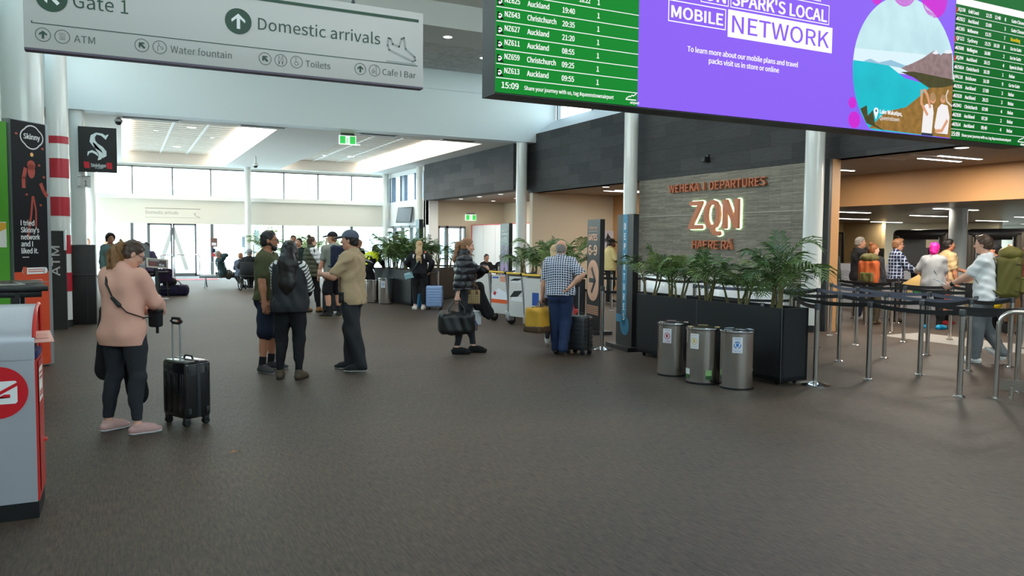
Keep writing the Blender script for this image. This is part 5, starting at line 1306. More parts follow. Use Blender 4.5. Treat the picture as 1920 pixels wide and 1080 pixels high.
    def arm(s, b, i, e, t1=2.0):
        w_ = (.88 if s.sex == 'f' else 1.0)*(.7+.3*s.fat)
        A, B, C = s.sh[i], s.el[i], s.wr[i]
        if t1 <= 1: b.cone(A, A+(B-A)*t1, .05*w_+e, (.05-.01*t1)*w_+e, .03); return
        b.cone(A, B, .05*w_+e, .040*w_+e, .03); b.ell(A+(B-A)*.45+s.f*.004, (.043*w_+e, .046*w_+e, .06+e), .06)
        t = t1-1
        b.cone(B, B+(C-B)*min(t, .35), .040*w_+e, .042*w_+e, .03)
        if t > .35: b.cone(B+(C-B)*.3, B+(C-B)*t, .043*w_+e, (.043-.017*(t-.3)/.7)*w_+e, .025)
    def leg(s, b, i, e, t1=2.0, e0=None):
        e0 = e if e0 is None else e0
        w_ = (1.0 if s.sex == 'm' else 1.03)*(.6+.4*s.fat)
        A, B, C = s.hip[i], s.kn[i], s.ank[i]; fw = unit(np.cross(unit(C-A), np.cross(s.fd[i], unit(C-A))))
        if t1 <= 1: b.cone(A, A+(B-A)*t1, .090*w_+e0, (.090-.030*t1)*w_+e, .04); return
        b.cone(A, B, .090*w_+e0, .058*w_+e, .04); b.ell(B+s.fd[i]*.008, (.052*w_+e,)*3, .03)
        b.ell(A+(B-A)*.35+s.fd[i]*.02, (.074*w_+e, .078*w_+e, .16+e), .05)
        b.cone(B, C, .053*w_+e, .036+e, .03)
        q = B+(C-B)*.33-s.fd[i]*.02; b.cone(q-(C-B)*.12, q+(C-B)*.2, .047*w_+e, .036*w_+e, .04)
    def foot(s, b, i, e):
        d = s.fd[i]; pit = s.feet[i][4]; a = s.ank[i]; up = np.array((0, 0, 1.)); sd = np.cross(d, up)
        d2 = rotv(d, sd, -pit); up2 = rotv(up, sd, -pit)
        heel = a-up2*.045-d2*.035; ball = heel+d2*.165-up2*.008; toe = heel+d2*.215-up2*.012
        b.cone(a, a-up2*.03, .036+e, .038+e, .02); b.cone(heel, ball, .032+e, .036+e, .02, (up2, .85)); b.cone(ball, toe, .038+e, .026+e, .02, (up2, .62)); b.cone(a-up2*.012+d2*.02, ball+up2*.008, .034+e, .026+e, .03)
        return d2, up2, heel, toe
    def hand(s, b, i):
        d = s.hd[i]; W0 = s.wr[i]; cu = s.curl[i]; sg = -1 if i == 0 else 1
        pn = np.array(s.palms[i] if s.palms[i] is not None else (-sg, 0.0, 0.0), float); pn = unit(pn-(pn@d)*d)
        th = np.cross(d, pn)*sg
        k = 1.0 if s.sex == 'm' else .9; M = np.stack([th, pn, d], 1)
        b.ell(W0+d*.048*k, (.042*k, .018*k, .056*k), .014, M); b.cone(W0-d*.01, W0+d*.03*k, .026*k, .024*k, .02, (pn, .75))
        rr = max(.0088, s.h*.62)
        for j, (off, ln) in enumerate(((.030, .068), (.010, .077), (-.010, .072), (-.029, .056))):
            p = W0+d*.092*k+th*off*k; dr = unit(d+th*off*1.6)
            for q in range(3):
                a_ = cu*(.55, 1.0, .8)[q]*(1+.08*j); dr = unit(dr*math.cos(a_)+pn*math.sin(a_)) if q == 0 else unit(dr*math.cos(a_)+unit(np.cross(np.cross(dr, pn), dr) if abs(dr@pn) < .98 else -d)*math.sin(a_))
                e = p+dr*ln*k*(.45, .32, .25)[q]; b.cone(p, e, rr*(1-.06*q), rr*(.94-.07*q), .005); p = e
        p = W0+d*.025*k+th*.030*k; dr = unit(th*.75+d*.6+pn*(.25+.4*cu)); e = p+dr*.042*k; b.cone(p, e, rr*1.4, rr*1.15, .012)
        dr = unit(dr+d*.5+pn*.5*cu); b.cone(e, e+dr*.034*k, rr*1.15, rr*.95, .006)
    def headshape(s, b):
        H, M = s.H, s.HM(); f_ = s.sex == 'f'; g = .96 if f_ else 1.0
        b.ell(H(0, -.012, .025), (.075*g, .093*g, .088*g), .02, M); b.ell(H(0, .026, -.03), (.060*g, .062*g, .078*g), .035, M)
        b.ell(H(0, .045, -.078), (.036*g, .034*g, .030), .03, M); b.cone(H(-.045, .01, -.065), H(0, .058, -.092), .024, .02, .025); b.cone(H(.045, .01, -.065), H(0, .058, -.092), .024, .02, .025)
        for x in (-.036, .036): b.ell(H(x, .062, -.022), (.026, .022, .022), .02, M); b.sub(H(x*.9, .098, .008), (.019, .014, .011), .012, M)
        b.cone(H(-.042, .070, .026), H(.042, .070, .026), .012, .012, .015)
        b.cone(H(0, .083, .012), H(0, .106 if not f_ else .102, -.026), .009, .0135, .012); b.ell(H(0, .098, -.03), (.018, .011, .009), .008, M)
        b.ell(H(0, .084, -.056), (.024, .011, .0065), .007, M); b.ell(H(0, .083, -.066), (.021, .011, .007), .007, M)
        for x in (-1, 1): b.ell(H(x*.078*g, -.008, -.008), (.012, .020, .032), .008, M)
    def faceparts(s):
        H = s.H; o = s.obj; k = s.S
        def add(name, fn, m_):
            b = MB(); fn(b); q = b.build(name, m_, o, True); return q
        def eyes(b):
            for x in (-.033, .033): p = H(x, .079, .007)*k; b.ball(p, (.0105*k, .0105*k, .0062*k), 6)
        e = add('eyes', eyes, EYEW)
        b = MB()
        for x in (-.033, .033): b.ball(H(x, .0862, .007)*k, .0052*k, 5)
        b.build('iris', EYED, e, True)
        b = MB()
        for x in (-1, 1): b.tube([H(x*.016, .087, .026)*k, H(x*.034, .086, .031)*k, H(x*.05, .076, .026)*k], .0042*k, 5)
        b.build('eyebrows', EYED, o, True)
        b = MB(); b.tube([H(-.024, .088, -.061)*k, H(-.008, .0965, -.059)*k, H(.008, .0965, -.059)*k, H(.024, .088, -.061)*k], [.002*k, .006*k, .006*k, .002*k], 6); b.build('lips', LIPS, o, True)
    def add(s, soft, name, m_, h=None, **kw):
        return soft.build(name, m_, s.obj, h or s.h, s.S, **kw)
    def hair(s, style='short', col='dark'):
        b = Soft(); H, M = s.H, s.HM(); g = .96 if s.sex == 'f' else 1.0; m_ = HAIRM[col]; t = {'short': .012, 'thick': .017, 'bald': .006, 'long': .022, 'pony': .014, 'bun': .014, 'wrap': .02, 'buzz': .006, 'straight': .016, 'afro': .045}[style]
        b.ell(H(0, -.014, .027), (.075*g+t, .093*g+t*.9, .088*g+t), .02, M); b.ell(H(0, -.04, -.035), (.068*g+t*.6, .062+t*.6, .075), .03, M)
        if style == 'thick': b.ell(H(.01, .058, .098), (.055, .042, .028), .03, M)
        b.cut(H(0, .052, .052), s.hf*.82-s.hu*.5); b.cut(H(0, .01, -.04), s.hf*.8-s.hu*.55)
        if style not in ('long', 'straight'): b.cut(H(0, -.08, -.085), s.hf*.35-s.hu)
        if style == 'bald': b.cut(H(0, -.05, .022), s.hu+s.hf*.45)
        hh = min(s.h, .0095)
        o = s.add(b, 'hair', m_, hh, fold=.004 if style != 'buzz' else .002, fs=18, seed=3)
        b = Soft(); bk = s.neck-s.f*.02
        if style == 'long':
            b.cone(H(0, -.05, .03), bk-s.f*.10, .088, .108, .05, (s.hf, .62)); b.cone(bk-s.f*.10, bk-s.f*.125-s.u*.24, .118, .100, .05, (s.f, .45)); b.cone(bk-s.f*.125-s.u*.24, bk-s.f*.12-s.u*.36, .098, .045, .05, (s.f, .45))
            for x in (-.075, .075): b.cone(H(x, -.01, .02), s.neck+s.r*x*1.25-s.f*.05-s.u*.08, .03, .04, .04)
        elif style == 'straight':
            b.cone(H(0, -.05, .03), bk-s.f*.075, .08, .075, .05, (s.hf, .6)); b.cone(bk-s.f*.075, bk-s.f*.115-s.u*.17, .08, .055, .05, (s.f, .4)); b.cone(bk-s.f*.115-s.u*.15+s.r*.04, bk-s.f*.115-s.u*.27+s.r*.06, .03, .012, .04); b.cone(bk-s.f*.115-s.u*.15-s.r*.03, bk-s.f*.115-s.u*.25-s.r*.04, .03, .012, .04)
        elif style == 'pony':
            b.cone(H(0, -.095, .02), H(0, -.14, .0), .03, .038, .03); b.cone(H(0, -.14, .0), bk-s.f*.12-s.u*.03, .042, .03, .04); b.cone(bk-s.f*.12-s.u*.03, bk-s.f*.12-s.u*.10, .03, .012, .03)
        elif style == 'bun': b.ell(H(0, -.075, .125), (.046, .046, .04), .03, M)
        elif style == 'wrap': b.ell(H(0, -.05, -.05), (.08, .075, .10), .05, M); b.ell(H(0, -.02, .05), (.085, .1, .085), .05, M)
        else: return o
        if style == 'wrap': b.cut(H(0, .05, .05), s.hf*.85-s.hu*.4)
        s.add(b, 'hair', m_, hh, fold=.003 if style == 'long' else .006, fs=11, seed=5); return o
    def beard(s, col='dark'):
        b = Soft(); H, M = s.H, s.HM()
        b.ell(H(0, .045, -.085), (.046, .046, .042), .02, M); b.cone(H(-.062, .01, -.045), H(-.02, .06, -.09), .022, .024, .03); b.cone(H(.062, .01, -.045), H(.02, .06, -.09), .022, .024, .03)
        b.cone(H(-.024, .088, -.05), H(.024, .088, -.05), .008, .008, .01); b.sub(H(0, .1, -.062), (.022, .02, .008), .006, M)
        s.add(b, 'beard', HAIRM[col], min(s.h, .008), fold=.003, fs=20)
    def mask(s, m_):
        b = Soft(); H, M = s.H, s.HM(); b.ell(H(0, .05, -.06), (.052, .062, .052), .02, M); s.add(b, 'face_mask', m_, min(s.h, .009))
    def cap(s, m_, brim=None):
        b = Soft(); H, M = s.H, s.HM(); b.ell(H(0, -.012, .034), (.094, .110, .096), .01, M); b.cut(H(0, 0, .030), -s.hu+s.hf*.12)
        o = s.add(b, 'cap', m_, min(s.h, .009)); b = Soft(); b.ell(H(0, .125, .040), (.072, .085, .016), .01, np.stack([s.hr, unit(s.hf-s.hu*.15), unit(s.hu+s.hf*.15)], 1)); b.cut(H(0, .07, .03), -s.hf)
        q = b.build('brim', brim or m_, o, min(s.h, .009), s.S)
        return o
    def glasses(s, m_=None):
        b = MB(); k = s.S; H = s.H
        for x in (-.034, .034): b.tube([H(x+.024*math.cos(t), .099, .006+.018*math.sin(t))*k for t in np.linspace(0, 6.283, 15)], .0028*k, 5)
        b.tube([H(-.011, .1, .009)*k, H(.011, .1, .009)*k], .003*k, 5)
        for x in (-1, 1): b.tube([H(x*.058, .098, .01)*k, H(x*.08, .0, .008)*k, H(x*.078, -.02, -.005)*k], .0028*k, 5)
        return b.build('glasses', m_ or LENS, s.obj, True)
    def top(s, name, m_, sleeve=.6, hem=-.02, e=.016, loose=.5, neck=.525, low=True, m_sleeve=None, fold=.006, fs=7, ridge=None, collar=None, v=0.0):
        """garment over the torso; sleeve 0 none, 1 elbow, 2 wrist; hem is measured up from the pelvis centre"""
        b = Soft(); s.torso(b, e, low)
        f_ = s.sex == 'f'; W_ = (.155 if f_ else .165)*s.fat+e
        b.cone(s.T(0, -.005, .30), s.T(0, -.005, hem-.02), W_*.98, W_*(.98+.16*loose), .06, (s.f, .70+.04*(s.fat-1)))
        if sleeve > 0 and m_sleeve is None: s.sleeves(b, sleeve, e)
        if collar: b.cone(s.neck-s.u*.03, s.neck+s.u*collar+s.hf*.01, .07+e, .066+e*.6, .03)
        else:
            b.cone(s.neck-s.u*.06, s.neck-s.u*.01, .075+e*.5, .064+e*.4, .04); b.sub(s.T(0, .035+v*.3, .562-v), (.066, .085, .062+v), .008, s.M())
        b.cut(s.T(0, 0, hem), -s.u)
        o = s.add(b, name, m_, fold=fold, fs=fs, seed=int(abs(s.loc[0]*7+s.loc[1]*3)) % 90, ridge=ridge)
        if m_sleeve is not None and sleeve > 0:
            for i in (0, 1):
                b = Soft(); b.ell(s.sh[i]-s.u*.005, (.060+e*1.1,)*3, .03); s.arm(b, i, e*1.05, sleeve); A = s.T((.105 if f_ else .125)*(1 if i else -1), 0, .45)
                b.cut(A, s.r*(-1 if i else 1)-s.u*.25); s.sleevecut(b, i, sleeve); q = b.build('sleeve', m_sleeve[i] if isinstance(m_sleeve, (list, tuple)) else m_sleeve, o, s.h, s.S, fold=fold, fs=fs, ridge=ridge)
        return o
    def sleevecut(s, b, i, t):
        A, B, C = s.sh[i], s.el[i], s.wr[i]
        p, d = (A+(B-A)*t, B-A) if t <= 1 else (B+(C-B)*(t-1), C-B); return p, d
    def sleeves(s, b, t, e):
        for i in (0, 1): b.ell(s.sh[i]-s.u*.012, (.050+e,)*3, .05); s.arm(b, i, e+(.010 if t < 1 else .004), t)
    def bottom(s, name, m_, e=.010, waist=.085, cut=None, leg=2.0, fold=.005, loose=0.0, fs=6):
        b = Soft(); M, F_ = s.M(), s.fat; fm = s.sex == 'f'; et = min(e, .006)
        b.ell(s.T(0, -.005, .0), ((.172 if fm else .165)*F_+et, (.118 if fm else .112)*F_+et, .125+et), .05, M); b.ell(s.T(0, 0, .11), ((.132 if fm else .146)*F_+et, (.098 if fm else .103)*F_**1.4+et, .09), .05, M)
        for x in (-.08, .08): b.ell(s.P+np.array((x, -.06, -.06)), (.088+et, .075*F_+et, .095+et), .04)
        for i in (0, 1):
            if leg <= 1: s.leg(b, i, e+loose, leg, et)
            else:
                s.leg(b, i, e, 2.0, et)
                if loose: b.cone(s.hip[i]+(s.kn[i]-s.hip[i])*.15, s.kn[i], .080+et, .060+e+loose, .04); b.cone(s.kn[i], s.ank[i], .060+e+loose, .045+e+loose, .04)
        b.cut(s.T(0, 0, waist), s.u)
        if cut: b.cut((0, 0, cut), (0, 0, -1))
        return s.add(b, name, m_, fold=fold, fs=fs, seed=int(abs(s.loc[0]*5+s.loc[1])) % 90)
    def shoes(s, m_, sole=None, e=.010, high=0.0, name='shoe', lace=None):
        sole = sole or RUBBER
        for i in (0, 1):
            b = Soft(); d2, up2, heel, toe = s.foot(b, i, e)
            if high: b.cone(s.ank[i], s.ank[i]+unit(s.kn[i]-s.ank[i])*high, .046, .044, .02)
            b.cut(s.ank[i]+(up2 if not high else unit(s.kn[i]-s.ank[i]))*(.012+high), up2 if not high else unit(s.kn[i]-s.ank[i])); bot = heel-up2*.040; b.cut(bot+up2*.012, -up2)
            o = s.add(b, name, m_, min(s.h, .009))
            b = Soft(); b.cone(heel+up2*0.0, heel+d2*.16, .036+e, .040+e, .02, None); b.cone(heel+d2*.16, toe, .040+e, .028+e, .02); b.cut(bot+up2*.016, up2); b.cut(bot-up2*.010, -up2)
            b.build('sole', sole, o, min(s.h, .0075), s.S)
            if lace is not None:
                q = MB(); sd = np.cross(d2, up2)
                for j in range(3): p = s.ank[i]+d2*(.055+.03*j)-up2*(.0-.0+.012*j)-up2*.002; q.tube([(p+sd*.024-up2*.004)*s.S, (p+up2*.012)*s.S, (p-sd*.024-up2*.004)*s.S], .004*s.S, 5)
                q.build('laces', lace, o, True)
    def socks(s, m_, t=.16):
        for i in (0, 1): b = Soft(); d = unit(s.kn[i]-s.ank[i]); b.cone(s.ank[i]-d*.02, s.ank[i]+d*t, .043, .045, .01); s.add(b, 'sock', m_, min(s.h, .01))
    def strap(s, pts, w_=.014, t=.004, name='strap', m_=None, parent=None):
        b = MB(); P = [Vector(np.array(p)*s.S) for p in pts]; b.tube(P, 0, 8, flat=(w_, t)); return b.build(name, m_ or BLACK, parent or s.obj, True)
# ------------------------------------------------------------------ the people, near to far
BLK = cloth('black', (30, 30, 33)); CHARC = cloth('charcoal', (48, 49, 53)); NAVY = cloth('navy', (30, 36, 56)); DENIM = cloth('dark_denim', (38, 52, 84), noise=.25, nscale=26)
P = {}
p = P['pink'] = Person('woman in a pale pink sweater looking down at her hands, near the black suitcase', 0.0, 7.24, 38, 1.635, 'f', 1.08, 'fair', .0075, head=(42, 32, 0), hands=[(-.04, .36, 1.06), (.13, .34, 1.06)], poles=[(-.7, -.5, -.4), (.8, -.45, -.5)], curl=(.9, .9), feet=[(-.17, .03, 18), (.17, -.02, 34)], hunch=.02)
p.hair('short', 'brown'); p.glasses()
b = Soft(); bk = p.neck-p.f*.02
hb = unit(-p.hf*np.array((1, 1, 0))); s0 = p.H(0, -.085, .035)
for d_, z, r_, x in ((0, 0, .036, 0), (.05, -.015, .050, 0), (.09, -.06, .060, .01), (.10, -.12, .062, -.01), (.105, -.18, .052, .015), (.09, -.225, .034, -.01), (.06, -.10, .055, -.01)): b.ell(s0+hb*d_+np.array((0, 0, z))+p.hr*x, (r_, r_, r_), .03)
p.add(b, 'ponytail', HAIRM['curl'], .0075, fold=.014, fs=14)
p.top('sweater', cloth('blush_pink', (232, 176, 156), noise=.04), 1.93, -.165, e=.021, loose=.9, fold=.008, fs=5)
p.bottom('jeans', cloth('washed_black', (46, 48, 54), noise=.15), .009, cut=.125); p.shoes(cloth('dusty_pink', (206, 164, 158)), INK, lace=INK)
p.strap([p.T(-.085, .03, .515), p.T(-.08, -.095, .485), p.T(-.03, -.170, .38), p.T(.05, -.185, .25), p.T(.15, -.150, .14), p.T(.225, -.02, .08), p.T(.19, .12, .08)], .011, .005, 'shoulder_strap')
b = Soft(); b.cone(p.T(.04, -.188, .265), p.T(.10, -.178, .20), .016, .02, .01); p.add(b, 'strap_pad', BLACK, .0075)
q = p.W(p.T(.20, .17, .06)); o = root('camera_pouch', q, 'small black pouch at the right hip of the woman in pink', 'bag', None, p.rz)
Soft().box((0, 0, 0), (.05, .04, .075), .02).build('body', BLK, o, .008); Soft().box((0, .0, .06), (.052, .045, .025), .015).build('flap', cloth('black_shine', (26, 26, 28), .35), o, .008)
MB().tube([(0, .02, -.07), (0, .02, -.13)], .012).build('tassel', BLK, o, True)
o = root('draped_coat', p.W((-.26, .16, 1.0)), 'black coat that hangs over the left arm of the woman in pink', 'coat', None, p.rz)
b = Soft(); b.cone((-.02, -.02, .06), (.1, .12, .06), .05, .05, .05); b.box((.0, .02, -.24), (.07, .10, .27), .05, .06); b.cone((-.03, -.02, -.3), (-.06, -.05, -.44), .09, .07, .06, ((0, 1, 0), .6)); b.cone((.12, .06, -.1), (.20, .06, -.62), .08, .11, .06, ((0, 1, 0), .4))
b.build('coat', BLK, o, .011, fold=.012, fs=5)

p = P['green'] = Person('bearded man in an olive T-shirt and navy shorts, left of the standing trio', 1.60, 9.95, 112, 1.735, 'm', 1.06, 'tan', .0085, head=(-16, 3, 0), hands=[(-.27, .10, .86), (.27, .06, .86)], poles=[(-.8, -.6, 0), (.8, -.6, 0)], feet=[(-.15, .0, -14), (.16, .0, 30)], bare=True)
p.hair('short', 'dark'); p.beard(); p.glasses(); p.top('t_shirt', cloth('olive', (84, 86, 58)), .72, -.06, e=.016, loose=.35); p.bottom('shorts', cloth('navy_short', (30, 36, 54)), .012, leg=1.0, loose=.035)
p.socks(BLK, .10); p.shoes(cloth('trainer_grey', (70, 68, 68)), mat('sole_pale', (170, 170, 172), .6), lace=INK)
p = P['stripe'] = Person('long haired woman in a black vest with striped sleeves, seen from behind', 1.74, 9.30, 14, 1.61, 'f', 1.2, 'light', .0085, hands=[(-.12, .30, 1.0), (.14, .30, 1.0)], poles=[(-.9, -.45, -.3), (.9, -.45, -.3)], curl=(.9, .9), feet=[(-.13, 0, -10), (.13, -.03, 16)])
p.hair('long', 'dark')
st = [striped('sleeve_stripes_%d' % i, (232, 230, 226), (34, 34, 38), tuple(unit(p.el[i]-p.sh[i])), .043, .36) for i in (0, 1)]
o = p.top('vest', cloth('vest_black', (40, 41, 46), .6), 1.0, -.10, e=.030, loose=.7, collar=.03, m_sleeve=st, fold=.008)
for i in (0, 1): b = Soft(); b.cone(p.el[i]-unit(p.el[i]-p.sh[i])*.01, p.el[i]+(p.wr[i]-p.el[i])*.5, .064, .054, .02); p.add(b, 'cuff', BLK)
p.bottom('trousers', BLK, .010); p.shoes(cloth('boot_brown', (84, 72, 58)), mat('boot_sole', (52, 46, 40), .7), .014, high=.07, lace=cloth('lace_tan', (140, 120, 96)))
p = P['cap'] = Person('man in a tan T-shirt and grey cap with a radio on his belt', 2.54, 9.56, 292, 1.75, 'm', 1.04, 'light', .0085, head=(-8, 4, 0), hands=[(-.07, .36, 1.20), (.10, .30, 1.17)], poles=[(-.7, -.5, -.6), (.7, -.5, -.6)], curl=(.9, .9), feet=[(-.10, -.13, -14), (.11, .10, 4)])
p.hair('short', 'dark'); p.cap(cloth('cap_grey', (98, 104, 118))); p.top('t_shirt', cloth('tan', (190, 162, 128)), .75, -.12, e=.020, loose=.55, fold=.009); p.bottom('trousers', CHARC, .013, loose=.014)
p.shoes(cloth('trainer_black', (40, 40, 42)), mat('sole_white', (206, 206, 204), .6), lace=cloth('orange_lace', (214, 96, 50)))
for i in (0, 1): b = Soft(); d2 = p.fd[i]; sd = np.cross(d2, (0, 0, 1.)); b.ell(p.ank[i]-np.array((0, 0, .048))+d2*.06+sd*.035, (.03, .012, .014), .005, np.stack([d2, sd, (0, 0, 1.)], 1)); b.ell(p.ank[i]-np.array((0, 0, .048))+d2*.06-sd*.035, (.03, .012, .014), .005, np.stack([d2, sd, (0, 0, 1.)], 1)); p.add(b, 'shoe_logo', cloth('orange_logo', (226, 104, 60)), .007)
p.strap([p.T(-.02, .13, .36), p.T(-.065, .07, .50), p.T(-.05, -.06, .52), p.T(.05, -.06, .52), p.T(.065, .07, .50), p.T(.02, .14, .34)], .006, .003, 'lanyard')
q = p.W(p.T(-.205, .05, -.03)); o = root('radio', q, 'black two way radio with aerial on the belt of the man in tan', 'radio', None, p.rz)
MB().obox((0, 0, 0), (.04, .065, .13), r=.008).build('body', BLACK, o, True); MB().tube([(0, .02, .06), (0, .02, .24)], .006).build('aerial', BLACK, o, True); MB().obox((-.022, -.0, -.01), (.006, .035, .05), r=.002).build('speaker_grille', CHAR, o, True)

p = P['puffer'] = Person('woman in a glossy black puffer jacket walking with a duffel bag', 4.42, 10.42, 84, 1.675, 'f', 1.0, 'fair', .0085, head=(4, 10, 0), hands=[(.0, .30, 1.27), (.255, -.17, .71)], poles=[(-.8, -.3, -.6), (.9, -.6, 0)], curl=(1.0, 1.1), feet=[(-.07, .17, 2), (.08, -.10, 2)])
p.hair('pony', 'sandy'); p.top('puffer_jacket', mat('puffer_black', (30, 31, 36), .42, coat=.1, noise=.1, nscale=8), 1.95, .02, e=.044, loose=.25, collar=.07, ridge=(.014, .10, .0), fold=.004, fs=7); p.bottom('leggings', CHARC, .006, cut=.13); p.shoes(cloth('trainer_allblack', (30, 30, 31)), BLACK, .014)
p = P['plaid'] = Person('bald man in a checked shirt and jeans pulling a suitcase, seen from behind', 5.62, 9.74, 10, 1.66, 'm', 1.14, 'light', .0085, head=(4, 6, 0), hands=[(-.31, .06, .80), (.17, -.16, 1.04)], poles=[(-.6, -.6, 0), (1, -.25, .1)], curl=(1.1, 1.2), feet=[(-.07, .13, -4), (.07, -.10, 6, .03, -28)], bare=False)
p.hair('bald', 'grey'); p.top('checked_shirt', striped('plaid_navy', (34, 38, 66), (226, 228, 234), (1, 0, 0), .034, .26, (0, .35, 1), .034, (58, 66, 100)), .78, -.04, e=.022, loose=.8, collar=.02, fold=.008)
p.bottom('jeans', DENIM, .012, loose=.012); p.shoes(cloth('shoe_brown', (58, 46, 40)), RUBBER)
b = Soft(); b.ell(p.T(0, -.005, -.05), (.205, .15, .022), .01, p.M()); p.add(b, 'belt', cloth('belt_brown', (74, 54, 40), .5))
p = P['blond'] = Person('blond woman mostly hidden in front of the bald man', 6.10, 10.75, 6, 1.585, 'f', 1.0, 'fair', .011, hands=[(-.25, .02, .80), (.26, .03, .80)], feet=[(-.10, -.14, -4, .05, -35), (.10, .16, 4)], face=False)
p.hair('straight', 'blond'); p.top('cardigan', cloth('grey_lilac', (150, 146, 152)), 1.0, -.14, e=.02); p.bottom('leggings', BLK, .006, cut=.12); p.shoes(cloth('trainer_white', (206, 204, 202)), INK)

p = P['sock'] = Person('man with a dark backpack and black cap in shorts, beyond the trio', 3.98, 16.45, -22, 1.80, 'm', 1.06, 'light', .011, head=(-40, 4, 0), hands=[(-.30, .05, .84), (.20, .26, 1.1)], feet=[(-.13, .0, -50), (.13, .05, 10)], bare=True)
p.hair('buzz', 'sandy'); p.cap(BLK); p.top('t_shirt', cloth('grey_green', (138, 142, 132)), .72, -.10, loose=.5); p.bottom('shorts', BLK, .012, leg=.92, loose=.03); p.socks(BLK, .14); p.shoes(cloth('sandal_black', (36, 36, 36)), cloth('sandal_sole', (190, 178, 130)))
p = P['olive'] = Person('woman with a hair bun in an olive padded vest, left of the backpack man', 3.80, 17.75, 66, 1.70, 'f', 1.16, 'fair', .011, head=(10, 0, 0), hands=[(-.05, .3, 1.12), (.12, .34, 1.22)], feet=[(-.1, -.12, 0), (.1, .16, 4)])
p.hair('bun', 'brown'); p.top('padded_vest', cloth('olive_vest', (76, 78, 60), .7), 1.5, -.14, e=.036, loose=.8, collar=.05, m_sleeve=cloth('white_knit', (222, 220, 222)), ridge=(.016, .10, 0)); p.bottom('trousers', BLK, .01); p.shoes(cloth('boot_tan', (150, 106, 66)), RUBBER, .014, high=.06)
p = Person('man in navy facing this way, further of the two behind the dark haired woman', 4.64, 24.2, 172, 1.76, 'm', 1.0, 'tan', .013); p.hair('short', 'dark'); p.top('jumper', NAVY, 1.95, -.1); p.bottom('trousers', BLK, .012); p.shoes(BLK)
p = Person('man in a dark green top facing this way behind the long haired woman', 4.36, 21.9, 196, 1.67, 'm', 1.0, 'light', .013, head=(14, 0, 0)); p.hair('short', 'dark'); p.top('jumper', cloth('bottle_green', (40, 56, 50)), 1.95, -.1); p.bottom('trousers', BLK, .012); p.shoes(BLK)
p = P['lady'] = Person('blond woman in a black jacket with orange and white shoulders, seen from behind', 6.28, 17.55, 6, 1.63, 'f', 1.1, 'fair', .011, hands=[(-.2, .22, 1.05), (.26, .08, .98)], poles=[(-.9, -.5, -.1), (.9, -.5, -.1)], feet=[(-.11, 0, -22), (.12, -.02, 24)], face=False)
p.hair('straight', 'blond'); o = p.top('jacket', BLK, 1.95, -.05, e=.024, loose=.5, collar=.03)
b = Soft()
for i in (0, 1): sg = -1 if i == 0 else 1; b.cone(p.sh[i]+p.r*sg*.005-p.f*.004+p.u*.008, p.sh[i]+(p.el[i]-p.sh[i])*.42+p.r*sg*.006, .072, .062, .02)
q = p.add(b, 'orange_panel', cloth('orange_panel', (206, 112, 58)))
b = Soft()
for sg in (-1, 1): b = Soft(); b.box(p.T(sg*.128, -.092, .395), (.028, .036, .055), .015, .01, p.M()); p.add(b, 'white_panel', cloth('white_panel', (226, 224, 224)))
p.bottom('leggings', BLK, .012, cut=.13); p.socks(cloth('pink_sock', (206, 170, 168)), .05); p.shoes(cloth('trainer_cream', (216, 208, 196)), INK)
p = P['vest'] = Person('person in a yellow high visibility vest bending over the far bins', 5.86, 20.3, 32, 1.72, 'm', 1.0, 'brown', .012, lean=48, pelvis=(0, -.16, .93), hands=[(-.18, .62, .78), (.26, .50, .72)], poles=[(-.6, 0, .5), (.6, 0, .5)], feet=[(-.12, .0, -8), (.14, .02, 10)], face=False)
p.hair('short', 'dark'); o = p.top('work_shirt', BLK, .9, -.06); b = Soft(); p.torso(b, .030, True); b.cut(p.T(0, 0, -.03), -p.u); b.sub(p.T(0, .04, .56), (.08, .10, .075), .01, p.M())
q = p.add(b, 'safety_vest', mat('hi_vis_yellow', (226, 236, 40), .6, emit=.12)); b = Soft()
for z in (.12, .30): b.ell(p.T(0, -.012, z), (.198, .165, .022), .01, p.M())
b.build('reflective_band', mat('reflective_grey', (196, 200, 204), .35), q, .012, p.S); p.bottom('trousers', BLK, .012, loose=.012); p.shoes(BLK)
p = Person('brown haired person in navy behind the yellow vest', 5.72, 20.95, 16, 1.66, 'f', 1.0, 'light', .013, head=(30, 26, 0), hands=[(-.1, .3, 1.0), (.12, .3, 1.0)], face=False); p.hair('straight', 'auburn'); p.top('jacket', NAVY, 1.95, -.2, e=.026); p.bottom('trousers', BLK, .01); p.shoes(BLK)

# far left: the waiting corner
p = Person('curly dark haired person standing beyond the woman in pink', -.26, 22.2, 160, 1.73, 'm', 1.0, 'olive', .013); p.hair('afro', 'dark'); p.top('jacket', cloth('teal_grey', (96, 122, 120)), 1.95, -.15); p.bottom('trousers', BLK, .01); p.shoes(BLK)
p = Person('person in a red top far behind the cash machine', -.95, 27.4, 150, 1.62, 'm', 1.0, 'fair', .013); p.hair('buzz', 'sandy'); p.top('top', cloth('scarlet', (196, 44, 48)), 1.95, -.1); p.bottom('trousers', BLK, .01); p.shoes(BLK)
p = Person('fair haired person in pale teal far left beside the glass', -.42, 27.2, 140, 1.57, 'f', 1.0, 'fair', .013); p.hair('straight', 'blond'); p.top('top', cloth('pale_teal', (190, 208, 200)), 1.95, -.1); p.bottom('trousers', BLK, .01); p.shoes(BLK)
SEAT = dict(pelvis=(0, -.02, .66), feet=[(-.10, .30, -6), (.12, .32, 6)])
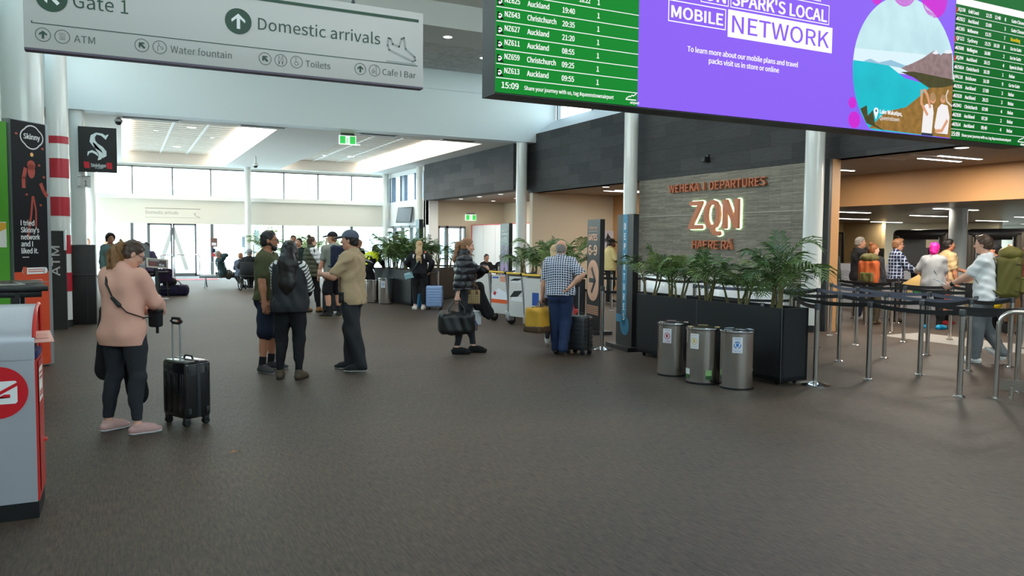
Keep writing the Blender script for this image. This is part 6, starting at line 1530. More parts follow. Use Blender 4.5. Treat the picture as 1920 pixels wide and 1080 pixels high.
p = P['stool'] = Person('person in a dark purple jacket seated on the tall stool by the grey stand', .62, 24.1, 30, 1.70, 'm', 1.05, 'brown', .013, lean=4, hands=[(-.15, .30, .95), (.15, .30, .95)], face=False, pelvis=(0, -.05, .78), feet=[(-.12, .26, -6, .22), (.14, .28, 8, .22)]); p.hair('buzz', 'dark'); p.top('jacket', cloth('dusk_purple', (86, 78, 104)), 1.95, -.06, e=.024); p.bottom('trousers', BLK, .012); p.shoes(BLK)
p = Person('person in a shiny red jacket seated beside the grey stand', .20, 23.5, 60, 1.62, 'f', 1.12, 'light', .013, lean=14, hands=[(-.1, .3, .85), (.15, .3, .85)], face=False, pelvis=(0, -.1, .68), feet=[(-.12, .30, -6, .15), (.14, .32, 8, .15)]); p.hair('bun', 'dark'); p.top('jacket', mat('red_shell', (176, 24, 40), .35), 1.95, -.06, e=.03, fold=.012); p.bottom('trousers', BLK, .012); p.shoes(BLK)
low = dict(h=.013, face=False, pelvis=(0, -.05, .50))
p = Person('person in black seated with hands behind the head near the arrivals glass', 3.05, 27.55, 75, 1.72, 'm', 1.0, 'tan', lean=-16, hands=[(-.10, -.16, 1.10), (.10, -.16, 1.10)], poles=[(-1, .6, .3), (1, .6, .3)], feet=[(-.12, .62, -8), (.12, .6, 8)], **low); p.hair('buzz', 'grey'); p.top('top', cloth('dark_teal', (30, 48, 52)), 1.9, -.05); p.bottom('trousers', cloth('mustard_trim', (70, 66, 60)), .012); p.shoes(BLK)
p = Person('brown haired person in slate blue seated left of the wheelchair', 3.52, 27.2, 20, 1.60, 'f', 1.0, 'light', hands=[(-.15, .3, .7), (.15, .3, .7)], feet=[(-.12, .5, -8), (.12, .5, 8)], **low); p.hair('short', 'sandy'); p.top('jacket', cloth('slate_blue', (84, 92, 110)), 1.95, -.05, e=.022); p.bottom('trousers', BLK, .012); p.shoes(BLK)
p = Person('blond person in a cream top seated right of the wheelchair', 4.02, 27.0, -12, 1.62, 'f', 1.0, 'fair', hands=[(-.15, .3, .7), (.15, .3, .7)], feet=[(-.12, .5, -8), (.12, .5, 8)], **low); p.hair('straight', 'blond'); p.top('top', cloth('cream', (214, 206, 192)), 1.95, -.05); p.bottom('trousers', BLK, .012); p.shoes(BLK)
p = P['wheel'] = Person('person with a grey cap sitting in the wheelchair, seen from behind', 3.62, 25.95, 14, 1.70, 'm', 1.1, 'light', .013, hands=[(-.24, .2, .78), (.24, .2, .78)], pelvis=(0, -.02, .56), feet=[(-.10, .45, -6, .08), (.10, .46, 6, .08)], face=False); p.hair('short', 'grey'); p.cap(cloth('cap_pale', (128, 134, 146))); p.top('jacket', BLK, 1.95, -.05, e=.03); p.bottom('trousers', BLK, .012); p.shoes(BLK)

# right: the queue
p = P['yellow'] = Person('man in a pale yellow shirt with a black cap and dark mask, behind the pylons', 11.83, 17.83, 74, 1.74, 'm', 1.2, 'brown', .012, head=(0, 8, 0), hands=[(-.05, .32, 1.08), (.12, .30, 1.10)], poles=[(-.8, -.4, -.6), (.8, -.4, -.6)], face=False); p.hair('buzz', 'dark'); p.mask(BLK); p.cap(BLK); p.top('shirt', cloth('pale_yellow', (226, 204, 144)), .8, -.08, e=.022, loose=.8, collar=.02); p.bottom('trousers', BLK, .012, loose=.012); p.shoes(BLK, mat('sole_white', (206, 206, 204), .6))
o = root('carried_jacket', p.W((.06, .30, 1.02)), 'dark blue jacket over the arm of the man in pale yellow', 'jacket', None, p.rz); b = Soft(); b.box((0, .02, -.04), (.17, .07, .12), .05, .04); b.cone((-.02, .02, -.1), (-.02, .04, -.34), .11, .08, .05, ((0, 1, 0), .5)); b.build('jacket', NAVY, o, .013, fold=.012, fs=6)
for x, y, r_, hc, tc, t in ((9.72, 22.9, 190, 'sandy', (196, 190, 190), 'fair person seated behind the spiky plants beside the puffer jacket'), (10.42, 22.75, 150, 'dark', (44, 44, 48), 'dark haired person seated behind the spiky plants, left of two'), (10.85, 22.6, 200, 'dark', (40, 40, 44), 'dark haired person seated behind the spiky plants, right of two')):
    p = Person(t, x, y, r_, 1.66, 'f', 1.0, 'light', hands=[(-.15, .3, .7), (.15, .3, .7)], feet=[(-.12, .45, -8), (.12, .45, 8)], **low); p.hair('short', hc); p.top('top', cloth('lounge_%d' % x+hc, tc), 1.9, -.05); p.bottom('trousers', BLK, .012); p.shoes(BLK)
    o = root('lounge_chair', (x, y, 0), 'low dark lounge chair under the '+t.split(' seated')[0]+' '+t.split(', ')[-1][:14], 'chair', 'lounge chairs'); c, sn = math.cos(p.rz), math.sin(p.rz)
    o.rotation_euler.z = p.rz; MB().obox((0, -.02, .36), (.56, .52, .09), r=.03).build('seat', CHAR, o, True); MB().obox((0, -.27, .62), (.56, .06, .46), r=.03).build('backrest', CHAR, o, True)
    for sx_, sy_ in ((-.24, .2), (.24, .2), (-.24, -.24), (.24, -.24)): MB().tube([(sx_, sy_, 0), (sx_, sy_, .33)], .018).build('leg', FRAME, o, True)
p = P['black'] = Person('grey haired man in a black sweater in the queue', 14.46, 12.0, 68, 1.80, 'm', 1.06, 'light', .0115, head=(14, 0, 0), hands=[(-.12, .28, 1.0), (.14, .28, 1.0)], poles=[(-.9, -.5, -.3), (.9, -.5, -.3)]); p.hair('short', 'grey'); p.top('sweater', BLK, 1.95, -.14, e=.024); p.bottom('jeans', NAVY, .012, loose=.01); p.shoes(cloth('trainer_pale', (170, 168, 166)), INK)
p = P['orange'] = Person('woman with an auburn bun and an orange hiking pack in the queue', 13.78, 11.1, 18, 1.64, 'f', 1.05, 'fair', .0115, head=(50, 0, 0), face=True); p.hair('bun', 'auburn'); p.top('jacket', CHARC, 1.95, -.15, e=.026); p.bottom('trousers', cloth('dark_olive', (70, 62, 46)), .012, loose=.012); p.shoes(cloth('boot_mid', (92, 70, 50)), RUBBER, .012, high=.05)
p = P['blue'] = Person('man in glasses and a blue checked shirt holding a dark coat', 14.62, 11.2, 72, 1.76, 'm', 1.0, 'light', .0115, head=(8, 4, 0), hands=[(-.08, .34, 1.12), (.12, .36, 1.06)], poles=[(-.8, -.4, -.6), (.8, -.4, -.6)], curl=(.9, .9)); p.hair('thick', 'sandy'); p.glasses(); p.top('checked_shirt', striped('plaid_blue', (40, 56, 104), (196, 206, 220), (.6, .8, 0), .07, .2, (0, 0, 1), .07, (28, 34, 66)), 1.9, -.12, e=.02, collar=.02); p.bottom('trousers', BLK, .012); p.shoes(cloth('boot_dark', (56, 46, 40)))
o = root('carried_coat', p.W((.02, .36, 1.13)), 'dark coat over the forearm of the man in the blue checked shirt', 'coat', None, p.rz); b = Soft(); b.box((0, .06, .02), (.13, .15, .07), .05, .04); b.cone((0, .0, -.03), (.0, .02, -.42), .12, .10, .05, ((0, 1, 0), .5)); b.build('coat', BLK, o, .012, fold=.012, fs=6)
p = P['hotpink'] = Person('woman with bright pink hair and a grey T-shirt, seen from behind', 14.1, 9.98, 12, 1.68, 'f', 1.2, 'fair', .0115, head=(14, 4, 0), hands=[(-.22, .20, 1.0), (.24, .10, .88)], poles=[(-.9, -.6, -.1), (.9, -.6, -.1)], face=False, feet=[(-.15, 0, -20), (.16, 0, 26)]); p.hair('wrap', 'pink'); p.top('t_shirt', cloth('mid_grey', (150, 152, 156)), .8, -.16, e=.022, loose=.8); p.bottom('trousers', BLK, .012); p.shoes(mat('turquoise_shoe', (16, 150, 196), .6), mat('turquoise_sole', (20, 130, 170), .6), .014)
p.strap([p.T(-.10, .0, .50), p.T(-.06, -.115, .42), p.T(.05, -.155, .22), p.T(.16, -.115, .03), p.T(.20, -.06, -.06)], .014, .005, 'shoulder_strap')
p = P['tan'] = Person('dark haired man in a tan T-shirt with a hand on his belly', 14.98, 10.3, 66, 1.76, 'm', 1.28, 'tan', .0115, head=(10, 0, 0), hands=[(-.02, .33, 1.10), (.30, .06, .86)], poles=[(-.9, -.3, -.5), (.9, -.6, 0)], feet=[(-.14, .1, -4), (.14, -.1, 8)], bare=True); p.hair('short', 'dark'); p.top('t_shirt', cloth('sand', (204, 176, 132)), .8, -.1, e=.02, loose=.6); p.bottom('shorts', cloth('brick_red', (146, 74, 62)), .012, leg=.95, loose=.03); p.socks(BLK, .12); p.shoes(cloth('trainer_red', (150, 40, 40)), INK, lace=INK)
p.strap([p.T(.13, .10, .30), p.T(.125, .10, .40), p.T(.12, .0, .50), p.T(.11, -.10, .44)], .02, .006, 'pack_strap', cloth('strap_red', (120, 50, 36)))
p = P['white'] = Person('man in a white T-shirt and grey jeans with a large olive backpack', 10.68, 6.78, 276, 1.775, 'm', 1.02, 'fair', .0085, head=(4, 4, 0), hands=[(-.06, .40, 1.06), (.10, .38, 1.08)], poles=[(-.7, -.6, -.4), (.7, -.6, -.4)], curl=(1.0, 1.0), feet=[(-.07, .10, -2), (.08, -.20, 4, .06, -32)], lean=2); p.hair('thick', 'brown'); p.top('t_shirt', cloth('white_tee', (240, 240, 242), noise=.03), .72, -.10, e=.018, loose=.45, fold=.009)
p.bottom('jeans', cloth('grey_denim', (104, 108, 112), noise=.18, nscale=26), .010, loose=.006); p.shoes(cloth('trainer_white2', (224, 222, 218)), INK, lace=INK)
b = Soft(); b.cone(p.wr[0]-p.hd[0]*.03, p.wr[0]-p.hd[0]*.01, .032, .032, .01); p.add(b, 'watch', BLACK, .008)
b = Soft(); b.ell(p.T(-.03, .122, .33), (.055, .02, .045), .01, p.M()); p.add(b, 'shirt_print', cloth('print_blue', (74, 150, 196)), .008)
b = MB(); d2, sd = p.fd[0], np.cross(p.fd[0], (0, 0, 1.))
for j, c_ in enumerate((0, 1, 2)): q = p.ank[0]+d2*(.045+.028*j)-np.array((0, 0, .045)); b.tube([(q-sd*.043-d2*.014-np.array((0, 0, .022)))*p.S, (q-sd*.034+np.array((0, 0, .018)))*p.S], .006*p.S, 6)
b.build('shoe_stripes', cloth('stripe_navy', (40, 44, 90)), p.obj, True)
p = Person('person in a black cap facing left beyond the olive backpack', 14.85, 9.25, 280, 1.66, 'm', 1.0, 'tan', .012); p.hair('short', 'dark'); p.cap(BLK); p.top('top', CHARC, 1.9, -.1); p.bottom('trousers', BLK, .012); p.shoes(BLK)
p = Person('person in dark red at the right edge of the queue', 14.75, 8.55, 262, 1.72, 'f', 1.1, 'brown', .012); p.hair('bun', 'dark'); p.top('top', cloth('dark_red', (104, 24, 34)), 1.95, -.12); p.bottom('trousers', BLK, .012); p.shoes(BLK)
p = Person('bald attendant with glasses far back in the screening hall', 23.97, 14.5, 200, 1.70, 'm', 1.0, 'fair', .014); p.hair('bald', 'grey'); p.glasses(); p.top('shirt', CHARC, 1.9, -.1); p.bottom('trousers', BLK, .012); p.shoes(BLK)
p = Person('dark clothed person just right of the grey column', 21.0, 13.95, 240, 1.72, 'm', 1.0, 'brown', .014, face=False); p.hair('short', 'dark'); p.top('top', BLK, .8, -.1); p.bottom('trousers', BLK, .012); p.shoes(BLK)
p = Person('person with a black hat and rust red top beyond the auburn bun', 18.0, 14.8, 120, 1.58, 'f', 1.0, 'tan', .013, face=False); p.hair('short', 'dark'); p.cap(BLK); p.top('top', cloth('rust_red', (150, 56, 44)), 1.9, -.1); p.bottom('trousers', BLK, .012); p.shoes(BLK)
p = P['hidden'] = Person('person hidden behind the wooden post, only dark clothes showing', 12.93, 11.5, 16, 1.68, 'm', 1.05, 'light', .012, face=False); p.hair('short', 'dark'); p.top('jacket', cloth('dark_green_grey', (52, 56, 52)), 1.95, -.12); p.bottom('trousers', BLK, .012); p.shoes(BLK)
# ------------------------------------------------------------------ luggage
def suitcase(name, loc, rz, w_, d, h, m_, label, tele=.36, ribs='v', trim=None, grip=None, poles=GREYM):
    """upright case: telescopic handle on the -x side, width along y, depth along x"""
    o = root(name, (*loc, 0), label, 'suitcase', None, rz); z0 = .065
    b = MB(); b.obox((0, 0, z0+h/2), (d, w_, h), r=.035, seg=3).build('shell', m_, o, True)
    b = MB()
    if ribs == 'v':
        for k in range(4): b.obox((d/2+.002, -w_*.36+k*w_*.24, z0+h/2), (.010, w_*.10, h*.86), r=.004)
        for k in range(4): b.obox((-d/2-.002, -w_*.36+k*w_*.24, z0+h*.44), (.008, w_*.10, h*.7), r=.003)
    else:
        for k in range(7): b.obox((d/2+.002, 0, z0+h*.12+k*h*.125), (.010, w_*.88, h*.04), r=.004); b.obox((-d/2-.002, 0, z0+h*.12+k*h*.125), (.008, w_*.88, h*.04), r=.003)
        for k in range(7):
            for sg in (-1, 1): b.obox((-d*.27, sg*(w_/2+.001), z0+h*.12+k*h*.125), (d*.34, .008, h*.04), r=.003); b.obox((d*.27, sg*(w_/2+.001), z0+h*.12+k*h*.125), (d*.34, .008, h*.04), r=.003)
    b.build('ribs', m_, o, True)
    b = MB()
    for sg in (-1, 1): b.obox((.0, sg*(w_/2+.002), z0+h/2), (.030, .008, h*.94), r=.002)
    b.obox((0, 0, z0+h+.001), (.030, w_*.92, .006), r=.002); b.build('zip_band', trim or CHAR, o, True)
    b = MB()
    for x in (-d*.34, d*.34):
        for z in (.14, .86): b.obox((x, -w_/2-.004, z0+h*z), (.03, .01, .05), r=.004)
    b.build('corner_stud', CHAR, o, True)
    for x in (-d*.36, d*.36):
        for y in (-w_*.38, w_*.38): q = MB().obox((x, y, .062), (.05, .05, .03), r=.008).build('wheel_mount', CHAR, o, True); MB().wheel((x, y-.016, .028), .028, .02, 1.57).wheel((x, y+.016, .028), .028, .02, 1.57).build('wheel', RUBBER, q, True)
    if tele:
        q = MB()
        for y in (-w_*.16, w_*.16): q.tube([(-d*.36, y, z0+h-.02), (-d*.36, y, z0+h+tele)], .008, 8)
        hnd = q.build('telescopic_handle', poles, o, True)
        MB().tube([(-d*.36, -w_*.22, z0+h+tele), (-d*.36, -w_*.15, z0+h+tele+.026), (-d*.36, w_*.15, z0+h+tele+.026), (-d*.36, w_*.22, z0+h+tele), (-d*.36, w_*.12, z0+h+tele-.015), (-d*.36, -w_*.12, z0+h+tele-.015), (-d*.36, -w_*.22, z0+h+tele)], .013, 8).build('grip', grip or BLACK, hnd, True)
    MB().tube([(.02, -.07, z0+h), (.02, -.05, z0+h+.028), (.02, .05, z0+h+.028), (.02, .07, z0+h)], .009).build('top_handle', BLACK, o, True)
    return o
GLOSSK = mat('gloss_black_shell', (24, 25, 27), .25, coat=.4)
o = suitcase('suitcase', (.49, 7.40), R(27), .37, .25, .50, GLOSSK, 'glossy black wheeled suitcase with its handle up beside the woman in pink', .34)
MB().obox((-.09, -.05, .912), (.022, .04, .012), r=.003).build('orange_button', mat('orange_button', (220, 80, 30), .5), o, True)
o = suitcase('suitcase', (5.93, 9.72), R(22), .34, .24, .50, mat('graphite_shell', (62, 64, 68), .3, .3), 'ribbed graphite suitcase pulled by the bald man', .44, 'h', BLACK)
o = suitcase('suitcase', (6.62, 17.42), R(60), .38, .25, .50, mat('powder_blue_shell', (136, 164, 206), .4), 'powder blue wheeled suitcase beside the blond woman', .32, 'h', NAVY, None, BLACK)
o = suitcase('suitcase', (4.12, 17.2), R(20), .38, .26, .60, mat('dark_case', (38, 40, 46), .6), 'dark soft suitcase beside the man in shorts', 0)
def bag(name, label, loc, rz=0.0, cat='bag'): return root(name, loc, label, cat, None, rz)
LEATH = mat('black_leather', (26, 26, 28), .42, noise=.15, nscale=20)
p = P['puffer']; q = p.W(p.wr[1]+p.hd[1]*.085)-Vector((0, 0, .275)); o = bag('duffel_bag', 'black leather duffel bag carried by the woman in the puffer jacket', q, p.rz)
Soft().box((0, 0, -.03), (.125, .26, .16), .08, .03).cone((0, -.2, .08), (0, .2, .08), .05, .05, .06).build('body', LEATH, o, .010, fold=.010, fs=5)
b = MB()
for x in (-.05, .05): b.tube([(x, -.13, .06), (x*.8, -.10, .19), (x*.3, -.03, .285), (x*.3, .03, .285), (x*.8, .10, .19), (x, .13, .06)], .010, 8)
b.build('handle', LEATH, o, True); MB().tube([(0, -.24, .115), (0, .24, .115)], .006).build('zip', CHAR, o, True); MB().tube([(.0, .255, .02), (.0, .30, -.06), (.0, .29, -.14)], .012).build('side_strap', mat('blue_strap', (70, 90, 150), .4), o, True)
q = p.W((.175, .12, .87)); o = bag('handbag', 'small tan checked handbag hanging in front of the woman in the puffer jacket', q, p.rz+R(70))
TANB = striped('tan_check', (176, 152, 112), (128, 100, 66), (1, 0, 0), .03, .3, (0, 0, 1), .03)
MB().obox((0, 0, 0), (.17, .07, .20), r=.014).build('body', TANB, o, True); BRN = mat('brown_leather', (104, 66, 42), .5)
b = MB()
for y in (-.036, .036): b.tube([(-.05, y, .09), (-.045, y, .15), (0, y, .185), (.045, y, .15), (.05, y, .09)], .006)
b.build('handle', BRN, o, True); b = MB()
for x in (-.05, .05): b.obox((x, -.038, .06), (.03, .006, .05), r=.002)
b.obox((0, 0, -.1), (.172, .072, .006)); b.build('leather_trim', BRN, o, True)
p.strap([p.T(-.10, -.05, .50), p.T(-.11, .07, .50), p.T(-.06, .165, .36), p.T(.06, .17, .2), p.T(.16, .12, .05)], .007, .004, 'shoulder_strap', BRN)
q = p.W((-.10, .17, .98)); o = bag('carried_coat', 'black coat hanging over the far arm of the woman in the puffer jacket', q, p.rz, 'coat')
b = Soft(); b.cone((0, -.08, .06), (0, .06, .02), .05, .06, .05); b.cone((0, .02, .0), (0, .18, -.36), .075, .085, .06, ((1, 0, 0), .5)); b.cone((0, .2, -.36), (0, .21, -.44), .07, .03, .04, ((1, 0, 0), .5)); b.cone((0, -.06, .0), (0, .03, -.25), .07, .06, .06, ((1, 0, 0), .5)); b.build('coat', BLK, o, .010, fold=.010, fs=6)
q = p.W((-.22, .16, .52)); o = bag('carrier_bag', 'white paper bag on the far side of the woman in the puffer jacket', q, p.rz); PAPER = mat('white_paper', (226, 228, 232), .7)
MB().obox((0, 0, 0), (.1, .22, .2), r=.006).build('body', PAPER, o, True); MB().tube([(0, -.05, .1), (0, -.03, .2), (0, .03, .2), (0, .05, .1)], .004).build('handle', PAPER, o, True)
p = P['plaid']; q = p.W(p.wr[0]+p.hd[0]*.085)-Vector((0, 0, .225)); o = bag('holdall', 'mustard yellow holdall with brown leather base carried by the bald man', q, p.rz-R(28)); MUST = mat('mustard_canvas', (204, 152, 44), .7, noise=.08, nscale=40); BRL = mat('brown_base', (84, 62, 44), .5)
Soft().box((0, 0, -.02), (.15, .22, .165), .07, .03).build('body', MUST, o, .010, fold=.008, fs=5); Soft().box((0, 0, -.165), (.158, .226, .05), .03, .02).build('base', BRL, o, .010)
b = MB()
for x in (-.07, .07): b.tube([(x, -.08, -.02), (x*.9, -.07, .13), (x*.3, 0, .235), (x*.9, .07, .13), (x, .08, -.02)], 0, 8, flat=(.013, .005))
b.build('handle', BRL, o, True); b = MB(); b.tube([(0, -.2, .15), (0, .2, .15)], .006); b.build('zip', BRL, o, True)
p = P['blond']; q = p.W(p.wr[1]+p.hd[1]*.085)-Vector((0, 0, .29)); o = bag('shopping_bag', 'red shopping bag carried by the blond woman beside the graphite suitcase', q, p.rz); RED = mat('red_bag', (206, 44, 36), .55)
MB().obox((0, 0, -.06), (.28, .12, .40), r=.012).build('body', RED, o, True); b = MB()
for y in (-.05, .05): b.tube([(-.08, y, .12), (-.03, y*.4, .30), (.03, y*.4, .30), (.08, y, .12)], .008)
b.build('handle', RED, o, True); b = MB(); f = Face((-.14, -.061, -.26), (1, 0, 0), (0, 0, 1)); f.stroke(b, [(.05, .1), (.12, .3), (.2, .14), (.24, .28)], .02); b.build('print', INK, o, True)
p = P['lady']; q = p.W((-.235, -.03, .86)); o = bag('crossbody_bag', 'mint blue box bag on the left hip of the blond woman', q, p.rz-R(18)); MINT = mat('mint_leather', (146, 188, 196), .45)
MB().obox((0, 0, 0), (.25, .10, .15), ry=R(-14), r=.02).build('body', MINT, o, True); MB().obox((0, -.052, .03), (.2, .006, .06), ry=R(-14), r=.002).build('flap', MINT, o, True)
p.strap([p.T(.09, .02, .51), p.T(.09, -.085, .48), p.T(.02, -.165, .32), p.T(-.10, -.165, .12), p.T(-.20, -.10, -.02)], .024, .004, 'shoulder_strap', MINT)
o = bag('tote_bag', 'teal blue bag on the floor seen between the legs of the blond woman', (6.52, 18.0, 0)); MB().obox((6.52, 18.0, .17), (.26, .14, .32), r=.03).build('body', mat('teal_bag', (24, 112, 150), .6), o); MB().tube([(6.45, 18, .33), (6.48, 18, .44), (6.56, 18, .44), (6.59, 18, .33)], .01).build('handle', BLACK, o)
def backpack(p, label, m_, w_=.15, d=.10, h=.24, up=.27, back=-.235, m2=None, top=0.0, name='backpack'):
    o = root(name, p.W(p.T(0, back, up)), label, 'backpack', None, p.rz); k = p.S
    b = Soft(); b.box((0, 0, 0), (w_, d, h), .07, .03); b.ell((0, -d*.4, -h*.35), (w_*.8, d*.8, h*.42), .05); b.build('body', m_, o, .011, fold=.008, fs=6)
    if top: Soft().ell((0, 0, h+top*.4), (w_*1.02, d*1.05, top), .03).build('lid', m2 or m_, o, .011, fold=.006, fs=7)
    Soft().box((0, -d*1.12, -h*.38), (w_*.72, .035, h*.4), .03, .02).build('front_pocket', m2 or m_, o, .011, fold=.004)
    b = MB()
    for sg in (-1, 1):
        pts = [p.T(sg*.085, back+.08, up+h*.8), p.T(sg*.09, -.06, .49), p.T(sg*.095, .05, .50), p.T(sg*.105, .125, .40), p.T(sg*.115, .14, .27), p.T(sg*.15, .06, .14), p.T(sg*.13, back+.08, up-h*.8)]
        b.tube([p.W(q) for q in pts], 0, 8, flat=(.024, .007))
    b.build('shoulder_strap', m2 or m_, o)
    return o
o = backpack(P['sock'], 'navy backpack with a white tick worn by the man in the black cap', cloth('navy_pack', (34, 42, 62)), up=.28)
b = MB(); f = Face((-.05, -.142, -.0), (1, 0, 0), (0, 0, 1)); f.poly(b, [(.0, .04), (.02, .02), (.10, .055), (.03, .035), (.012, .045)], .003); b.build('tick_logo', INK, o, True)
OL = cloth('pack_olive', (94, 90, 50), .6); RUST = cloth('pack_rust', (188, 92, 48), .6)
backpack(P['orange'], 'orange and olive hiking backpack worn by the woman with the auburn bun', RUST, .19, .12, .25, .18, -.25, OL, .10)
o = backpack(P['white'], 'large olive green backpack worn by the man in the white T-shirt', cloth('pack_moss', (106, 98, 46), .5), .155, .14, .28, .22, -.285, cloth('pack_moss2', (122, 112, 54), .5), .10)
b = MB()
for z in (-.18, .0, .18): b.tube([(-.16, -.08, z), (-.12, -.19, z-.02), (.12, -.19, z-.02), (.16, -.08, z)], 0, 6, flat=(.008, .003))
b.build('compression_strap', CHAR, o, True)
backpack(P['hidden'], 'dark backpack worn by the person behind the wooden post', cloth('pack_dark', (50, 52, 50), .7), .17, .13, .28, .2, -.27)
o = root('day_pack', (12.62, 11.15, 0), 'dark rounded bag standing on the floor beside the wooden post', 'bag'); Soft().box((0, 0, .2), (.14, .15, .2), .1, .03).build('body', cloth('pack_dark', (50, 52, 50)), o, .012, fold=.006); MB().tube([(0, -.05, .38), (0, -.03, .46), (0, .03, .46), (0, .05, .38)], .01).build('handle', BLACK, o, True)
p = P['hotpink']; q = p.W((-.30, .02, .90)); o = bag('tote_bag', 'green and kraft paper carrier bag under the arm of the woman with pink hair', q, p.rz+R(12)); GRN = mat('green_bag', (66, 146, 84), .6)
MB().obox((.05, -.02, -.03), (.30, .10, .26), ry=R(-24), r=.02).build('body', GRN, o, True); MB().obox((-.06, -.085, .0), (.36, .02, .22), ry=R(-34), r=.006).build('kraft_envelope', mat('kraft_paper', (206, 168, 104), .8), o, True)
MB().tube([(.10, .0, .08), (.11, .02, .34), (.16, .08, .56)], 0, 8, flat=(.014, .004)).build('handle', GRN, o, True)
q = p.W((.24, .02, .80)); o = bag('crossbody_bag', 'grey shoulder bag on the right hip of the woman with pink hair', q, p.rz); MB().obox((0, 0, 0), (.08, .24, .16), r=.03).build('body', CHARC, o, True); MB().obox((.042, 0, .03), (.006, .2, .08), r=.002).build('flap', CHARC, o, True)
p = P['white']; q = p.W((.0, .53, 1.08)); o = bag('papers', 'folded white papers in the hands of the man in the white T-shirt', q, p.rz, 'papers'); MB().obox((0, 0, .0), (.12, .2, .006), rx=R(22)).build('sheet', PAPER, o, True); MB().obox((.01, .015, .014), (.11, .19, .004), rx=R(30), rz=.15).build('folded_sheet', mat('paper_grey', (196, 206, 214), .7), o, True)
# stroller
o = root('stroller', (14.75, 9.30, 0), 'folding black stroller hung with bags and a yellow toy in the queue', 'stroller', None, R(-60))
for sg in (-1, 1):
    MB().tube([(-.35, sg*.22, .12), (.12, sg*.2, .62), (.40, sg*.2, .98), (.46, sg*.2, 1.0)], .014).build('side_frame', CHAR, o, True); MB().tube([(.32, sg*.22, .10), (-.02, sg*.21, .58)], .013).build('rear_leg', CHAR, o, True)
    for x in (-.35, .32): MB().wheel((x, sg*.24, .09), .09, .04, 1.57).build('wheel', RUBBER, o, True)
MB().tube([(.46, -.2, 1.0), (.46, .2, 1.0)], .018).build('handle', BLACK, o, True); Soft().box((-.02, 0, .52), (.2, .19, .10), .06, .03).box((.14, 0, .72), (.08, .19, .22), .06, .05).build('seat', BLK, o, .014, fold=.008); Soft().ell((.0, 0, .86), (.22, .21, .13), .03).cut((0, 0, .84), (0, 0, -1)).build('hood', CHARC, o, .014, fold=.006)
q = root('toy', (14.55, 9.0, .52), 'yellow round toy hanging on the stroller', 'toy'); MB().ball((14.55, 9.0, .54), (.085, .085, .08), 10).build('body', mat('toy_yellow', (236, 196, 30), .5), q); MB().ball((14.52, 8.92, .58), .018, 5).build('eye', BLACK, q); MB().tube([(14.55, 9.0, .61), (14.57, 9.03, .68)], .008).build('loop', BLACK, q)

# ------------------------------------------------------------------ luggage trolleys
YEL = mat('handle_yellow', (222, 182, 52), .5); ALU = mat('trolley_alu', (186, 188, 190), .35, .7)
def pic(o, name, x0, z0, x1, z1, kind):
    f = Face((x0, -.017, z0), (1, 0, 0), (0, 0, 1)); W_, H_ = x1-x0, z1-z0
    cs = {'snow': (44, 92, 176), 'red': (206, 28, 44), 'forest': (44, 70, 62), 'plain': (206, 196, 184), 'blue': (228, 230, 234), 'peach': (204, 198, 196)}
    b = MB(); f.rect(b, 0, 0, W_, H_, .002); q = b.build(name, mat('print_'+kind, cs[kind], .4), o, True)
    def lay(nm, col, pts, h): b = MB(); f.poly(b, pts, h); b.build(nm, mat('print_'+nm+'_'+kind, col, .5), q, True)
    if kind == 'snow':
        lay('snow_ridge', (232, 234, 240), [(0, H_*.22), (W_, H_*.22), (W_, H_*.62), (W_*.7, H_*.72), (W_*.45, H_*.86), (W_*.25, H_*.66), (0, H_*.55)], .004); lay('orange_band', (226, 92, 34), [(0, 0), (W_, 0), (W_, H_*.22), (0, H_*.22)], .005); lay('skier', (190, 40, 50), [(W_*.1, H_*.5), (W_*.25, H_*.42), (W_*.34, H_*.6), (W_*.2, H_*.66)], .006)
    elif kind == 'red': lay('white_band', (232, 230, 228), [(W_*.1, H_*.25), (W_*.8, H_*.25), (W_*.9, H_*.5), (W_*.2, H_*.5)], .004); lay('dark_shape', (30, 40, 40), [(W_*.05, H_*.45), (W_*.5, H_*.5), (W_*.8, H_*.85), (W_*.3, H_*.8)], .005)
    elif kind == 'forest': lay('blue_band', (38, 84, 160), [(0, 0), (W_, 0), (W_, H_*.2), (0, H_*.2)], .004); lay('pale_band', (170, 180, 170), [(W_*.1, H_*.6), (W_*.6, H_*.6), (W_*.6, H_*.66), (W_*.1, H_*.66)], .004)
    elif kind == 'blue': lay('blue_mark', (50, 84, 160), [(W_*.4, H_*.2), (W_*.75, H_*.2), (W_*.75, H_*.85), (W_*.4, H_*.85)], .004)
    elif kind == 'peach': lay('peach_mark', (222, 150, 124), [(W_*.55, H_*.1), (W_*.98, H_*.1), (W_*.98, H_*.9), (W_*.55, H_*.9)], .004); lay('blue_mark', (80, 110, 180), [(W_*.05, H_*.55), (W_*.45, H_*.55), (W_*.45, H_*.8), (W_*.05, H_*.8)], .004)
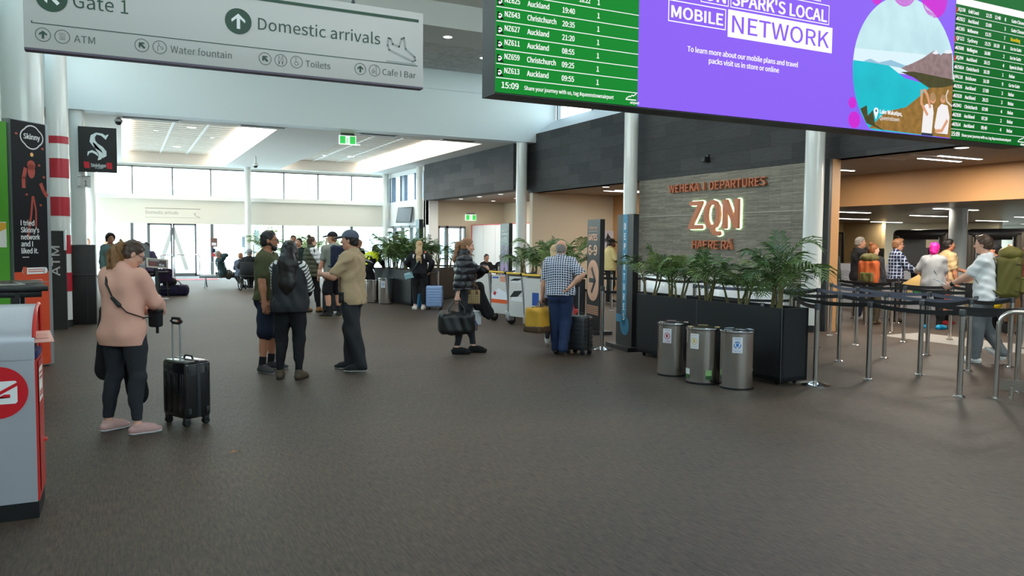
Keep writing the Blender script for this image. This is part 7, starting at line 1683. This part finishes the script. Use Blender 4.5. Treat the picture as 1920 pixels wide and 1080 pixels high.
def trolley(x, y, rz, label, up_, low_):
    o = root('luggage_trolley', (x, y, 0), label, 'trolley', 'airport luggage trolleys', rz)
    for sg in (-1, 1): MB().tube([(sg*.29, .02, .14), (sg*.29, -.02, .60), (sg*.29, -.07, 1.0)], .018, 10).build('upright', ALU, o, True)
    b = MB(); b.tube([(-.24, -.09, 1.01), (.24, -.09, 1.01)], .02); b.build('handle', YEL, o, True)
    b = MB()
    for sg in (-1, 1): b.ball((sg*.29, -.08, 1.01), .033, 6)
    b.tube([(.29, -.08, 1.01), (.40, -.03, 1.03), (.46, .0, 1.05)], .016); b.build('handle_end', BLACK, o, True)
    MB().obox((0, -.01, .56), (.50, .02, .78), r=.004).build('back_panel', mat('trolley_panel', (206, 202, 196), .45), o, True)
    pic(o, 'upper_print', -.25, .80, .25, .94, up_); pic(o, 'lower_print', -.25, .38, .25, .74, low_)
    b = MB()
    for sg in (-1, 1): b.tube([(sg*.27, .0, .20), (sg*.20, .75, .17)], .02)
    b.tube([(-.2, .75, .17), (.2, .75, .17)], .02); b.tube([(-.27, .25, .19), (.27, .25, .19)], .015); b.build('base_frame', ALU, o, True)
    for sg in (-1, 1): q = MB().obox((sg*.25, .03, .16), (.06, .14, .16), r=.01).build('wheel_bracket', ALU, o, True); MB().wheel((sg*.25, .06, .09), .09, .045, 0).build('wheel', RUBBER, q, True)
    MB().wheel((0, .72, .07), .07, .05, 0).build('front_wheel', RUBBER, o, True)
    return o
for x, y, rz, t, a, c in ((6.80, 15.75, -78, 'luggage trolley with a dark forest picture, leftmost of the row', 'blue', 'forest'), (6.80, 15.02, -78, 'luggage trolley with plain grey panels, second from the left', 'plain', 'plain'), (6.82, 14.25, -76, 'luggage trolley with a snowy mountain picture, third from the left', 'peach', 'snow'), (6.84, 13.47, -74, 'luggage trolley with red pictures, fourth from the left', 'red', 'red'), (6.80, 12.72, -74, 'luggage trolley partly behind the mustard holdall, rightmost of the row', 'plain', 'blue')):
    trolley(x, y, R(rz), t, a, c)

# ------------------------------------------------------------------ mailbox, brochure table
o = root('mailbox', (-.75, 5.40, 0), 'silver and red post box with a round envelope emblem at the left edge', 'mailbox'); MSIL = mat('mailbox_silver', (184, 184, 192), .38, .35); MRED = mat('mailbox_red', (206, 34, 30), .35, coat=.3)
MB().box(-1.06, 5.21, .10, -.452, 5.58, .92).build('body', MRED, o); MB().box(-1.07, 5.19, .10, -.46, 5.212, .92).build('front_panel', MSIL, o); MB().box(-1.06, 5.20, 0, -.455, 5.57, .10).build('plinth', BLACK, o)
pr = [(5.19, .925), (5.19, 1.02)]+[(5.19+.36*(1-math.cos(a)), 1.02+.20*math.sin(a)) for a in np.linspace(.15, 1.5, 9)]+[(5.56, 1.215)]
b = MB(); n = len(pr); b.add([(-1.07, y, z) for y, z in pr]+[(-.458, y, z) for y, z in pr], [(i, i+1, n+i+1, n+i) for i in range(n-1)], True); b.add([(-1.07, y+.008, z-.008) for y, z in pr]+[(-.458, y+.008, z-.008) for y, z in pr], [(i+1, i, n+i, n+i+1) for i in range(n-1)], True); b.build('hood', MSIL, o)
b = MB(); q = [(5.20, .92)]+[(y+.012, z-.012) for y, z in pr[1:]]+[(5.585, 1.20), (5.585, .92)]
b.add([(-.475, y, z) for y, z in q], [list(range(len(q)))]); b.add([(-.455, y, z) for y, z in q[-4:]], [(0, 1, 2, 3)]); b.build('end_cheek', MRED, o)
b = MB(); b.tube([(-.46, y, z) for y, z in pr[2:]]+[(-.46, 5.58, 1.2), (-.46, 5.585, .93)], .010, 8); b.build('cheek_rim', MRED, o)
MB().box(-.474, 5.23, .97, -.470, 5.50, 1.04).build('slot', BLACK, o); MB().box(-.474, 5.24, .925, -.448, 5.50, .965).build('slot_label', mat('slot_label_blue', (36, 40, 96), .5), o)
b = MB(); f = Face((-.45, 5.26, 0), (0, 1, 0), (0, 0, 1)); f.rect(b, .02, .66, .22, .86, .004); b.build('notice', mat('paper', (232, 230, 222), .7), o); b = MB()
for z in (.82, .79, .71, .69): f.rect(b, .04, z, .18, z+.012, .006)
b.build('notice_print', MRED, o); b = MB(); f.rect(b, .02, .12, .3, .90, .0025); f.slab(b, .22, .385, .29, .395, 0, .02); b.build('door', MRED, o)
f = Face((-1.07, 5.188, 0), (1, 0, 0), (0, 0, 1)); b = MB(); f.disc(b, .43, .745, .148, .004, 40); em = b.build('emblem_disc', mat('emblem_red', (214, 20, 36), .3, coat=.4), o)
b = MB(); f.poly(b, [(.335, .68), (.515, .68), (.525, .69), (.525, .80), (.515, .81), (.335, .81), (.325, .80), (.325, .69)], .006); ev = b.build('emblem_envelope', INK, em); b = MB(); f.stroke(b, [(.318, .795), (.425, .735), (.532, .795)], .018, .008); f.poly(b, [(.37, .715), (.49, .715), (.49, .735), (.46, .735), (.425, .714), (.39, .735), (.37, .735)], .0085); b.build('emblem_fold', mat('emblem_red', (214, 20, 36), .3, coat=.4), ev)
o = root('letter', (-.44, 5.36, 1.03), 'pink envelope sticking out of the post box slot', 'letter'); MB().obox((-.44, 5.36, 1.035), (.12, .13, .006), rx=R(24), rz=R(14)).build('envelope', mat('pink_envelope', (226, 178, 164), .7), o)
MB().obox((-.435, 5.352, 1.040), (.07, .05, .004), rx=R(24), rz=R(14)).build('flap', mat('pink_envelope2', (214, 164, 150), .7), o)
o = root('brochure_table', (-1.15, 8.9, 0), 'tall black table with brochures at the left edge', 'table'); MB().obox((-1.17, 8.95, 1.15), (.94, 1.3, .045), rz=R(8), r=.006).build('table_top', BLACK, o); MB().obox((-1.17, 8.95, 1.10), (.84, 1.2, .06), rz=R(8), r=.004).build('apron', BLACK, o)
for x, y in ((-.88, 8.42), (-.95, 9.56), (-1.62, 8.35)): MB().box(x-.035, y-.035, 0, x+.035, y+.035, 1.12).build('leg', BLACK, o)
MB().box(-1.62, 8.45, .38, -.86, 9.5, .41).build('lower_shelf', BLACK, o)
for i, (x, y, rz, c, t) in enumerate(((-.98, 8.75, .3, (196, 194, 190), 'open white magazine on the black table, nearer the front'), (-1.10, 9.2, -.2, (70, 62, 54), 'brown picture brochure on the black table'), (-.85, 9.15, .5, (140, 136, 130), 'grey flyer at the table corner'))):
    q = root('brochure', (x, y, 1.173), t, 'brochure', 'brochures on the black table'); MB().obox((x, y, 1.178), (.24, .32, .008), rz=rz).build('cover', mat('brochure_%d' % i, c, .5), q); MB().obox((x+.01, y-.01, 1.1835), (.16, .2, .002), rz=rz).build('picture', mat('brochure_pic_%d' % i, (92, 74, 58) if i else (58, 54, 50), .5, noise=.5, nscale=14), q)
for i, (x, c) in enumerate(((-1.22, (200, 196, 210)), (-1.08, (180, 176, 190)), (-.94, (206, 190, 196)), (-1.34, (150, 190, 120)))):
    q = root('leaflet', (x, 9.0, .41), 'leaflet standing under the black table, %s' % ('second from the left', 'third from the left', 'rightmost', 'leftmost and green')[i], 'leaflet', 'leaflets under the black table'); MB().obox((x, 9.0, .54), (.01, .2, .27), ry=R(-20), rx=.1).build('sheet', mat('leaflet_%d' % i, c, .6), q)
# ------------------------------------------------------------------ waiting corner
GST = mat('stand_grey', (104, 112, 114), .45)
o = root('charging_stand', (.50, 23.3, 0), 'grey post stand with a rounded head and a white hand gel dispenser', 'stand'); MB().box(.44, 23.26, 0, .56, 23.34, 1.0).build('post', GST, o); MB().lathe((.5, 23.3, 0), [(.22, 0), (.22, .012), (.05, .02)], 28).build('base', FRAME, o)
pts = [(-.16, 0), (.16, 0)]+[(.16*math.cos(a), .42+.16*math.sin(a)) for a in np.linspace(0, math.pi, 13)]; b = MB(); f = Face((.5, 23.25, .92), (1, 0, 0), (0, 0, 1)); n = len(pts)
b.add([f.p(x, z, 0) for x, z in pts]+[f.p(x, z, -.06) for x, z in pts], [list(range(n)), list(range(n, 2*n))[::-1]]+[(i, n+i, n+(i+1) % n, (i+1) % n) for i in range(n)]); b.build('head', mat('stand_head', (126, 136, 138), .4), o)
MB().obox((.47, 23.21, 1.06), (.14, .07, .30), r=.015).build('dispenser', mat('dispenser_white', (222, 222, 226), .4), o); MB().obox((.47, 23.17, 1.12), (.02, .01, .05)).build('sensor_window', BLACK, o); MB().obox((.47, 23.2, .84), (.16, .05, .16), r=.005).build('drip_tray', mat('tray_grey', (176, 176, 180), .5), o)
o = root('info_stand', (.82, 23.0, 0), 'small tilted information board on a dark post beside the grey stand', 'sign'); MB().box(.79, 22.97, 0, .86, 23.03, .9).build('post', mat('post_dark_teal', (52, 62, 64), .5), o); MB().lathe((.82, 23.0, 0), [(.3, 0), (.3, .012), (.05, .02)], 30).build('base', mat('base_pale', (190, 192, 194), .4), o)
un = Vector((.98, -.12, -.16)).normalized(); f = Face((.57, 22.93, .86), (1, -.06, -.09), (0, .25, 1)); b = MB(); f.slab(b, 0, 0, .54, .26, -.02, 0); b.build('frame', mat('cream_frame', (222, 214, 200), .5), o); b = MB(); f.rect(b, .05, .04, .49, .22, .003); b.build('picture', mat('board_brown', (94, 78, 80), .5), o)
b = MB(); f.rect(b, .07, .18, .32, .20, .005); f.disc(b, .34, .09, .035, .005); f.disc(b, .41, .08, .03, .005); b.build('print', mat('board_print', (206, 200, 204), .5), o); b = MB(); f.rect(b, .07, .06, .24, .15, .005); b.build('picture_patch', mat('board_red', (140, 74, 72), .5), o)
def stool(x, y, h, label):
    o = root('bar_stool', (x, y, 0), label, 'stool', 'stools by the grey stand'); MB().lathe((x, y, 0), [(.17, h-.05), (.19, h-.02), (.17, h)], 24).build('seat', mat('stool_grey', (92, 90, 92), .5), o)
    for a in (.6, 2.2, 3.8, 5.3): MB().tube([(x+.1*math.cos(a), y+.1*math.sin(a), h-.05), (x+.2*math.cos(a), y+.2*math.sin(a), 0)], .013).build('leg', BLACK, o)
    MB().tube([(x+.15*math.cos(a), y+.15*math.sin(a), .22) for a in np.linspace(0, 6.283, 17)], .009).build('foot_ring', CHAR, o)
stool(.60, 24.05, .66, 'dark bar stool under the person in purple'); stool(.16, 23.44, .56, 'dark bar stool under the person in shiny red'); stool(1.02, 23.95, .72, 'empty dark bar stool right of the person in purple')
o = root('coat', (1.05, 24.0, .5), 'dark plum coat hanging on the empty bar stool', 'coat'); Soft().box((1.08, 23.93, .58), (.16, .10, .20), .06, .03).build('cloth', cloth('plum', (48, 34, 58)), o, .013, fold=.012)
for c_ in o.children: c_.location = (-1.05, -24.0, -.5)
o = root('duffel_bag', (1.32, 24.3, 0), 'dark purple travel bag lying on the carpet beyond the stools', 'bag'); Soft().box((0, 0, .15), (.40, .20, .15), .12, .03).build('body', cloth('aubergine', (42, 36, 66)), o, .014, fold=.012, fs=4); MB().tube([(-.2, -.2, .16), (-.1, -.17, .30), (.1, -.17, .30), (.2, -.2, .16)], .014).build('handle', BLACK, o, True)
o = root('black_bag', (1.20, 24.3, .28), 'round black bag on top of the purple travel bag', 'bag'); Soft().ell((0, 0, .10), (.19, .16, .14), .02).build('body', BLK, o, .013, fold=.010); MB().tube([(.1, -.05, .18), (.24, -.1, .12), (.30, -.1, .04)], .014).build('strap', BLACK, o, True)
o = root('dark_bag', (.30, 22.9, 0), 'dark bag on the floor at the foot of the grey stand', 'bag'); Soft().box((0, 0, .13), (.2, .14, .13), .09, .03).build('body', cloth('aubergine2', (40, 34, 48)), o, .014, fold=.010); MB().tube([(-.08, 0, .25), (0, 0, .33), (.08, 0, .25)], .012).build('handle', BLACK, o, True)
for x0, x1, y, t in ((1.92, 2.86, 34.6, 'chrome hoop barrier in front of the arrivals door, right'), (1.35, 1.84, 34.2, 'chrome hoop barrier in front of the arrivals door, left')):
    o = root('hoop_barrier', ((x0+x1)/2, y, 0), t, 'barrier', 'chrome hoop barriers'); MB().tube([(x0, y, 0), (x0, y, .86), (x0+.03, y, .94), (x0+.1, y, .97), (x1-.1, y, .97), (x1-.03, y, .94), (x1, y, .86), (x1, y, 0)], .022, 12).build('hoop', CHROME, o)
    for x in (x0, x1): MB().lathe((x, y, 0), [(.06, 0), (.06, .01)], 18).build('foot_plate', CHROME, o)
o = root('door_mat', (2.6, 33.4, 0), 'red mat on the carpet in front of the arrivals door', 'mat'); MB().obox((2.5, 33.5, .006), (1.9, .8, .012), rz=0).build('mat', mat('red_mat', (206, 84, 96), .8), o); MB().obox((2.5, 33.5, .004), (2.0, .9, .008)).build('edge', mat('mat_edge', (150, 150, 150), .8), o)
o = root('notice_post', (3.55, 36.7, 0), 'dark push button box with a notice on the mullion beside the arrivals door', 'notice'); MB().box(3.5, 36.88, 1.28, 3.78, 36.93, 1.66).build('plate', mat('notice_brown', (110, 84, 78), .5), o); MB().box(3.55, 36.87, 1.34, 3.73, 36.885, 1.46).build('paper', PAPER, o); MB().box(3.58, 36.88, 1.02, 3.70, 36.93, 1.2).build('button_box', NAVY, o); MB().box(3.56, 36.88, .84, 3.72, 36.93, 1.0).build('red_plate', mat('red_plate', (206, 70, 80), .5), o)
# waiting bench of four white wire seats
o = root('waiting_bench', (3.35, 27.6, 0), 'white wire waiting bench where people sit near the glass front', 'bench', None, R(-12)); WIRE = mat('wire_white', (222, 226, 228), .35)
MB().tube([(-1.1, 0, .36), (1.1, 0, .36)], .03).build('beam', FRAME, o, True)
for i in range(4):
    x = -.82+i*.55; b = MB()
    for k in range(9): b.tube([(x-.23+k*.0575, .22, .43), (x-.23+k*.0575, -.16, .41), (x-.23+k*.0575, -.24, .50), (x-.23+k*.0575, -.32, .86)], .007, 5)
    b.tube([(x-.25, .22, .43), (x+.25, .22, .43)], .010, 6).tube([(x-.25, -.32, .86), (x+.25, -.32, .86)], .010, 6); b.build('wire_seat', WIRE, o, True)
for x in (-.9, .9): MB().tube([(x, 0, .36), (x, .28, .02)], .02).tube([(x, 0, .36), (x, -.28, .02)], .02).build('leg', FRAME, o, True)
# wheelchair
p = P['wheel']; o = root('wheelchair', (3.62, 25.95, 0), 'black wheelchair seen from behind beside the waiting bench', 'wheelchair', None, p.rz)
for sg in (-1, 1):
    q = MB().wheel((sg*.29, -.02, .30), .05, .05, 0).tube([(sg*.29, -.02+.29*math.cos(a), .30+.29*math.sin(a)) for a in np.linspace(0, 6.283, 33)], .016).build('wheel', RUBBER, o, True); b = MB()
    for a in np.linspace(0, 6.283, 13)[:-1]: b.tube([(sg*.29, -.02, .30), (sg*.29, -.02+.28*math.cos(a), .30+.28*math.sin(a))], .003, 4)
    b.build('spokes', CHROME, q, True); MB().wheel((sg*.24, .42, .09), .09, .03, 0).build('castor', RUBBER, o, True)
    MB().tube([(sg*.25, -.24, .98), (sg*.25, -.20, .95), (sg*.25, -.18, .3), (sg*.25, .40, .26), (sg*.25, .44, .12)], .014).tube([(sg*.25, -.18, .72), (sg*.25, .25, .72), (sg*.25, .27, .45)], .014).build('side_frame', BLACK, o, True); MB().tube([(sg*.25, -.24, .98), (sg*.25, -.36, .98)], .018).build('push_handle', RUBBER, o, True)
MB().obox((0, .0, .46), (.46, .44, .05), r=.015).build('seat', BLACK, o, True); MB().obox((0, -.21, .70), (.46, .025, .42), r=.01).build('backrest', BLACK, o, True); MB().obox((0, .46, .10), (.36, .16, .015)).build('footrest', CHAR, o, True)
# screen on the white side wall
o = root('wall_screen', (11.3, 33.3, 2.4), 'dark flat screen on a bracket on the white side wall', 'screen'); MB().obox((11.22, 33.3, 2.76), (.05, 1.15, .70), rz=R(16), ry=R(10), r=.01).build('case', CHAR, o); MB().obox((11.19, 33.29, 2.755), (.012, 1.08, .63), rz=R(16), ry=R(10)).build('panel', mat('screen_off', (62, 70, 80), .15), o); MB().tube([(11.5, 33.2, 2.78), (11.25, 33.3, 2.77)], .03).build('bracket', BLACK, o)
# ------------------------------------------------------------------ screening hall furniture
o = root('wall_picture', (15.0, 22.38, 1.1), 'black and white picture of a horse behind the man in pale yellow', 'picture'); x0, x1, z0, z1 = 14.42, 15.02, 1.02, 2.02
MB().box(x0, 22.36, z0, x1, 22.39, z1).build('frame', mat('picture_grey', (196, 194, 206), .5), o); f = Face((x0, 22.358, z0), (1, 0, 0), (0, 0, 1)); b = MB(); f.rect(b, .0, .62, .60, .74, .002); b.build('tree_line', mat('picture_mid', (96, 98, 116), .5), o)
b = MB(); f.poly(b, [(.24, .1), (.42, .1), (.44, .4), (.5, .6), (.46, .72), (.34, .86), (.3, .94), (.27, .84), (.22, .72), (.28, .62), (.26, .4)], .004); b.build('horse', mat('picture_dark', (40, 42, 50), .5), o)
LOGO = mat('logo_grey', (140, 142, 152), .6); BPAN = mat('barrier_lilac_white', (206, 206, 216), .5)
for x, y, t in ((16.6, 14.15, 'white queue barrier panel with a spiral logo behind the man in black'), (16.9, 13.1, 'white queue barrier panel behind the auburn bun'), (17.1, 12.35, 'white queue barrier panel with a spiral logo behind the blue checked shirt')):
    o = root('barrier_panel', (x, y, 0), t, 'barrier', 'white queue barrier panels', R(118)); MB().obox((0, 0, .62), (.95, .03, 1.05), r=.005).build('panel', BPAN, o, True); f = Face((-.475, -.017, .1), (1, 0, 0), (0, 0, 1)); b = MB()
    for r_ in (.16, .11, .06): f.ring(b, .55, .7, r_, .014, .003, 24, .3, 5.6)
    f2 = Face((.475, .017, .1), (-1, 0, 0), (0, 0, 1))
    for r_ in (.16, .11, .06): f2.ring(b, .45, .7, r_, .014, .003, 24, .3, 5.6)
    b.build('spiral_logo', LOGO, o, True)
    for sx_ in (-.4, .4): MB().obox((sx_, 0, .05), (.05, .4, .1), r=.01).build('foot', CHAR, o, True)
SCB = mat('scanner_bronze', (92, 84, 74), .35, .2); SCD = mat('scanner_dark', (36, 36, 38), .4)
def scanner(y0, y1, x, label):
    o = root('body_scanner', (x, (y0+y1)/2, 0), label, 'scanner', 'security scanners'); w_ = y1-y0
    for y in (y0, y1-.30): MB().obox((x, y+.15, 1.02), (1.1, .30, 2.04), r=.10, seg=4).build('side_pillar', SCB, o)
    MB().obox((x, (y0+y1)/2, 1.93), (1.1, w_, .28), r=.12, seg=4).build('top_arch', SCD, o); MB().obox((x+.3, (y0+y1)/2, .03), (.5, w_*.8, .06)).build('floor_plate', SCD, o)
    for yy in (y0+.33, y1-.33): MB().obox((x-.02, yy, 1.0), (1.04, .02, 1.7)).build('inner_panel', GREYM, o)
    return o
scanner(13.75, 15.55, 20.6, 'dark archway body scanner left of the grey column'); scanner(11.75, 13.35, 20.6, 'dark archway body scanner behind and right of the grey column')
o = root('xray_machine', (18.9, 12.2, 0), 'beige baggage screening machine right of the grey column', 'machine'); BEM = mat('machine_beige', (186, 166, 124), .5); MB().obox((19.2, 11.9, .46), (.7, 1.5, .92), r=.05).build('body', BEM, o); MB().obox((18.84, 11.9, .5), (.02, 1.2, .4)).build('tunnel_mouth', SCD, o); MB().obox((19.2, 10.6, .5), (.6, 1.1, .06)).build('roller_bed', STEEL, o)
for x, y in ((19.0, 10.2), (19.4, 10.2)): MB().box(x-.03, y-.03, 0, x+.03, y+.03, .5).build('leg', FRAME, o)
o = root('inspection_desk', (17.3, 9.95, 0), 'brown timber desk behind the olive backpack', 'desk'); DSK = mat('desk_brown', (120, 86, 54), .5, noise=.1); MB().obox((17.4, 9.8, .34), (.7, 1.1, .68), r=.01).build('carcass', DSK, o); MB().obox((17.4, 9.8, .70), (.8, 1.2, .04), r=.006).build('desk_top', mat('desk_top', (150, 112, 72), .45), o)
o = root('mirror_panel', (25.0, 22.0, 0), 'tall grey panel in a dark frame beside the wooden post', 'panel'); MB().obox((24.9, 21.95, 1.05), (.06, 1.1, 2.1)).build('frame', SCD, o); MB().obox((24.86, 21.95, 1.07), (.02, .95, 1.95)).build('grey_sheet', mat('panel_grey', (150, 146, 138), .4), o)
o = root('dark_cabinet', (25.0, 20.4, 0), 'low black cabinet with a screen on the sand wall', 'cabinet'); MB().obox((25.3, 20.6, .75), (.5, 1.0, 1.5), r=.02).build('body', SCD, o); MB().obox((25.04, 20.6, 1.1), (.02, .8, .5)).build('screen', mat('screen_black', (18, 20, 22), .2), o)
o = root('dark_partition', (27.0, 20.0, 0), 'low dark partition in front of the cream wall', 'partition'); MB().obox((26.9, 18.9, .75), (.06, 2.2, 1.5)).build('panel', SCD, o); MB().obox((26.86, 19.3, .77), (.06, .12, 1.54)).build('post', FRAME, o)
o = root('computer_desk', (24.4, 14.0, 0), 'attendant desk with monitors far back in the screening hall', 'desk'); MB().obox((23.6, 14.2, .55), (.5, 1.7, 1.1), r=.02).build('carcass', mat('desk_navy', (44, 52, 78), .5), o); MB().obox((23.5, 13.6, 1.32), (.05, .5, .34), r=.01).build('monitor', SCD, o); MB().tube([(23.5, 13.6, 1.1), (23.5, 13.6, 1.2)], .03).build('monitor_stand', SCD, o)
o = root('fallen_leaf', (.73, 6.2, 0), 'tiny dry leaf on the carpet in the foreground', 'leaf'); MB().add([(.70, 6.19, .004), (.73, 6.175, .012), (.765, 6.195, .005), (.735, 6.215, .016), (.73, 6.195, .008)], [(0, 1, 4), (1, 2, 4), (2, 3, 4), (3, 0, 4)], True).build('blade', mat('dry_leaf', (170, 110, 50), .7), o)
MB().tube([(.765, 6.195, .006), (.785, 6.20, .006)], .002, 5).build('leaf_stalk', mat('dry_stalk', (120, 84, 48), .7), o)
